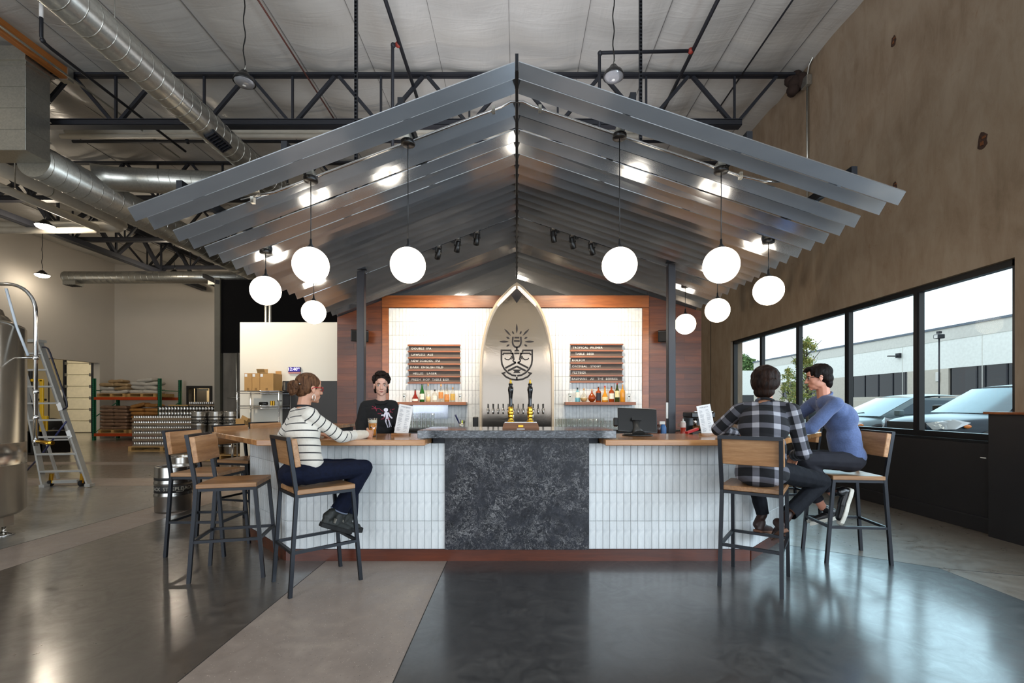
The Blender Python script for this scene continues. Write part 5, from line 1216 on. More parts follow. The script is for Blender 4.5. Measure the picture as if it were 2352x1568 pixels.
bottle(1341, 892, BULB, G_CL, None, C_CORK, 'clear round flask with low pale liquid on right shelf', (G_PALE, 0.3))
bottle(1359.5, 893, BULB, G_AM, None, C_CORK, 'bulbous amber flask on right shelf', None)
bottle(1374.5, 888, SQ, G_AM, L_BK, C_BK, 'amber square bottle with dark label and black neck, right shelf', None, (0.1, 0.6))
bottle(1389.5, 886, BELL, G_GOLD, L_CR, C_RED, 'golden bottle with red wax neck on right shelf', None, (0.12, 0.32))
bottle(1404.5, 887, SQ, G_AM, L_W, C_BK, 'dark amber bottle with large white label, right shelf', None, (0.2, 0.55))
bottle(1417.5, 880, TALL, G_OLIVE, L_CR, C_RED, 'tall dark green bottle with cream label and red neck', None, (0.25, 0.6))
bottle(1430, 883, STD, G_GOLD, None, C_CORK, 'tall golden bottle, last on right shelf', None)
for px, lab in ((929, 'clear logo glass at the left end of left bottle shelf'), (1057, 'clear logo glass at the right end of left bottle shelf'), (1309, 'clear logo glass at the left end of right bottle shelf'), (1444, 'clear logo glass at the right end of right bottle shelf')):
    X = px2(px, BYY); o = MB().lathe((X, BYY, shz+0.001), [(0, 0), (0.028, 0), (0.03, 0.02), (0.036, 0.12), (0.033, 0.155), (0.031, 0.155), (0.034, 0.12), (0.028, 0.02), (0, 0.012)], 20).build('stemless_glass', M_GLASS); tag(o, lab, 'glass', 'logo glasses on the bottle shelves')
    MB().lathe((X, BYY-0.0345, shz+0.10), [(0.0, 0.0), (0.014, 0.0005), (0.014, 0.001)], 14, 'y').build('printed_logo', M_BLACKP, o)
# ------------------------------------------------------------------ back counter, glass rows and small things
bc = thing('back_counter', 'stainless back counter along the tiled wall', 'counter', (0, 8.2, 0))
for x0, x1 in ((-3.0, -0.66), (0.66, 3.2)):
    MB().box(x0, x1, 7.85, 8.44, 0.93, 0.965).build('work_top', M_STAIN, bc, bevel=0.004); MB().box(x0, x1, 7.9, 8.44, 0.0, 0.925).build('cabinet', M_DOORB, bc)
gm = MB().lathe((0, 0, 0), [(0, 0), (0.033, 0), (0.036, 0.02), (0.041, 0.16), (0.039, 0.16), (0.034, 0.02), (0, 0.012)], 18).build('pint_glass', M_GLASS); gd = gm.data; bpy.data.objects.remove(gm)
def glassrow(x0, n, y, z, lab, dx=0.1, s=1.0):
    for k in range(n):
        o = bpy.data.objects.new('pint_glass', gd); COL.objects.link(o); o.location = (x0+dx*k, y, z); o.scale = (s, s, s)
        tag(o, lab.replace('clear', ['first', 'second', 'third', 'fourth', 'fifth', 'sixth', 'seventh', 'eighth', 'ninth'][k]+' clear', 1)+', from left', 'glass', lab)
zz = 0.967
glassrow(px2(1281, 7.95), 8, 7.95, zz, 'clear pint glass in the front row right of the arch', 0.092, 1.12)
glassrow(px2(1286, 8.15), 9, 8.15, zz, 'clear pint glass in the back row right of the arch', 0.092, 1.12)
glassrow(px2(1376, 8.02), 6, 8.02, zz, 'clear tumbler between the glass rows and the tablet till', 0.075, 0.92)
mb = MB().box(px2(938, 8.1), px2(1000, 8.1), 7.88, 8.3, zz+0.004, zz+0.012); o = mb.build('glass_rack', M_BLACK); tag(o, 'dark rack carrying stacked glasses left of the arch', 'rack')
glassrow(px2(942, 7.95), 6, 7.95, zz+0.014, 'clear glass in the lower front row on the left rack', 0.077, 0.8)
glassrow(px2(942, 8.1), 6, 8.1, zz+0.014, 'clear glass in the lower back row on the left rack', 0.077, 0.8)
glassrow(px2(942, 7.95), 6, 7.95, zz+0.145, 'clear glass in the upper row stacked on the left rack', 0.077, 0.8)
glassrow(px2(1001, 7.98), 6, 7.98, zz, 'clear low tumbler beside the left glass rack', 0.058, 0.62)
o = MB().box(px2(948, 8.4), px2(1029, 8.4), 8.41, 8.43, 1.14, 1.40).build('plastic_sheet', glassy('wrinkled_plastic', (0.85, 0.88, 0.95), 0.3, 0.15)); tag(o, 'clear plastic sheet hung under the left bottle shelf', 'sheet')
X = px2(1061, 8.0); t = thing('pen_cup', 'metal cup of pens beside the steel arch', 'cup', (X, 8.0, zz))
MB().lathe((X, 8.0, zz), [(0, 0), (0.045, 0), (0.05, 0.1), (0.047, 0.1), (0.043, 0.004), (0, 0.004)], 20).build('cup', M_GALV, t)
for k, (dx, h, m) in enumerate(((-0.02, 0.17, M_BLACK), (0.005, 0.15, mk('yellow_green_tag', '#b9c23a', 0.5)), (0.025, 0.16, M_BLACK), (0.035, 0.14, M_BLACK))): MB().tube([(X+dx*0.5, 8.0, zz+0.02), (X+dx*1.5, 7.99, zz+h)], 0.006 if k != 1 else 0.012, 8).build('pen', m, t)
MB().tube([(X-0.02, 8.0, zz+0.05), (X-0.09, 7.98, zz+0.2), (X-0.11, 7.975, zz+0.25)], [0.008, 0.014, 0.016], 8).build('blue_brush', mk('navy_brush', '#1c2350', 0.4), t)
o = MB().box(px2(1086, 8.0), px2(1098, 8.0), 7.98, 8.1, zz, zz+0.21).build('black_box', M_BLACK, bevel=0.01); tag(o, 'small black box against the left foot of arch', 'box')
# wall loudspeakers on the cedar panels
for px, lab, s in ((823, 'black wall speaker on the left cedar panel behind the post', 1), (1535, 'black wall speaker on the right cedar panel behind the post', -1)):
    X = px2(px+4*s, 8.35); z = CAM_Z-(771-CY)/F_PX*8.35; t = thing('wall_speaker', lab, 'speaker', (X, 8.35, z), 'wall speakers')
    R_ = Matrix.Rotation(0.35*s, 3, 'Z') @ Matrix.Rotation(0.25, 3, 'X')
    MB().cbox((X, 8.33, z), 0.30, 0.17, 0.2, R_).build('cabinet', M_BLACK, t, bevel=0.015, seg=2); MB().cbox(V((X, 8.33, z))+R_ @ V((0, -0.088, 0)), 0.26, 0.006, 0.17, R_).build('grille', mk('speaker_cloth', '#191919', 0.9), t)
    MB().tube([(X, 8.4, z), (X, 8.50, z-0.02)], 0.02, 8).build('bracket', M_BLACK, t)
# ------------------------------------------------------------------ on the counters
# hand-pull beer engine
t = thing('beer_engine', 'wooden based beer engine with two black and brass handpulls', 'beer engine', (0.03, 4.25, GT)); ex = px2(1196, 4.22)
mb = MB(); mb.prism([(ex-0.165, GT+0.001), (ex+0.165, GT+0.001), (ex+0.155, GT+0.045), (ex+0.14, GT+0.056), (ex-0.14, GT+0.056), (ex-0.155, GT+0.045)], 4.17, 4.32, 'y'); mb.build('wood_base', wood('walnut_base', '#6b4020', '#7d4f2a', 0, 1.0, 0.3), t)
MB().box(ex-0.022, ex+0.022, 4.166, 4.17, GT+0.018, GT+0.036).build('name_plate', M_BRASS, t); MB().box(ex-0.035, ex+0.035, 4.155, 4.17, GT+0.002, GT+0.005).build('drip_strip', M_CHROME, t)
MB().box(ex-0.145, ex+0.145, 4.175, 4.315, GT+0.0565, GT+0.060).build('top_plate', M_CHROME, t)
for px in (1173, 1217.5):
    X = px2(px, 4.24); c = (X, 4.24, GT+0.06)
    MB().lathe(c, [(0, 0), (0.034, 0), (0.034, 0.008), (0.022, 0.014), (0.02, 0.04), (0.026, 0.046), (0.026, 0.052), (0.022, 0.06), (0.026, 0.07), (0.029, 0.085), (0.024, 0.10), (0.022, 0.105), (0.024, 0.118), (0.021, 0.125), (0.02, 0.135), (0.016, 0.14), (0.0, 0.141)], 24).build('brass_cylinder', M_BRASS, t)
    MB().lathe(c, [(0.015, 0.14), (0.016, 0.16), (0.015, 0.20), (0.019, 0.25), (0.0255, 0.29), (0.0245, 0.315), (0.016, 0.325), (0.016, 0.337), (0.02, 0.342), (0.019, 0.35), (0.0, 0.352)], 24).build('pump_handle', M_GLOSSB, t)
    MB().lathe(c, [(0.0, 0.345), (0.013, 0.35), (0.011, 0.36), (0.007, 0.366), (0.009, 0.373), (0.005, 0.385), (0.0, 0.388)], 16).build('brass_finial', M_BRASS, t)
    MB().tube([(X+0.024, 4.25, GT+0.06), (X+0.024, 4.25, GT+0.16)], 0.006, 8).build('side_rod', M_CHROME, t)
# tablet till
t = thing('tablet_till', 'black tablet till on a tilted stand on the oak counter', 'till', (px2(1465, 4.35), 4.4, ct1)); tX = px2(1464, 4.42)
mb = MB(); mb.lathe((tX, 4.42, ct1+0.001), [(0, 0), (0.14, 0), (0.145, 0.006), (0.12, 0.014), (0, 0.02)], 36); mb.build('base', M_BLACK, t)
mb = MB(); mb.tube([(tX, 4.38, ct1+0.01), (tX-0.005, 4.44, ct1+0.07), (tX-0.005, 4.47, ct1+0.16)], [0.06, 0.03, 0.035], 14); mb.build('stand_neck', mk('grey_stand', '#3a3835', 0.35), t)
Rm = Matrix.Rotation(-0.32, 3, 'X') @ Matrix.Rotation(0.05, 3, 'Y'); MB().cbox((tX+0.012, 4.47, ct1+0.14), 0.375, 0.018, 0.235, Rm).build('screen_back', M_BLACK, t, bevel=0.008, seg=2)
MB().cbox((tX-0.195, 4.47, ct1+0.125), 0.045, 0.035, 0.085, Rm).build('card_reader', M_BLACK, t, bevel=0.008); MB().cbox((tX-0.005, 4.435, ct1+0.155), 0.09, 0.02, 0.03, Rm).build('bracket', M_BLACK, t)
MB().cbox((tX+0.012, 4.51, ct1+0.255), 0.37, 0.014, 0.003, Rm).build('edge_trim', M_GALV, t)
# menus in wood blocks
M_INK = mk('grey_ink', '#74747c', 0.7)
def menu(px0, px1, pt, pb, Y, lean, yaw, lab):
    s = Y/F_PX; X = ((px0+px1)/2-CX)*s; W_ = 0.138; H_ = 0.275
    t = thing('menu_card', lab, 'menu', (X, Y, ct1), 'menu cards in wood blocks')
    m = Matrix.Translation(V((X, Y, ct1+0.018))) @ Matrix.Rotation(yaw, 4, 'Z') @ Matrix.Rotation(lean, 4, 'Y') @ Matrix.Rotation(-0.06, 4, 'X')
    def q(mb, x0, x1, z0, z1, y=0.0, th=0.0012): mb.add([m @ V((x, yy, z)) for yy in (y, y+th) for x, z in ((x0, z0), (x1, z0), (x1, z1), (x0, z1))], [(0, 1, 2, 3), (7, 6, 5, 4), (0, 4, 5, 1), (1, 5, 6, 2), (2, 6, 7, 3), (3, 7, 4, 0)])
    mb = MB(); q(mb, -W_/2, W_/2, 0, H_); mb.build('paper', M_PAPER, t)
    m2 = Matrix.Translation(V((X, Y, ct1))) @ Matrix.Rotation(yaw, 4, 'Z')
    mb = MB(); mb.add([m2 @ V((x, y, z)) for z in (0.001, 0.024) for x, y in ((-0.085, -0.025), (0.085, -0.025), (0.085, 0.03), (-0.085, 0.03))], [(3, 2, 1, 0), (4, 5, 6, 7), (0, 1, 5, 4), (1, 2, 6, 5), (2, 3, 7, 6), (3, 0, 4, 7)]); mb.build('wood_block', W_COUNTER, t)
    text('STEEPLEJACK', 0.016, m @ Matrix.Translation(V((0, -0.0012, H_-0.022))) @ Matrix.Rotation(PI/2, 4, 'X'), M_INK, t, 'heading', 'CENTER', 0.0002)
    mb = MB(); rr = random.Random(3)
    for cx2 in (-0.052, 0.012):
        z = H_-0.05
        while z > 0.02:
            L_ = rr.uniform(0.02, 0.042); q(mb, cx2, cx2+L_, z, z+0.0022, -0.0008, 0.0004); z -= 0.0072 if rr.random() < 0.75 else 0.014
    mb.build('menu_lines', M_INK, t, kind='stuff')
menu(897, 945, 924, 992, 4.38, 0.17, -0.12, 'white menu card in wood block between the beer and granite counter')
menu(1601, 1655, 921, 990, 4.38, -0.17, 0.12, 'white menu card in wood block beside the plaid shirted man')
# beer in front of the bartender
gx, gy = px2(856, 4.26), 4.26; t = thing('beer_glass', 'pint of golden beer in the seated woman\'s hand', 'beer', (gx, gy, ct1+0.001))
MB().lathe((gx, gy, ct1+0.001), [(0, 0), (0.032, 0), (0.0335, 0.004), (0.034, 0.06), (0.042, 0.165), (0.0405, 0.165), (0.032, 0.06), (0.031, 0.012), (0, 0.010)], 28).build('glass', M_GLASS, t)
a = NT('golden_beer'); a.set(col=lin('c9780f'), rough=0.05, spec=0.5); MB().lathe((gx, gy, ct1+0.012), [(0, 0), (0.0305, 0), (0.0315, 0.05), (0.0368, 0.112), (0, 0.112)], 28).build('beer', a.m, t)
MB().lathe((gx, gy, ct1+0.124), [(0, 0), (0.0368, 0), (0.0385, 0.022), (0.034, 0.027), (0, 0.028)], 28).build('foam', mk('beer_foam', '#f2ead8', 0.8), t)
MB().lathe((gx-0.004, gy-0.0362, ct1+0.085), [(0, 0), (0.008, 0.0006), (0.008, 0.001)], 12, 'y').build('printed_logo', M_BLACKP, t)
# odds and ends behind the right counter
zc2 = 0.985
o = MB().box(px2(1548, 7.0), px2(1660, 7.0), 6.2, 7.3, 0.93, 0.965).build('service_counter', W_HEAD, bevel=0.004); tag(o, 'wood service ledge behind the right oak counter', 'ledge')
MB().box(px2(1552, 7.0), px2(1656, 7.0), 6.25, 7.28, 0.0, 0.929).build('ledge_cabinet', M_DOORB, o)
X = px2(1569, 6.3); t = thing('squeeze_bottle', 'clear squeeze bottle half full of red sauce', 'bottle', (X, 6.3, 0.967))
MB().lathe((X, 6.3, 0.967), [(0, 0), (0.036, 0), (0.037, 0.01), (0.037, 0.11), (0, 0.11)], 18).build('sauce', mk('red_sauce', '#9a2a14', 0.3), t)
MB().lathe((X, 6.3, 1.0775), [(0.037, 0), (0.037, 0.055), (0.03, 0.07), (0, 0.07)], 18).build('upper_bottle', mk('frosted_plastic', '#cdb7ae', 0.4), t)
MB().lathe((X, 6.3, 1.1475), [(0.03, 0), (0.03, 0.012), (0.012, 0.018), (0.004, 0.05), (0, 0.05)], 16).build('nozzle', M_WHITEPL, t)
X = px2(1523, 5.9); o = MB().lathe((X, 5.9, 0.967), [(0, 0), (0.04, 0), (0.042, 0.01), (0.04, 0.13), (0.02, 0.17), (0, 0.17)], 18).build('spray_bottle', mk('blue_spray_label', '#3c6aa0', 0.4)); tag(o, 'blue labelled cleaning bottle beside the tablet till', 'bottle')
MB().box(X-0.045, X+0.02, 5.88, 5.92, 1.137, 1.175).build('trigger', M_WHITEPL, o)
o = MB().box(X-0.2, X+0.15, 5.6, 6.15, 0.92, 0.966).build('till_ledge', W_HEAD); tag(o, 'small wood ledge behind the tablet till', 'ledge'); MB().box(X-0.18, X+0.13, 5.62, 6.14, 0, 0.919).build('ledge_cabinet', M_DOORB, o)
X = px2(1515, 5.9); o = MB().lathe((X-0.03, 5.85, 0.967), [(0, 0), (0.03, 0), (0.03, 0.13), (0.012, 0.17), (0, 0.17)], 14).build('brown_bottle', mk('brown_glass', '#3a1c14', 0.2)); tag(o, 'slim brown bottle beside the blue cleaning bottle', 'bottle')
t = thing('espresso_machine', 'black countertop machine behind the squeeze bottle', 'machine', (px2(1606, 6.6), 6.7, 0.967)); X = px2(1606, 6.7)
MB().box(X-0.17, X+0.17, 6.55, 6.9, 1.20, 1.28).build('top_housing', M_BLACK, t, bevel=0.015); MB().box(X-0.16, X+0.16, 6.75, 6.9, 0.967, 1.20).build('rear_housing', M_BLACK, t); MB().box(X-0.17, X+0.17, 6.52, 6.9, 0.967, 1.0).build('drip_tray', M_BLACK, t)
for dx in (-0.09, 0.03): MB().tube([(X+dx, 6.62, 1.19), (X+dx, 6.62, 1.08)], [0.03, 0.022], 12).build('group_head', M_CHROME, t)
MB().box(X-0.12, X+0.14, 6.56, 6.6, 1.285, 1.29).build('cup_rail', M_GALV, t)
t = thing('card_terminal', 'red handheld stapler shaped tool lying on counter', 'tool', (px2(1590, 5.2), 5.25, ct1)); 
X = px2(1588, 4.68); MB().bar((X-0.07, 4.62, ct1+0.014), (X+0.06, 4.68, ct1+0.05), 0.035, 0.022).build('handle', M_RED, t); MB().bar((X-0.02, 4.64, ct1+0.006), (X+0.12, 4.70, ct1+0.02), 0.05, 0.012).build('base_plate', M_BLACK, t)
t['label'] = 'red and black hand tool lying on the right oak counter'; t.name = 'hand_tool'
X = px2(1567, 6.2); o = MB().box(X-0.02, X+0.09, 6.2, 6.3, 0.967, 0.99).build('napkin_stack', M_PAPER); tag(o, 'stack of white napkins by the squeeze bottle', 'napkins')
# ------------------------------------------------------------------ outside the windows
FX = 29.0
bd = thing('tilt_up_building', 'long pale office building across the parking lot', 'building', (FX, 40, GZ))
M_FWH = mk('facade_white', '#f2f5ee', 0.7); M_FGR = mk('facade_grey', '#d8d7ce', 0.7); M_FBE = mk('facade_beige', '#c9c2b4', 0.7); M_COP = mk('coping_blue_grey', '#5d6b78', 0.5); M_DGL = mk('dark_facade_glass', '#12181f', 0.08)
ZP = 6.55; ZS = 5.75; ZW1 = 3.85; ZW0 = 2.05
MB().box(FX, FX+6, 16, 57, ZW1, ZS).build('upper_wall', M_FWH, bd); MB().box(FX-0.03, FX+6, 16, 57, ZS, ZP).build('parapet_band', M_FGR, bd); MB().box(FX-0.12, FX+6.1, 15.9, 57.1, ZP, ZP+0.14).build('coping', M_COP, bd)
MB().box(FX, FX+6, 16, 57, GZ, ZW0).build('lower_wall', M_FBE, bd)
wins = [(24.0, 31.3), (34.6, 40.4), (44.5, 51)]
ed = [16]+[e for w_ in wins for e in w_]+[57]
for a, b in zip(ed[0::2], ed[1::2]): MB().box(FX, FX+6, a, b, ZW0, ZW1).build('pier', M_FBE, bd)
for a, b in wins:
    g = MB().box(FX+0.12, FX+0.2, a, b, ZW0, ZW1).build('window_glass', M_DGL, bd); mb = MB(); n = 4
    for k in range(1, n): mb.box(FX+0.08, FX+0.12, a+(b-a)*k/n-0.05, a+(b-a)*k/n+0.05, ZW0, ZW1)
    mb.build('window_bars', M_TRUSS, g)
mb = MB()
for y in range(17, 57, 6): mb.box(FX-0.006, FX, y, y+0.05, GZ, ZS)
mb.box(FX-0.006, FX, 16, 57, ZW0-0.3, ZW0-0.28); mb.build('panel_joint', M_FGR, bd)
o = MB().box(FX-0.08, FX, 31.9, 32.2, 3.0, 3.65).build('wall_lamp', M_WHITEPL, bevel=0.02); tag(o, 'small white wall light on the facade between its windows', 'wall light')
Yb = 33.6; o = MB().box(FX-0.9, FX-0.02, Yb+1.6, Yb+1.75, 5.05, 5.12).build('wall_bracket', M_TRUSS); tag(o, 'dark bracket sticking out of the pale facade', 'bracket'); MB().box(FX-0.2, FX-0.02, Yb+1.5, Yb+1.85, 4.95, 5.3).build('box', M_TRUSS, o)
lx, ly = 27.6, 27.6*F_PX/(2157-CX); t = thing('lamp_post', 'slim lamp post with square head in front of facade', 'lamp post', (lx, ly, GZ))
MB().tube([(lx, ly, GZ), (lx, ly, 5.75)], 0.045, 10).build('pole', M_TRUSS, t); MB().box(lx-0.22, lx+0.22, ly-0.2, ly+0.2, 5.72, 6.0).build('lamp_head', M_TRUSS, t, bevel=0.03); MB().box(lx-0.225, lx-0.1, ly-0.13, ly+0.13, 5.75, 5.95).build('lens', M_WHITEPL, t); MB().box(lx-0.1, lx+0.1, ly-0.1, ly+0.1, 6.05, 6.2).build('cap', M_TRUSS, t)
# trees
def tree(base, H, crown, n, cols, lab, leaf=0.09, trunk=0.05, z0f=0.35):
    t = thing('street_tree', lab, 'tree', base); b = V(base); M_BARK = mk('tree_bark', '#5c5348', 0.9)
    mb = MB(); mb.tube([b, b+V((0.03, 0, H*0.5)), b+V((0, 0.03, H*0.92))], [trunk, trunk*0.7, 0.012], 8)
    rg = random.Random(hash(lab) % 1000)
    for k in range(14):
        z = H*(z0f+0.5*k/14); a = k*2.4; q = b+V((0, 0, z)); mb.tube([q, q+V((math.cos(a)*crown*0.75, math.sin(a)*crown*0.75, H*0.14))], [trunk*0.35, 0.006], 5)
    mb.build('trunk', M_BARK, t); mb = MB()
    cl = []
    for k in range(34):
        f = rg.random()**0.85; r = crown*(1-f)**0.5*(0.5+0.5*min(1, f*5))*rg.random()**0.4; a = rg.uniform(0, 2*PI); cl.append((V((r*math.cos(a), r*math.sin(a), H*(z0f+(0.97-z0f)*f))), crown*rg.uniform(0.22, 0.42)*(1-0.5*f)))
    for k in range(n):
        cc_, cr_ = cl[rg.randrange(len(cl))]; c = b+cc_+V((rg.gauss(0, 1), rg.gauss(0, 1), rg.gauss(0, 1.15)))*cr_*0.55; u = V((rg.gauss(0, 1), rg.gauss(0, 1), rg.gauss(0, 1))).normalized(); w_ = u.cross(V((rg.gauss(0, 1), rg.gauss(0, 1), rg.gauss(0, 1)))).normalized(); s = leaf*rg.uniform(0.7, 1.3)
        mb.cur = rg.randint(0, len(cols)-1); mb.add([c+u*s, c+w_*s*0.5, c-u*s, c-w_*s*0.5], [(0, 1, 2, 3)])
    mb.build('foliage', cols, t, kind='stuff'); return t
LG = [mk('leaf_olive', '#a3a860', 0.6), mk('leaf_green', '#80964f', 0.6), mk('leaf_yellow', '#cfc677', 0.6)]; LD = [mk('leaf_mid_green', '#63804a', 0.7), mk('leaf_soft_green', '#7f9a5c', 0.7), mk('leaf_deep_green', '#4d6a3a', 0.7)]
yt = 14.2; p_ = P(1853, 930, yt); tree((p_.x, yt, GZ), 3.35, 0.55, 4200, LG, 'slender young tree with yellow green leaves outside third window pane', 0.033, 0.045, 0.36)
yt = 16.5; p_ = P(1811, 930, yt); tree((p_.x, yt, GZ), 2.6, 0.42, 2000, LG, 'smaller yellow green tree between the two men outside', 0.033, 0.035, 0.22)
yt = 92.0
fb = MB().box(26, 75, 84, 86, GZ, 7.6).build('far_building', M_FWH); tag(fb, 'low pale building far away beyond the parking lot end', 'building'); MB().box(26, 75, 83.9, 84, 1.0, 3.2).build('window_strip', M_DGL, fb)
for k, (px, h) in enumerate(((1676, 10.5), (1698, 11.8), (1720, 11.0), (1745, 10.0))):
    p_ = P(px, 930, yt); tree((p_.x, yt+k, GZ), h, 4.2, 2600, LD, 'rounded green tree far beyond the lot, number %s from left' % ['one', 'two', 'three', 'four'][k] if False else ['leftmost far green tree beyond the parking lot', 'tallest far green tree, second from left beyond the lot', 'third far green tree beyond the parking lot', 'rightmost far green tree beyond the lot, by the facade end'][k], 0.35, 0.2, 0.2)
# cars
def car(lab, loc, yaw, body, L, W, H, hoodz, beltz, sill, wx, kind):
    t = thing('parked_car', lab, 'car', (0, 0, 0), 'parked cars', local=True); hl, hw = L/2, W/2
    # lower body: stations from nose (+x) to tail, rounded plan and section
    stn = [(hl, 0.74, hoodz*0.62), (hl-0.10, 0.86, hoodz*0.84), (hl-0.35, 0.95, hoodz*0.95), (hl-0.8, 0.985, hoodz), (wx[0]+0.1, 1.0, beltz-0.06), (wx[0]-0.3, 1.0, beltz), (0, 1.0, beltz), (-hl+0.9, 0.99, beltz+0.03), (-hl+0.25, 0.95, beltz+0.0), (-hl, 0.84, beltz-0.25)]
    vs = []; n = 10
    for x, k, zt in stn:
        w_ = hw*k; sec = [(-w_*0.92, sill), (-w_, sill+0.12), (-w_, zt-0.26), (-w_*0.965, zt-0.10), (-w_*0.88, zt-0.02), (0, zt+0.03 if x > wx[0] else zt), (w_*0.88, zt-0.02), (w_*0.965, zt-0.10), (w_, zt-0.26), (w_, sill+0.12), (w_*0.92, sill)]
        vs += [(x, y, z) for y, z in sec]
    m = 11; fs = []
    for i in range(len(stn)-1):
        for j in range(m-1): fs.append((i*m+j, i*m+j+1, (i+1)*m+j+1, (i+1)*m+j))
    fs += [tuple(range(m)), tuple((len(stn)-1)*m+j for j in range(m))[::-1]]
    o = MB().add(vs, fs, True).build('body', body, t); md = o.modifiers.new('s', 'SUBSURF'); md.levels = 2; md.render_levels = 2
    # greenhouse: belt ring to roof ring
    bx0, bx1, rx0, rx1 = wx; st2 = [(bx0, 0.80, beltz-0.04, 0), (rx0, 0.66, H-0.05, 1), ((rx0+rx1)/2, 0.68, H, 1), (rx1, 0.64, H-0.04, 1), (bx1, 0.78, beltz+0.02, 0)]
    rw = hw*0.72
    mb = MB(); rr = []; K = 9
    for i in range(K):
        f = i/(K-1); x = rx0+(rx1-rx0)*f; z = H-0.06*abs(2*f-1)**2.2
        rr.append([(x, y*rw, z-0.05*abs(y)**3) for y in (-1, -0.7, -0.3, 0, 0.3, 0.7, 1)])
    vs = [p for r_ in rr for p in r_]; mb.add(vs, [(i*7+j, i*7+j+1, (i+1)*7+j+1, (i+1)*7+j) for i in range(K-1) for j in range(6)], True); mb.build('roof', body, t)
    def quad(a, b, c, d, m_, nm, sub=6, bow=0.0):
        mb = MB(); vs = []; a, b, c, d = V(a), V(b), V(c), V(d)
        for i in range(sub+1):
            for j in range(sub+1):
                u, v = i/sub, j/sub; p = a.lerp(b, u).lerp(d.lerp(c, u), v); q = bow*(1-(2*u-1)**2); vs.append(p+V((q, 0, 0))); 
        mb.add(vs, [(i*(sub+1)+j, (i+1)*(sub+1)+j, (i+1)*(sub+1)+j+1, i*(sub+1)+j+1) for i in range(sub) for j in range(sub)], True); return mb.build(nm, m_, t)
    bw_ = hw*0.9; M_CG = mk('car_glass', '#5d6d73', 0.1, 0.3, spec=0.4) if 'car_glass' not in MATS else MATS['car_glass']; M_SG = MATS.get('car_side_glass') or mk('car_side_glass', '#3c4c54', 0.05, 0.4)
    zr = H-0.11
    quad((bx0, -bw_, beltz-0.03), (bx0, bw_, beltz-0.03), (rx0, rw, zr+0.01), (rx0, -rw, zr+0.01), M_CG, 'windshield', 8, 0.12)
    quad((bx1, -bw_*0.95, beltz+0.02), (bx1, bw_*0.95, beltz+0.02), (rx1, rw, zr), (rx1, -rw, zr), M_SG, 'rear_window', 4, -0.06)
    for s in (-1, 1):
        quad((bx0-0.02, s*bw_, beltz-0.03), (bx1, s*bw_*0.97, beltz+0.02), (rx1, s*rw, zr), (rx0, s*rw, zr), body, 'side_frame')
        def sp(x, f): return V((x, s*(bw_*1.004+(rw-bw_)*f+0.006), beltz-0.01+(zr-beltz)*f))
        xb = [bx0-0.42, 0.12, 0.02, bx1+0.35]; xt = [rx0-0.12, 0.05, -0.05, rx1+0.2]
        quad(sp(xb[0], 0.08), sp(xb[1], 0.08), sp(xt[1], 0.9), sp(xt[0], 0.9), M_SG, 'side_window', 4); quad(sp(xb[2], 0.08), sp(xb[3], 0.1), sp(xt[3], 0.86), sp(xt[2], 0.9), M_SG, 'side_window', 4)
        MB().cbox((bx0-0.35, s*(hw+0.09), beltz+0.06), 0.13, 0.2, 0.15).build('mirror', body if kind != 'suv' else M_BLACK, t, bevel=0.04, seg=3)
        MB().bar((bx0-0.35, s*(hw-0.03), beltz+0.0), (bx1+0.5, s*(hw-0.03), beltz+0.02), 0.012, 0.02).build('belt_trim', M_CHROME, t)
        hp = [V((hl-0.10, s*hw*0.62, hoodz*0.70)), V((hl-0.04, s*hw*0.52, hoodz*0.82)), V((hl-0.30, s*hw*0.88, hoodz*0.90)), V((hl-0.55, s*hw*0.97, hoodz*0.84)), V((hl-0.28, s*hw*0.94, hoodz*0.72))]
        c = sum(hp, V((0, 0, 0)))/5; mb = MB(); mb.add([p+V((0.05, s*0.03, 0.03)) for p in hp]+[c+V((0.11, s*0.07, 0.05))], [(0, 1, 5), (1, 2, 5), (2, 3, 5), (3, 4, 5), (4, 0, 5)], True); mb.build('headlight', MATS.get('headlight_lens') or mk('headlight_lens', '#d5dade', 0.08, 0.2), t)
        MB().sphere((hl-0.46, s*(hw*0.95+0.02), hoodz*0.80), (0.08, 0.03, 0.04), 10, 6).build('indicator', MATS.get('amber_lens') or mk('amber_lens', '#d9792c', 0.2), t)
        for xw in (hl-0.95, -hl+0.85):
            MB().lathe((xw, s*(hw-0.10), 0.34), [(0.2, -0.1), (0.33, -0.11), (0.34, 0), (0.33, 0.11), (0.2, 0.1)], 28, 'y').build('tyre', M_RUBBER, t); MB().lathe((xw, s*(hw-0.06), 0.34), [(0.0, 0.06*s), (0.08, 0.055*s), (0.2, 0.04*s), (0.21, 0.0)], 20, 'y').build('wheel_rim', M_GALV, t)
            MB().lathe((xw, s*(hw-0.03), 0.36), [(0.36, -0.05), (0.42, -0.05), (0.42, 0.05), (0.36, 0.05)], 28, 'y').build('wheel_arch', M_BLACKP, t)
    mb = MB()
    for k in range(3): mb.box(hl-0.06, hl+0.012, -hw*0.48, hw*0.48, hoodz*0.66+0.055*k, hoodz*0.66+0.03+0.055*k)
    mb.build('grille', M_BLACK, t); MB().box(hl-0.05, hl+0.008, -hw*0.5, hw*0.5, hoodz*0.62, hoodz*0.86).build('grille_back', M_BLACKP, t)
    for s in (0.25, -0.35): MB().bar((bx0+0.03, s*hw, beltz+0.0), (bx0-0.05, (s+0.55)*hw if s < 0 else (s-0.5)*hw, beltz+0.06), 0.012).build('wiper', M_BLACK, t)
    t.location = loc; t.rotation_euler = (0, 0, yaw); return t
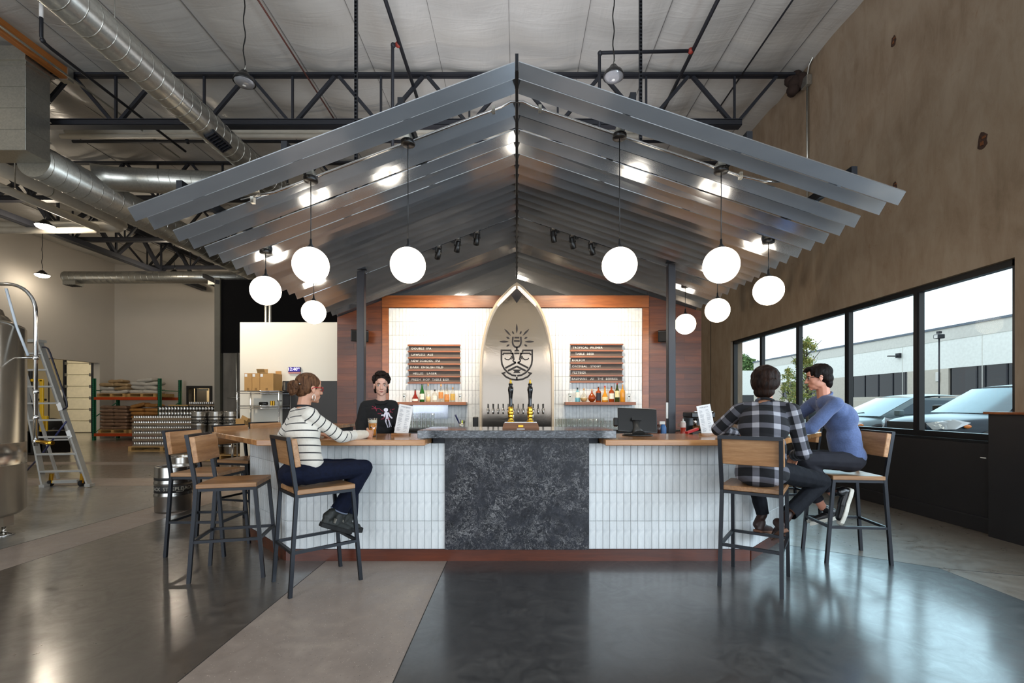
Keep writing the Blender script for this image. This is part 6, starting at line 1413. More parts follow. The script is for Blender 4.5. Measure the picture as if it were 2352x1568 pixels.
P_SUV = mk('blue_black_car_paint', '#22303b', 0.3, 0.0, spec=0.3); P_SIL = mk('silver_green_car_paint', '#76868a', 0.35, 0.1, spec=0.3); P_DK = mk('dark_grey_car_paint', '#3d4448', 0.15, 0.5)
car('dark blue sport utility car parked nose to the nearest window pane', (10.42, 9.85, GZ), math.radians(181), P_SUV, 4.5, 1.82, 1.72, 1.06, 1.13, 0.35, (0.95, -2.05, 0.15, -1.75), 'suv')
car('pale silver green hatchback parked beside the dark sport utility car', (10.55, 12.85, GZ), math.radians(180), P_SIL, 4.3, 1.76, 1.56, 0.92, 1.0, 0.3, (1.15, -1.95, 0.15, -1.3), 'hatch')
car('dark grey sedan parked far off behind the slender tree', (20.5, 33, GZ), math.radians(185), P_DK, 4.5, 1.78, 1.46, 0.9, 0.98, 0.3, (1.0, -1.8, 0.25, -1.0), 'sedan')
sh = MB(); rg = random.Random(4)
for k in range(900):
    c = V((rg.uniform(26.8, 28.3), rg.uniform(22, 60), GZ+rg.uniform(0.02, 0.55))); u = V((rg.gauss(0, 1), rg.gauss(0, 1), rg.gauss(0, 1))).normalized()*0.14; w_ = u.cross(V((0.3, 1, 0.2))).normalized()*0.09; sh.add([c+u, c+w_, c-u, c-w_], [(0, 1, 2, 3)])
o = sh.build('hedge', LD[0], kind='stuff'); tag(o, 'low green hedge along the foot of the facade', 'hedge')
# ------------------------------------------------------------------ people
def cone_sphere(bm, p0, r0, p1, r1, seg=2):
    t = bmesh.new()
    for p, r in ((p0, r0), (p1, r1)): bmesh.ops.create_icosphere(t, subdivisions=seg, radius=r, matrix=Matrix.Translation(V(p)))
    g = bmesh.ops.convex_hull(t, input=t.verts)
    bmesh.ops.delete(t, geom=[v for v in t.verts if not v.link_faces], context='VERTS')
    me = bpy.data.meshes.new('tmp'); t.to_mesh(me); t.free(); bm.from_mesh(me); bpy.data.meshes.remove(me)
def ellipsoid(bm, c, r, rot=None, seg=3):
    m = Matrix.Translation(V(c)) @ (rot.to_4x4() if rot is not None else Matrix.Identity(4)) @ Matrix.Diagonal((r[0], r[1], r[2], 1))
    bmesh.ops.create_icosphere(bm, subdivisions=seg, radius=1.0, matrix=m)
def blob(name, prims, voxel, smooth, mat, parent, disp=None, cuts=(), origin=None, attr=None, solid=0.0):
    bm = bmesh.new()
    for p in prims:
        if p[0] == 'c': cone_sphere(bm, p[1], p[2], p[3], p[4])
        else: ellipsoid(bm, p[1], p[2], p[3] if len(p) > 3 else None)
    me = bpy.data.meshes.new(name); bm.to_mesh(me); bm.free()
    o = bpy.data.objects.new(name, me); COL.objects.link(o)
    m = o.modifiers.new('r', 'REMESH'); m.mode = 'VOXEL'; m.voxel_size = voxel; m.adaptivity = 0.0
    if smooth: s = o.modifiers.new('s', 'SMOOTH'); s.factor = 0.5; s.iterations = smooth
    dg = bpy.context.evaluated_depsgraph_get(); m2 = bpy.data.meshes.new_from_object(o.evaluated_get(dg))
    bpy.data.objects.remove(o); bpy.data.meshes.remove(me)
    if disp or cuts:
        b = bmesh.new(); b.from_mesh(m2); b.normal_update()
        if disp:
            for v in b.verts: v.co += v.normal*disp(v.co)
        for pt, nr, rad in cuts:
            pt = V(pt); fs = [f for f in b.faces if (f.calc_center_median()-pt).length < rad]
            geom = list({e for f in fs for e in f.edges})+fs+list({v for f in fs for v in f.verts})
            bmesh.ops.bisect_plane(b, geom=geom, plane_co=pt, plane_no=V(nr))
            kill = [f for f in b.faces if (f.calc_center_median()-pt).length < rad*1.3 and (f.calc_center_median()-pt).dot(V(nr)) > 1e-4]
            bmesh.ops.delete(b, geom=kill, context='FACES')
        b.to_mesh(m2); b.free()
    if attr:
        for nm, fn in attr.items():
            a = m2.attributes.new(nm, 'FLOAT', 'CORNER'); vals = [0.0]*len(m2.loops)
            for pg in m2.polygons:
                c0 = pg.center
                for li in pg.loop_indices: vals[li] = fn(m2.vertices[m2.loops[li].vertex_index].co, c0)
            a.data.foreach_set('value', vals)
    org = ORG.get(parent.name, V((0, 0, 0))) if parent is not None else (origin or V((0, 0, 0)))
    m2.transform(Matrix.Translation(-org))
    for p in m2.polygons: p.use_smooth = True
    m2.materials.clear(); m2.materials.append(mat)
    o = bpy.data.objects.new(name, m2); COL.objects.link(o)
    if parent is not None: o.parent = parent
    else: o.location = org
    ORG[o.name] = org
    return o
def basis(f, up=(0, 0, 1)):
    f = V(f).normalized(); r = f.cross(V(up)).normalized(); u = r.cross(f).normalized()
    return Matrix((r, f, u)).transposed()     # columns: right, forward, up
def head_prims(H, B, fem, s=1.0):
    def q(x, y, z): return V(H)+B @ V((x*s, y*s, z*s))
    j = 0.9 if fem else 1.0
    L = [('e', q(0, -.014, .035), (.073*s, .094*s, .082*s), B), ('e', q(0, .022, -.028), (.061*s*j, .064*s, .074*s), B), ('e', q(0, .036, -.074), (.046*s*j, .046*s, .036*s), B),
         ('e', q(0, .066, -.098), (.020*s*j, .017*s, .015*s), B), ('e', q(0, -.045, -.01), (.062*s, .055*s, .065*s), B),
         ('c', q(0, .082, .006), .0075*s, q(0, .104, -.032), .0115*s), ('e', q(0, .070, .024), (.046*s, .014*s, .012*s), B), ('e', q(0, .064, .05), (.044*s, .02*s, .03*s), B)]
    for x in (-1, 1):
        L += [('e', q(.031*x*j, .046, -.034), (.027*s, .026*s, .030*s), B), ('e', q(.0095*x, .094, -.037), (.0085*s, .010*s, .0075*s), B), ('e', q(.044*x*j, .004, -.060), (.014*s, .040*s, .03*s), B),
              ('e', q(.075*x, -.010, -.006), (.007*s, .018*s, .029*s), B @ Matrix.Rotation(-.25*x, 3, 'Z') @ Matrix.Rotation(.15, 3, 'X')), ('e', q(.075*x, -.006, -.03), (.006*s, .010*s, .012*s), B), ('e', q(.031*x, .068, .002), (.016*s, .012*s, .0105*s), B)]
    for x0, x1 in ((-.02, 0.0), (0.0, .02)): L += [('c', q(x0, .079 if x0 else .084, -.060), .0052*s, q(x1, .079 if x1 else .084, -.060), .0052*s)]
    L += [('c', q(-.014, .078, -.0695), .0062*s, q(.014, .078, -.0695), .0062*s)]
    return L, q
def hand_prims(wr, d, pn, side, curl=0.5, s=1.0, spread=0.12, thumb=0.5):
    """wr wrist, d direction to the knuckles, pn direction the palm faces, side = unit sideways vector towards the thumb"""
    wr, d, pn = V(wr), V(d).normalized(), V(pn).normalized(); pn = (pn-d*pn.dot(d)).normalized(); sd = V(side); sd = (sd-d*sd.dot(d)-pn*sd.dot(pn)).normalized()
    L = []; lens = (.078, .088, .082, .064)
    L.append(('c', wr-d*.02, .024*s, wr+d*.012, .023*s))
    for k in range(4):
        off = sd*(.030-.020*k)*s; kn = wr+d*(.088-.004*abs(k-1))*s+off; L.append(('c', wr+d*.012*s+off*.6, .0135*s, kn, .0112*s))
        p = kn; a = curl*0.7+0.04*k; fl = lens[k]*s; rr = (.0092, .0086, .0078)
        sp = sd*(0.02-.0133*k)*spread*6
        for i, f in enumerate((.46, .30, .24)):
            dr = ((d+sp).normalized()*math.cos(a)+pn*math.sin(a)).normalized(); n = p+dr*fl*f; L.append(('c', p, rr[i]*s, n, rr[i]*.92*s)); p = n; a += curl*0.85
    L.append(('c', wr+d*.02*s+sd*.018*s, .016*s, wr+d*.05*s+sd*.034*s+pn*.008, .0135*s))
    b = wr+d*.042*s+sd*.034*s+pn*.006; t1 = b+(d*.6+sd*.8*(1-thumb*.6)+pn*thumb).normalized()*.036*s; t2 = t1+(d*.85+sd*.3*(1-thumb)+pn*thumb*.9).normalized()*.030*s
    L += [('c', b, .0125*s, t1, .0105*s), ('c', t1, .0105*s, t2, .0088*s)]
    return L
SKIN = {}
def skin(name, c):
    a = NT(name); f = a.noise(a.coord(), 14, 4); c = lin(c)
    a.set(col=a.ramp(f, [(0.3, tuple(x*0.9 for x in c)), (0.7, c)]), rough=0.5, sss=0.06); return a.m
M_EYEW = mk('eye_white', '#d8d4cf', 0.2); M_IRIS = mk('iris_brown', '#2a1a12', 0.15); M_LIP = mk('lip_rose', '#9a5a52', 0.45)
def hairmat(name, c1, c2, st=(30, 30, 4)):
    a = NT(name); f = a.noise(a.coord(st), 2.0, 5, 0.6, 0.8)
    a.set(col=a.ramp(f, [(0.35, lin(c1)), (0.65, lin(c2))]), rough=0.55, spec=0.12); a.bump(f, 0.5, 0.015); return a.m
def face_parts(pr, q, B, brow, s=1.0, gaze=(0, 0)):
    for x in (-1, 1):
        e = q(.031*x, .0705, .002); mb = MB(); mb.sphere((0, 0, 0), .0115*s, 14, 10); o = MB(); o.v = [e+B @ p for p in mb.v]; o.f = mb.f; o.mi = mb.mi; o.sm = mb.sm; eb = o.build('eye', M_EYEW, pr)
        c = e+B @ V((gaze[0]*.004, .0082*s, gaze[1]*.003)); mb = MB(); mb.sphere((0, 0, 0), .0056*s, 10, 8); o = MB(); o.v = [c+B @ p for p in mb.v]; o.f = mb.f; o.mi = mb.mi; o.sm = mb.sm; o.build('iris', M_IRIS, eb)
        mb = MB(); mb.tube([q(.014*x, .0835, .0205), q(.03*x, .0835, .0255), q(.046*x, .071, .020)], [.0028*s, .0036*s, .002*s], 6); mb.build('eyebrow', brow, pr)
        mb = MB(); mb.tube([q(.018*x, .0795, .0068), q(.031*x, .0830, .0105), q(.045*x, .0715, .005)], [.0016*s, .0022*s, .0014*s], 5); mb.build('eyelid', brow, pr)
    mb = MB(); mb.tube([q(-.021, .0795, -.0655), q(-.008, .0862, -.0615), q(0, .0868, -.063), q(.008, .0862, -.0615), q(.021, .0795, -.0655)], [.0015, .0042, .004, .0042, .0015], 8); mb.tube([q(-.019, .0795, -.0665), q(0, .0862, -.0705), q(.019, .0795, -.0665)], [.0015, .0052, .0015], 8); mb.build('lips', M_LIP, pr)
def glasses(pr, q, mat, r=.021, th=.0022, full=True):
    for x in (-1, 1):
        mb = MB(); ring = [q(.033*x+r*1.15*math.cos(a), .092-.010*abs(math.cos(a)) if True else .09, .000+r*.85*math.sin(a)) for a in [2*PI*k/20 for k in range(21)]]
        mb.tube(ring, th, 6, False); mb.build('glasses_rim', mat, pr)
        mb = MB(); mb.tube([q(.056*x, .083, .006), q(.074*x, .05, .008), q(.082*x, -.005, .008), q(.079*x, -.025, -.006)], th*1.15, 6); mb.build('glasses_arm', mat, pr)
    MB().tube([q(-.010, .095, .004), q(0, .098, .007), q(.010, .095, .004)], th, 6).build('glasses_bridge', mat, pr)
def crimp(sc, amp, seed=0):
    return lambda p: noise.noise(p*sc+V((seed, 0, 0)))*amp+noise.noise(p*sc*2.3+V((0, seed, 0)))*amp*.5
def seg_dist(p, a, b):
    d = b-a; t = max(0, min(1, (p-a).dot(d)/d.length_squared)); return (p-(a+d*t)).length, t
def cloth(name, col, rough=0.8, var=None, bump=(60, 0.15), sheen=0.3): return mk(name, col, rough, var=var or (30, 0.12, (1, 1, 1)), bump=bump, sheen=sheen)
def torso_prims(pel, chest, shL, shR, neck, B, k=1.0, w=1.0, d=1.0):
    tr = .062 if k >= 1.0 else .032
    """clothing or body torso: pelvis to neck"""
    pel, chest, shL, shR, neck = map(V, (pel, chest, shL, shR, neck)); mid = pel.lerp(chest, .5)
    return [('e', pel, (.165*w*k, .125*d*k, .12*k), B), ('e', mid, (.150*w*k, .118*d*k, .16*k), B), ('e', chest, (.168*w*k, .120*d*k, .15*k), B), ('e', pel.lerp(chest, .25), (.152*w*k, .118*d*k, .13*k), B), ('e', chest.lerp((shL+shR)/2, .55), (.165*w*k, .098*d*k, .10*k), B),
            ('c', shL.lerp(shR, .1)+V((0, 0, -.008)), .052*k, shL.lerp(shR, .9)+V((0, 0, -.008)), .052*k), ('c', (shL+shR)/2, .075*k, neck, .052*k), ('c', neck+V((0, 0, -.02)), tr, shL.lerp(neck, .1), tr), ('c', neck+V((0, 0, -.02)), tr, shR.lerp(neck, .1), tr)]
def limb(a, ra, b, rb): return ('c', V(a), ra, V(b), rb)
def shoe_prims(heel, toe, up, h=1.0, w=1.0):
    heel, toe, up = V(heel), V(toe), V(up).normalized(); d = (toe-heel); up = (up-d.normalized()*up.dot(d.normalized())).normalized()
    return [('c', heel+up*.035, .034*w, heel.lerp(toe, .45)+up*.036, .036*w), ('c', heel.lerp(toe, .4)+up*.034, .036*w, heel.lerp(toe, .88)+up*.026, .030*w), ('c', heel+up*.04, .033*w, heel+up*(.085*h)+d*.08, .038*w)]
def sole(name, heel, toe, up, m, parent, th=.022, w=.044):
    heel, toe, up = V(heel), V(toe), V(up).normalized(); d = (toe-heel); L = d.length; d /= L; up = (up-d*up.dot(d)).normalized(); s = d.cross(up)
    prof = [(-.035, .55), (-.02, .8), (.03, .88), (.10, .80), (.17, 1.0), (.215, .98), (L+.005, .75), (L+.028, .35)]
    pts = [heel+d*a+s*(w*b) for a, b in prof]+[heel+d*a-s*(w*b) for a, b in prof[::-1]]; n = len(pts)
    return MB().add([p-up*th*0.3 for p in pts]+[p+up*th*.7 for p in pts], [tuple(range(n))[::-1], tuple(range(n, 2*n))]+[(i, (i+1) % n, (i+1) % n+n, i+n) for i in range(n)]).build(name, m, parent, bevel=.004)
def person(label, base): return base

# ---- 1. the woman in the striped sweater
f1 = V((math.cos(math.radians(46)), math.sin(math.radians(46)), 0)); r1 = V((f1.y, -f1.x, 0))
pel = V((-1.665, 3.60, .875)); nk = P(697, 931, 3.66); H1 = P(711, 892, 3.69); hd = V((.60, .80, -.05)); B1 = basis(hd); BT = basis(f1, (-.06, .02, 1))
shc = P(697, 950, 3.66); shR = shc+r1*.150+V((0, 0, -.012)); shL = shc-r1*.150+V((0, 0, -.012)); chest = pel.lerp(shc, .66)-f1*.012
elR = V((-1.415, 3.74, 1.125)); wrR = V((-1.312, 4.035, 1.128)); elL = V((-1.93, 3.85, 1.12)); wrL = V((-1.74, 4.07, 1.128))
hipR = pel+r1*.085+V((0, 0, -.015)); hipL = pel-r1*.085+V((0, 0, -.015)); knR = V((-1.262, 3.86, .872)); knL = V((-1.40, 3.985, .868)); anR = V((-1.445, 3.79, .505)); anL = V((-1.41, 3.93, .43))
sk1 = skin('skin_fair_warm', '#c99478')
hp, q1 = head_prims(H1, B1, True)
hR = hand_prims(wrR, V((.06, .16, -.012)), V((-.75, .5, -.1)), V((0, 0, 1)), 0.45, .95, .10, .55); hL = hand_prims(wrL, V((.35, .9, -.05)), V((0, 0, -1)), V((.9, -.3, 0)), 0.35, .92)
body = torso_prims(pel, chest, shL, shR, nk, BT, .86, .95)+[limb(nk+V((0, 0, -.02)), .052, H1+B1 @ V((0, -.03, -.055)), .049), limb(shR, .043, elR, .034), limb(elR, .034, wrR, .024), limb(shL, .043, elL, .034), limb(elL, .034, wrL, .024),
        limb(hipR, .08, knR, .052), limb(knR, .05, anR, .034), limb(hipL, .08, knL, .052), limb(knL, .05, anL, .034)]+hp+hR+hL
w1 = blob('person', body, .0046, 5, sk1, None, origin=V((-1.6, 3.65, 0)))
tag(w1, 'woman in black and white striped sweater and jeans seated on stool, holding beer', 'person')
hb = hairmat('brown_hair', '#3a2519', '#6e4c34'); face_parts(w1, q1, B1, hb)
hq = [('e', q1(0, -.020, .042), (.0795, .098, .084), B1), ('e', q1(0, -.055, -.002), (.073, .066, .066), B1), ('e', q1(0, -.062, -.035), (.055, .045, .04), B1)]
blob('hair', hq, .006, 2, hb, w1, crimp(26, .003))
bn = q1(0, -.128, -.002)
bun = [('c', bn+B1 @ V((.034*math.cos(a), -.004, .034*math.sin(a))), .026+.004*(k % 2), bn+B1 @ V((.034*math.cos(a+.9), -.008, .034*math.sin(a+.9))), .025) for k, a in enumerate([2*PI*k/7 for k in range(7)])]
blob('hair_bun', bun+[('e', bn+B1 @ V((0, .012, 0)), (.045, .03, .045), B1)], .005, 1, hb, w1, crimp(45, .006))
MB().tube([q1(.06, -.118, .028), q1(.052, -.10, .022)], .004, 6).build('hair_pin', M_CHROME, w1)
glasses(w1, q1, mk('red_spectacle_frame', '#b0202a', 0.3), .019, .0028)
MB().tube([q1(.079, -.006, -.042), q1(.08, -.006, -.05)]+[q1(.08+.000, -.006+.013*math.sin(a), -.072-.022*math.cos(a)*-1) for a in [PI+2*PI*k/12 for k in range(13)]], .0018, 5).build('earring', mk('silver_earring', '#cfc8bc', 0.25, 0.9), w1)
swp = torso_prims(pel+V((0, 0, .06))+f1*.03, chest+f1*.012, shL, shR, nk+V((0, 0, -.035)), BT, 1.0, 1.0)+[limb(shR, .053, elR, .050), limb(elR, .050, wrR-V((.0, .01, 0)), .036), limb(shL, .053, elL, .050), limb(elL, .050, wrL, .036)]
def near1(p):
    bt = [(seg_dist(p, shR, elR), 1, (elR-shR).length, .056), (seg_dist(p, elR, wrR), 2, (wrR-elR).length, .045), (seg_dist(p, shL, elL), 3, (elL-shL).length, .056), (seg_dist(p, elL, wrL), 4, (wrL-elL).length, .045)]
    b = min(bt, key=lambda k: k[0][0]-k[3]); return b
tl1 = (shc-pel).length
SEG1 = {1: (shR, elR), 2: (elR, wrR), 3: (shL, elL), 4: (elL, wrL)}
def stripe1(p, c0):
    (dd, t), i, L, r = near1(c0)
    t = (p-SEG1[i][0]).dot((SEG1[i][1]-SEG1[i][0]))/(SEG1[i][1]-SEG1[i][0]).length_squared
    ax = (shc-pel).normalized(); h = (p-pel).dot(ax)
    rel = (c0-shc).dot(r1)
    if dd-r < .012 and abs(rel) > .125 or (i in (2, 4) and dd-r < .02):
        s = (t*L if i in (1, 3) else t*L+((elR-shR).length if i == 2 else (elL-shL).length)); return .02+s
    return (shc-pel).length+.03-h
a = NT('striped_knit'); at = a.n('Attribute', attribute_name='stripe').outputs['Fac']; m_ = a.math('MODULO', a.math('ADD', at, 1.12), .056)
band = a.math('LESS_THAN', m_, .0085); hem = a.math('GREATER_THAN', at, .475)
band = a.math('MULTIPLY', band, a.math('SUBTRACT', 1.0, hem)); band = a.math('MULTIPLY', band, a.math('LESS_THAN', at, .43))
c = a.mix(band, lin('d9d2c6'), lin('17171c')); c = a.mix(hem, c, lin('d3c6b4'))
a.set(col=c, rough=0.85, sheen=0.3); a.bump(a.noise(a.coord((90, 90, 25)), 1.5, 3), 0.35, 0.008); M_KNIT = a.m
sw = blob('sweater', swp, .0065, 5, M_KNIT, w1, crimp(9, .005, 2), [(wrR+V((.003, .012, 0)), (wrR-elR).normalized(), .07), (wrL, (wrL-elL).normalized(), .07)], attr={'stripe': stripe1})
mb = MB(); nx_ = basis((shc-pel).normalized(), f1); cc = nk+V((0, 0, -.008)); mb.tube([cc+nx_ @ V((.058*math.cos(b), 0, .060*math.sin(b)))+V((0, 0, 0)) for b in [2*PI*k/24 for k in range(25)]], .008, 8, False); mb.build('neck_band', mk('black_rib', '#121217', 0.8), w1)
M_DENIM = mk('dark_blue_denim', '#0b1124', 0.85, spec=0.2, var=(45, 0.3, (1, 1, 1)), bump=(60, 0.15))
jn = [('e', pel, (.178, .138, .108), BT), ('e', pel-f1*.05+V((0, 0, -.02)), (.17, .11, .095), BT), limb(hipR, .092, knR+V((0, 0, -.01)), .068), limb(knR+V((0, 0, -.01)), .067, anR+V((0, 0, .02)), .070), limb(hipL, .092, knL+V((0, 0, -.01)), .066), limb(knL+V((0, 0, -.01)), .064, anL, .064)]
blob('jeans', jn, .007, 4, M_DENIM, w1, crimp(8, .006, 5), [(anR+V((.0, 0, .02)), (anR-knR).normalized(), .12), (anL, (anL-knL).normalized(), .12)])
mb = MB(); e1, e2 = basis((anR-knR)).col[0].xyz, basis((anR-knR)).col[2].xyz; cc = anR+V((0, 0, .02)); mb.tube([cc+e1*.068*math.cos(b)+e2*.068*math.sin(b) for b in [2*PI*k/20 for k in range(21)]], .006, 6, False); mb.build('turned_hem', mk('pale_denim', '#6d7688', 0.8), w1)
M_BOOT = mk('black_green_boot', '#1d1f1c', 0.6, bump=(40, 0.3))
for nm, hl, tp, up, an_ in (('boot', V((-1.525, 3.685, .425)), V((-1.385, 3.83, .335)), V((.55, .5, .75)), anR), ('boot', V((-1.475, 3.80, .365)), V((-1.33, 3.93, .325)), V((.2, .1, .95)), anL)):
    b = blob(nm, shoe_prims(hl, tp, up, 1.3, 1.05)+[limb(hl+V((.02, .02, .07)), .04, an_+V((.0, .0, .03)), .046), limb(hl.lerp(tp, .35)+V(up).normalized()*.05, .038, an_+V((0, 0, .02)), .044)], .006, 2, M_BOOT, w1, crimp(30, .002)); sole('boot_sole', hl, tp, up, M_RUBBER, b, .035, .046)
    MB().cbox(hl.lerp(tp, .22)+V(up).normalized()*.075-r1*0.0+V((.0, -.035, 0)), .05, .01, .035, basis(tp-hl)).build('boot_panel', mk('grey_suede', '#77736a', 0.8), b)
MB().tube([wrR+V((.0, .10, .0))+V((.012*math.cos(b), .006*math.sin(b), .012*math.sin(b))) for b in [2*PI*k/10 for k in range(11)]], .0016, 5, False).build('ring', M_CHROME, w1)

# ---- 2. the bartender
bx_, by_ = (871-CX)/F_PX*5.16, 5.16
H2 = P(876, 885, 5.10); hd2 = V((.30, -.95, -.04)); B2 = basis(hd2); f2 = V((.18, -.98, 0)).normalized(); r2 = V((f2.y, -f2.x, 0)); BT2 = basis(f2)
nk2 = V((H2.x-.01, 5.14, 1.455)); shc2 = V((bx_, 5.16, 1.372)); pel2 = V((bx_-.03, 5.2, .93)); chest2 = pel2.lerp(shc2, .68)
sR2 = shc2+r2*.148; sL2 = shc2-r2*.148; sk2 = skin('skin_pale', '#d3a592'); hp2, q2 = head_prims(H2, B2, True, 1.0)
eR2 = P(829, 972, 5.08); wR2 = V((eR2.x+.05, 4.93, 1.02)); eL2 = sL2+V((.10, -.02, -.27)); wL2 = eL2+V((.0, -.22, -.08))
hh2 = hand_prims(wR2, V((.3, -.9, -.1)), V((0, 0, -1)), V((.9, .3, 0)), .4, .92)+hand_prims(wL2, V((-.3, -.9, -.1)), V((0, 0, -1)), V((-.9, .3, 0)), .4, .92)
body2 = torso_prims(pel2, chest2, sL2, sR2, nk2, BT2, .84, .95)+[limb(nk2+V((0, 0, -.02)), .050, H2+B2 @ V((0, -.025, -.055)), .048), limb(sR2, .042, eR2, .033), limb(eR2, .033, wR2, .024), limb(sL2, .042, eL2, .033), limb(eL2, .033, wL2, .024)]
fl2 = []
for s in (-1, 1):
    hpj = pel2+r2*.085*s+V((0, 0, -.03)); kn = V((hpj.x, hpj.y-.01, .48)); an = V((hpj.x, hpj.y+.03, .09)); body2 += [limb(hpj, .078, kn, .05), limb(kn, .048, an, .034)]; fl2.append((hpj, kn, an))
p2 = blob('person', body2+hp2+hh2, .0046, 5, sk2, None, origin=V((bx_, 5.18, 0)))
tag(p2, 'bartender with curly dark hair in black sweatshirt standing behind the bar', 'person')
hk = hairmat('black_brown_hair', '#0f0b0a', '#251a16'); face_parts(p2, q2, B2, hk, .96, (.5, 0))
rg = random.Random(12); cr = [('e', q2(0, -.026, .054), (.083, .098, .090), B2), ('e', q2(0, -.07, -.03), (.066, .05, .075), B2)]
for k in range(120):
    th = rg.uniform(0, 2*PI); ph = rg.uniform(-.35, 1.35); x = math.cos(ph)*math.sin(th); y = math.cos(ph)*math.cos(th); z = math.sin(ph)
    if y > .35 and z < .62: continue
    if abs(x) > .55 and z < .1 and y > -.45: continue
    cr.append(('e', q2(.086*x, -.020+.098*y, .052+.098*z), (.018, .018, .017), B2))
for x in (-1, 1): cr += [('e', q2(.062*x, -.072, -.05), (.016, .022, .036), B2), ('e', q2(.078*x, -.012, .045), (.016, .028, .028), B2)]
blob('hair', cr, .0045, 1, hk, p2, crimp(50, .005))
M_SWEAT = cloth('black_sweatshirt', '#09090b', 0.9, sheen=0.0)
ss = torso_prims(pel2+V((0, 0, .05)), chest2, sL2, sR2, nk2+V((0, 0, -.055)), BT2, 1.04, 1.12, 1.08)+[limb(sR2, .060, eR2, .062), limb(eR2, .062, wR2, .04), limb(sL2, .060, eL2, .062), limb(eL2, .062, wL2, .04)]
shirt2 = blob('sweatshirt', ss, .0065, 5, M_SWEAT, p2, crimp(8, .007, 3), [(wR2, (wR2-eR2).normalized(), .07), (wL2, (wL2-eL2).normalized(), .07)])
cc = nk2+V((.002, -.016, -.040)); MB().tube([cc+V((.066*math.cos(b), .062*math.sin(b), .022*math.sin(b))) for b in [2*PI*k/24 for k in range(25)]], .010, 8, False).build('neck_band', M_SWEAT, p2)
tr2 = [('e', pel2+V((0, 0, -.03)), (.165, .125, .12), BT2)]
for h_, k_, a_ in fl2: tr2 += [limb(h_, .09, k_, .066), limb(k_, .064, a_, .056)]
blob('trousers', tr2, .008, 3, M_BLACKP, p2)
for h_, k_, a_ in fl2:
    hl = V((a_.x, a_.y+.04, .0)); tp = hl+f2*.23; b = blob('shoe', shoe_prims(hl, tp, (0, 0, 1)), .007, 2, M_BLACKP, p2); sole('shoe_sole', hl+V((0, 0, .012)), tp+V((0, 0, .012)), (0, 0, 1), M_RUBBER, b)
# printed figure on the sweatshirt, draped onto the cloth
def drape(parent, target, m, name, polys, off=.0025):
    bvh = BVHTree.FromPolygons([v.co+ORG[target.name] for v in target.data.vertices], [p.vertices for p in target.data.polygons]); mb = MB()
    for pl in polys:
        cen = V((0, 0))
        pts = []
        for x, y in pl:
            w_ = P(x, y, 4.5); d = (w_-V((0, 0, CAM_Z))).normalized(); hit = bvh.ray_cast(V((0, 0, CAM_Z)), d)
            if hit[0] is None: pts = None; break
            pts.append(hit[0]-d*off)
        if pts: mb.add(pts, [tuple(range(len(pts)))])
    if mb.v: mb.build(name, m, parent)
def dense(a, b, w_, n=4):
    a, b = V(a), V(b); d = (b-a); nn = V((-d.y, d.x)).normalized()*w_/2; return [[tuple(a+d*(i/n)+nn), tuple(a+d*((i+1)/n)+nn), tuple(a+d*((i+1)/n)-nn), tuple(a+d*(i/n)-nn)] for i in range(n)]
def cpx(x, y): return (810+x/9.2267, 840+y/9.2267)
W_ = []; head_ = [cpx(705+46*math.cos(2*PI*k/12), 932+42*math.sin(2*PI*k/12)) for k in range(12)]; W_.append(head_)
for a_, b_, wd in (((705, 960), (722, 1000), 3), ((722, 995), (728, 1090), 5.5), ((690, 1000), (765, 1000), 4), ((690, 985), (665, 1090), 3.2), ((665, 1040), (605, 1045), 2.6), ((760, 1000), (790, 1070), 3), ((790, 1070), (840, 1110), 3), ((722, 1090), (700, 1180), 3.6), ((700, 1180), (750, 1310), 2.2), ((745, 1090), (775, 1180), 3), ((775, 1180), (780, 1300), 2.2), ((780, 1190), (820, 1290), 2)): W_ += dense(cpx(*a_), cpx(*b_), wd)
drape(p2, shirt2, mk('white_print', '#d9d3de', 0.7), 'printed_figure', W_)
Rr = []
for a_, b_, wd in (((410, 850), (520, 920), 1.2), ((400, 910), (560, 905), 1.2), ((480, 850), (505, 960), 1.3), ((560, 900), (650, 970), 1.0), ((530, 1010), (610, 1010), 1.1), ((600, 1130), (660, 1115), 1.5), ((790, 960), (850, 990), 1.1), ((830, 930), (890, 910), 1.1), ((800, 920), (790, 1000), 1.1), ((655, 1075), (675, 1105), 2.2), ((770, 1100), (775, 1150), 2.4), ((730, 1120), (710, 1150), 1.8)): Rr += dense(cpx(*a_), cpx(*b_), wd)
drape(p2, shirt2, mk('red_print', '#8a1c38', 0.7), 'printed_scrawl', Rr, .003)

# ---- plaid material: attributes u (across) and v (along)
a = NT('buffalo_plaid'); au = a.n('Attribute', attribute_name='pu').outputs['Fac']; av = a.n('Attribute', attribute_name='pv').outputs['Fac']
def bandf(x, per, w_, off=0.0): m_ = a.math('MODULO', a.math('ADD', x, 5.0+off), per); return a.math('LESS_THAN', m_, w_)
bu, bv = bandf(au, .148, .048, -.05), bandf(av, .104, .038); both = a.math('MULTIPLY', bu, bv); one = a.math('MAXIMUM', bu, bv)
c = a.mix(one, lin('0a0b11'), lin('3e3e46')); c = a.mix(bu, c, lin('5c5c64')); c = a.mix(a.math('MULTIPLY', bv, a.math('SUBTRACT', 1.0, bu)), c, lin('505058')); c = a.mix(both, c, lin('a2a2aa'))
a.set(col=c, rough=0.9); a.bump(a.noise(a.coord(), 120, 3), 0.2, 0.004); M_PLAID = a.m
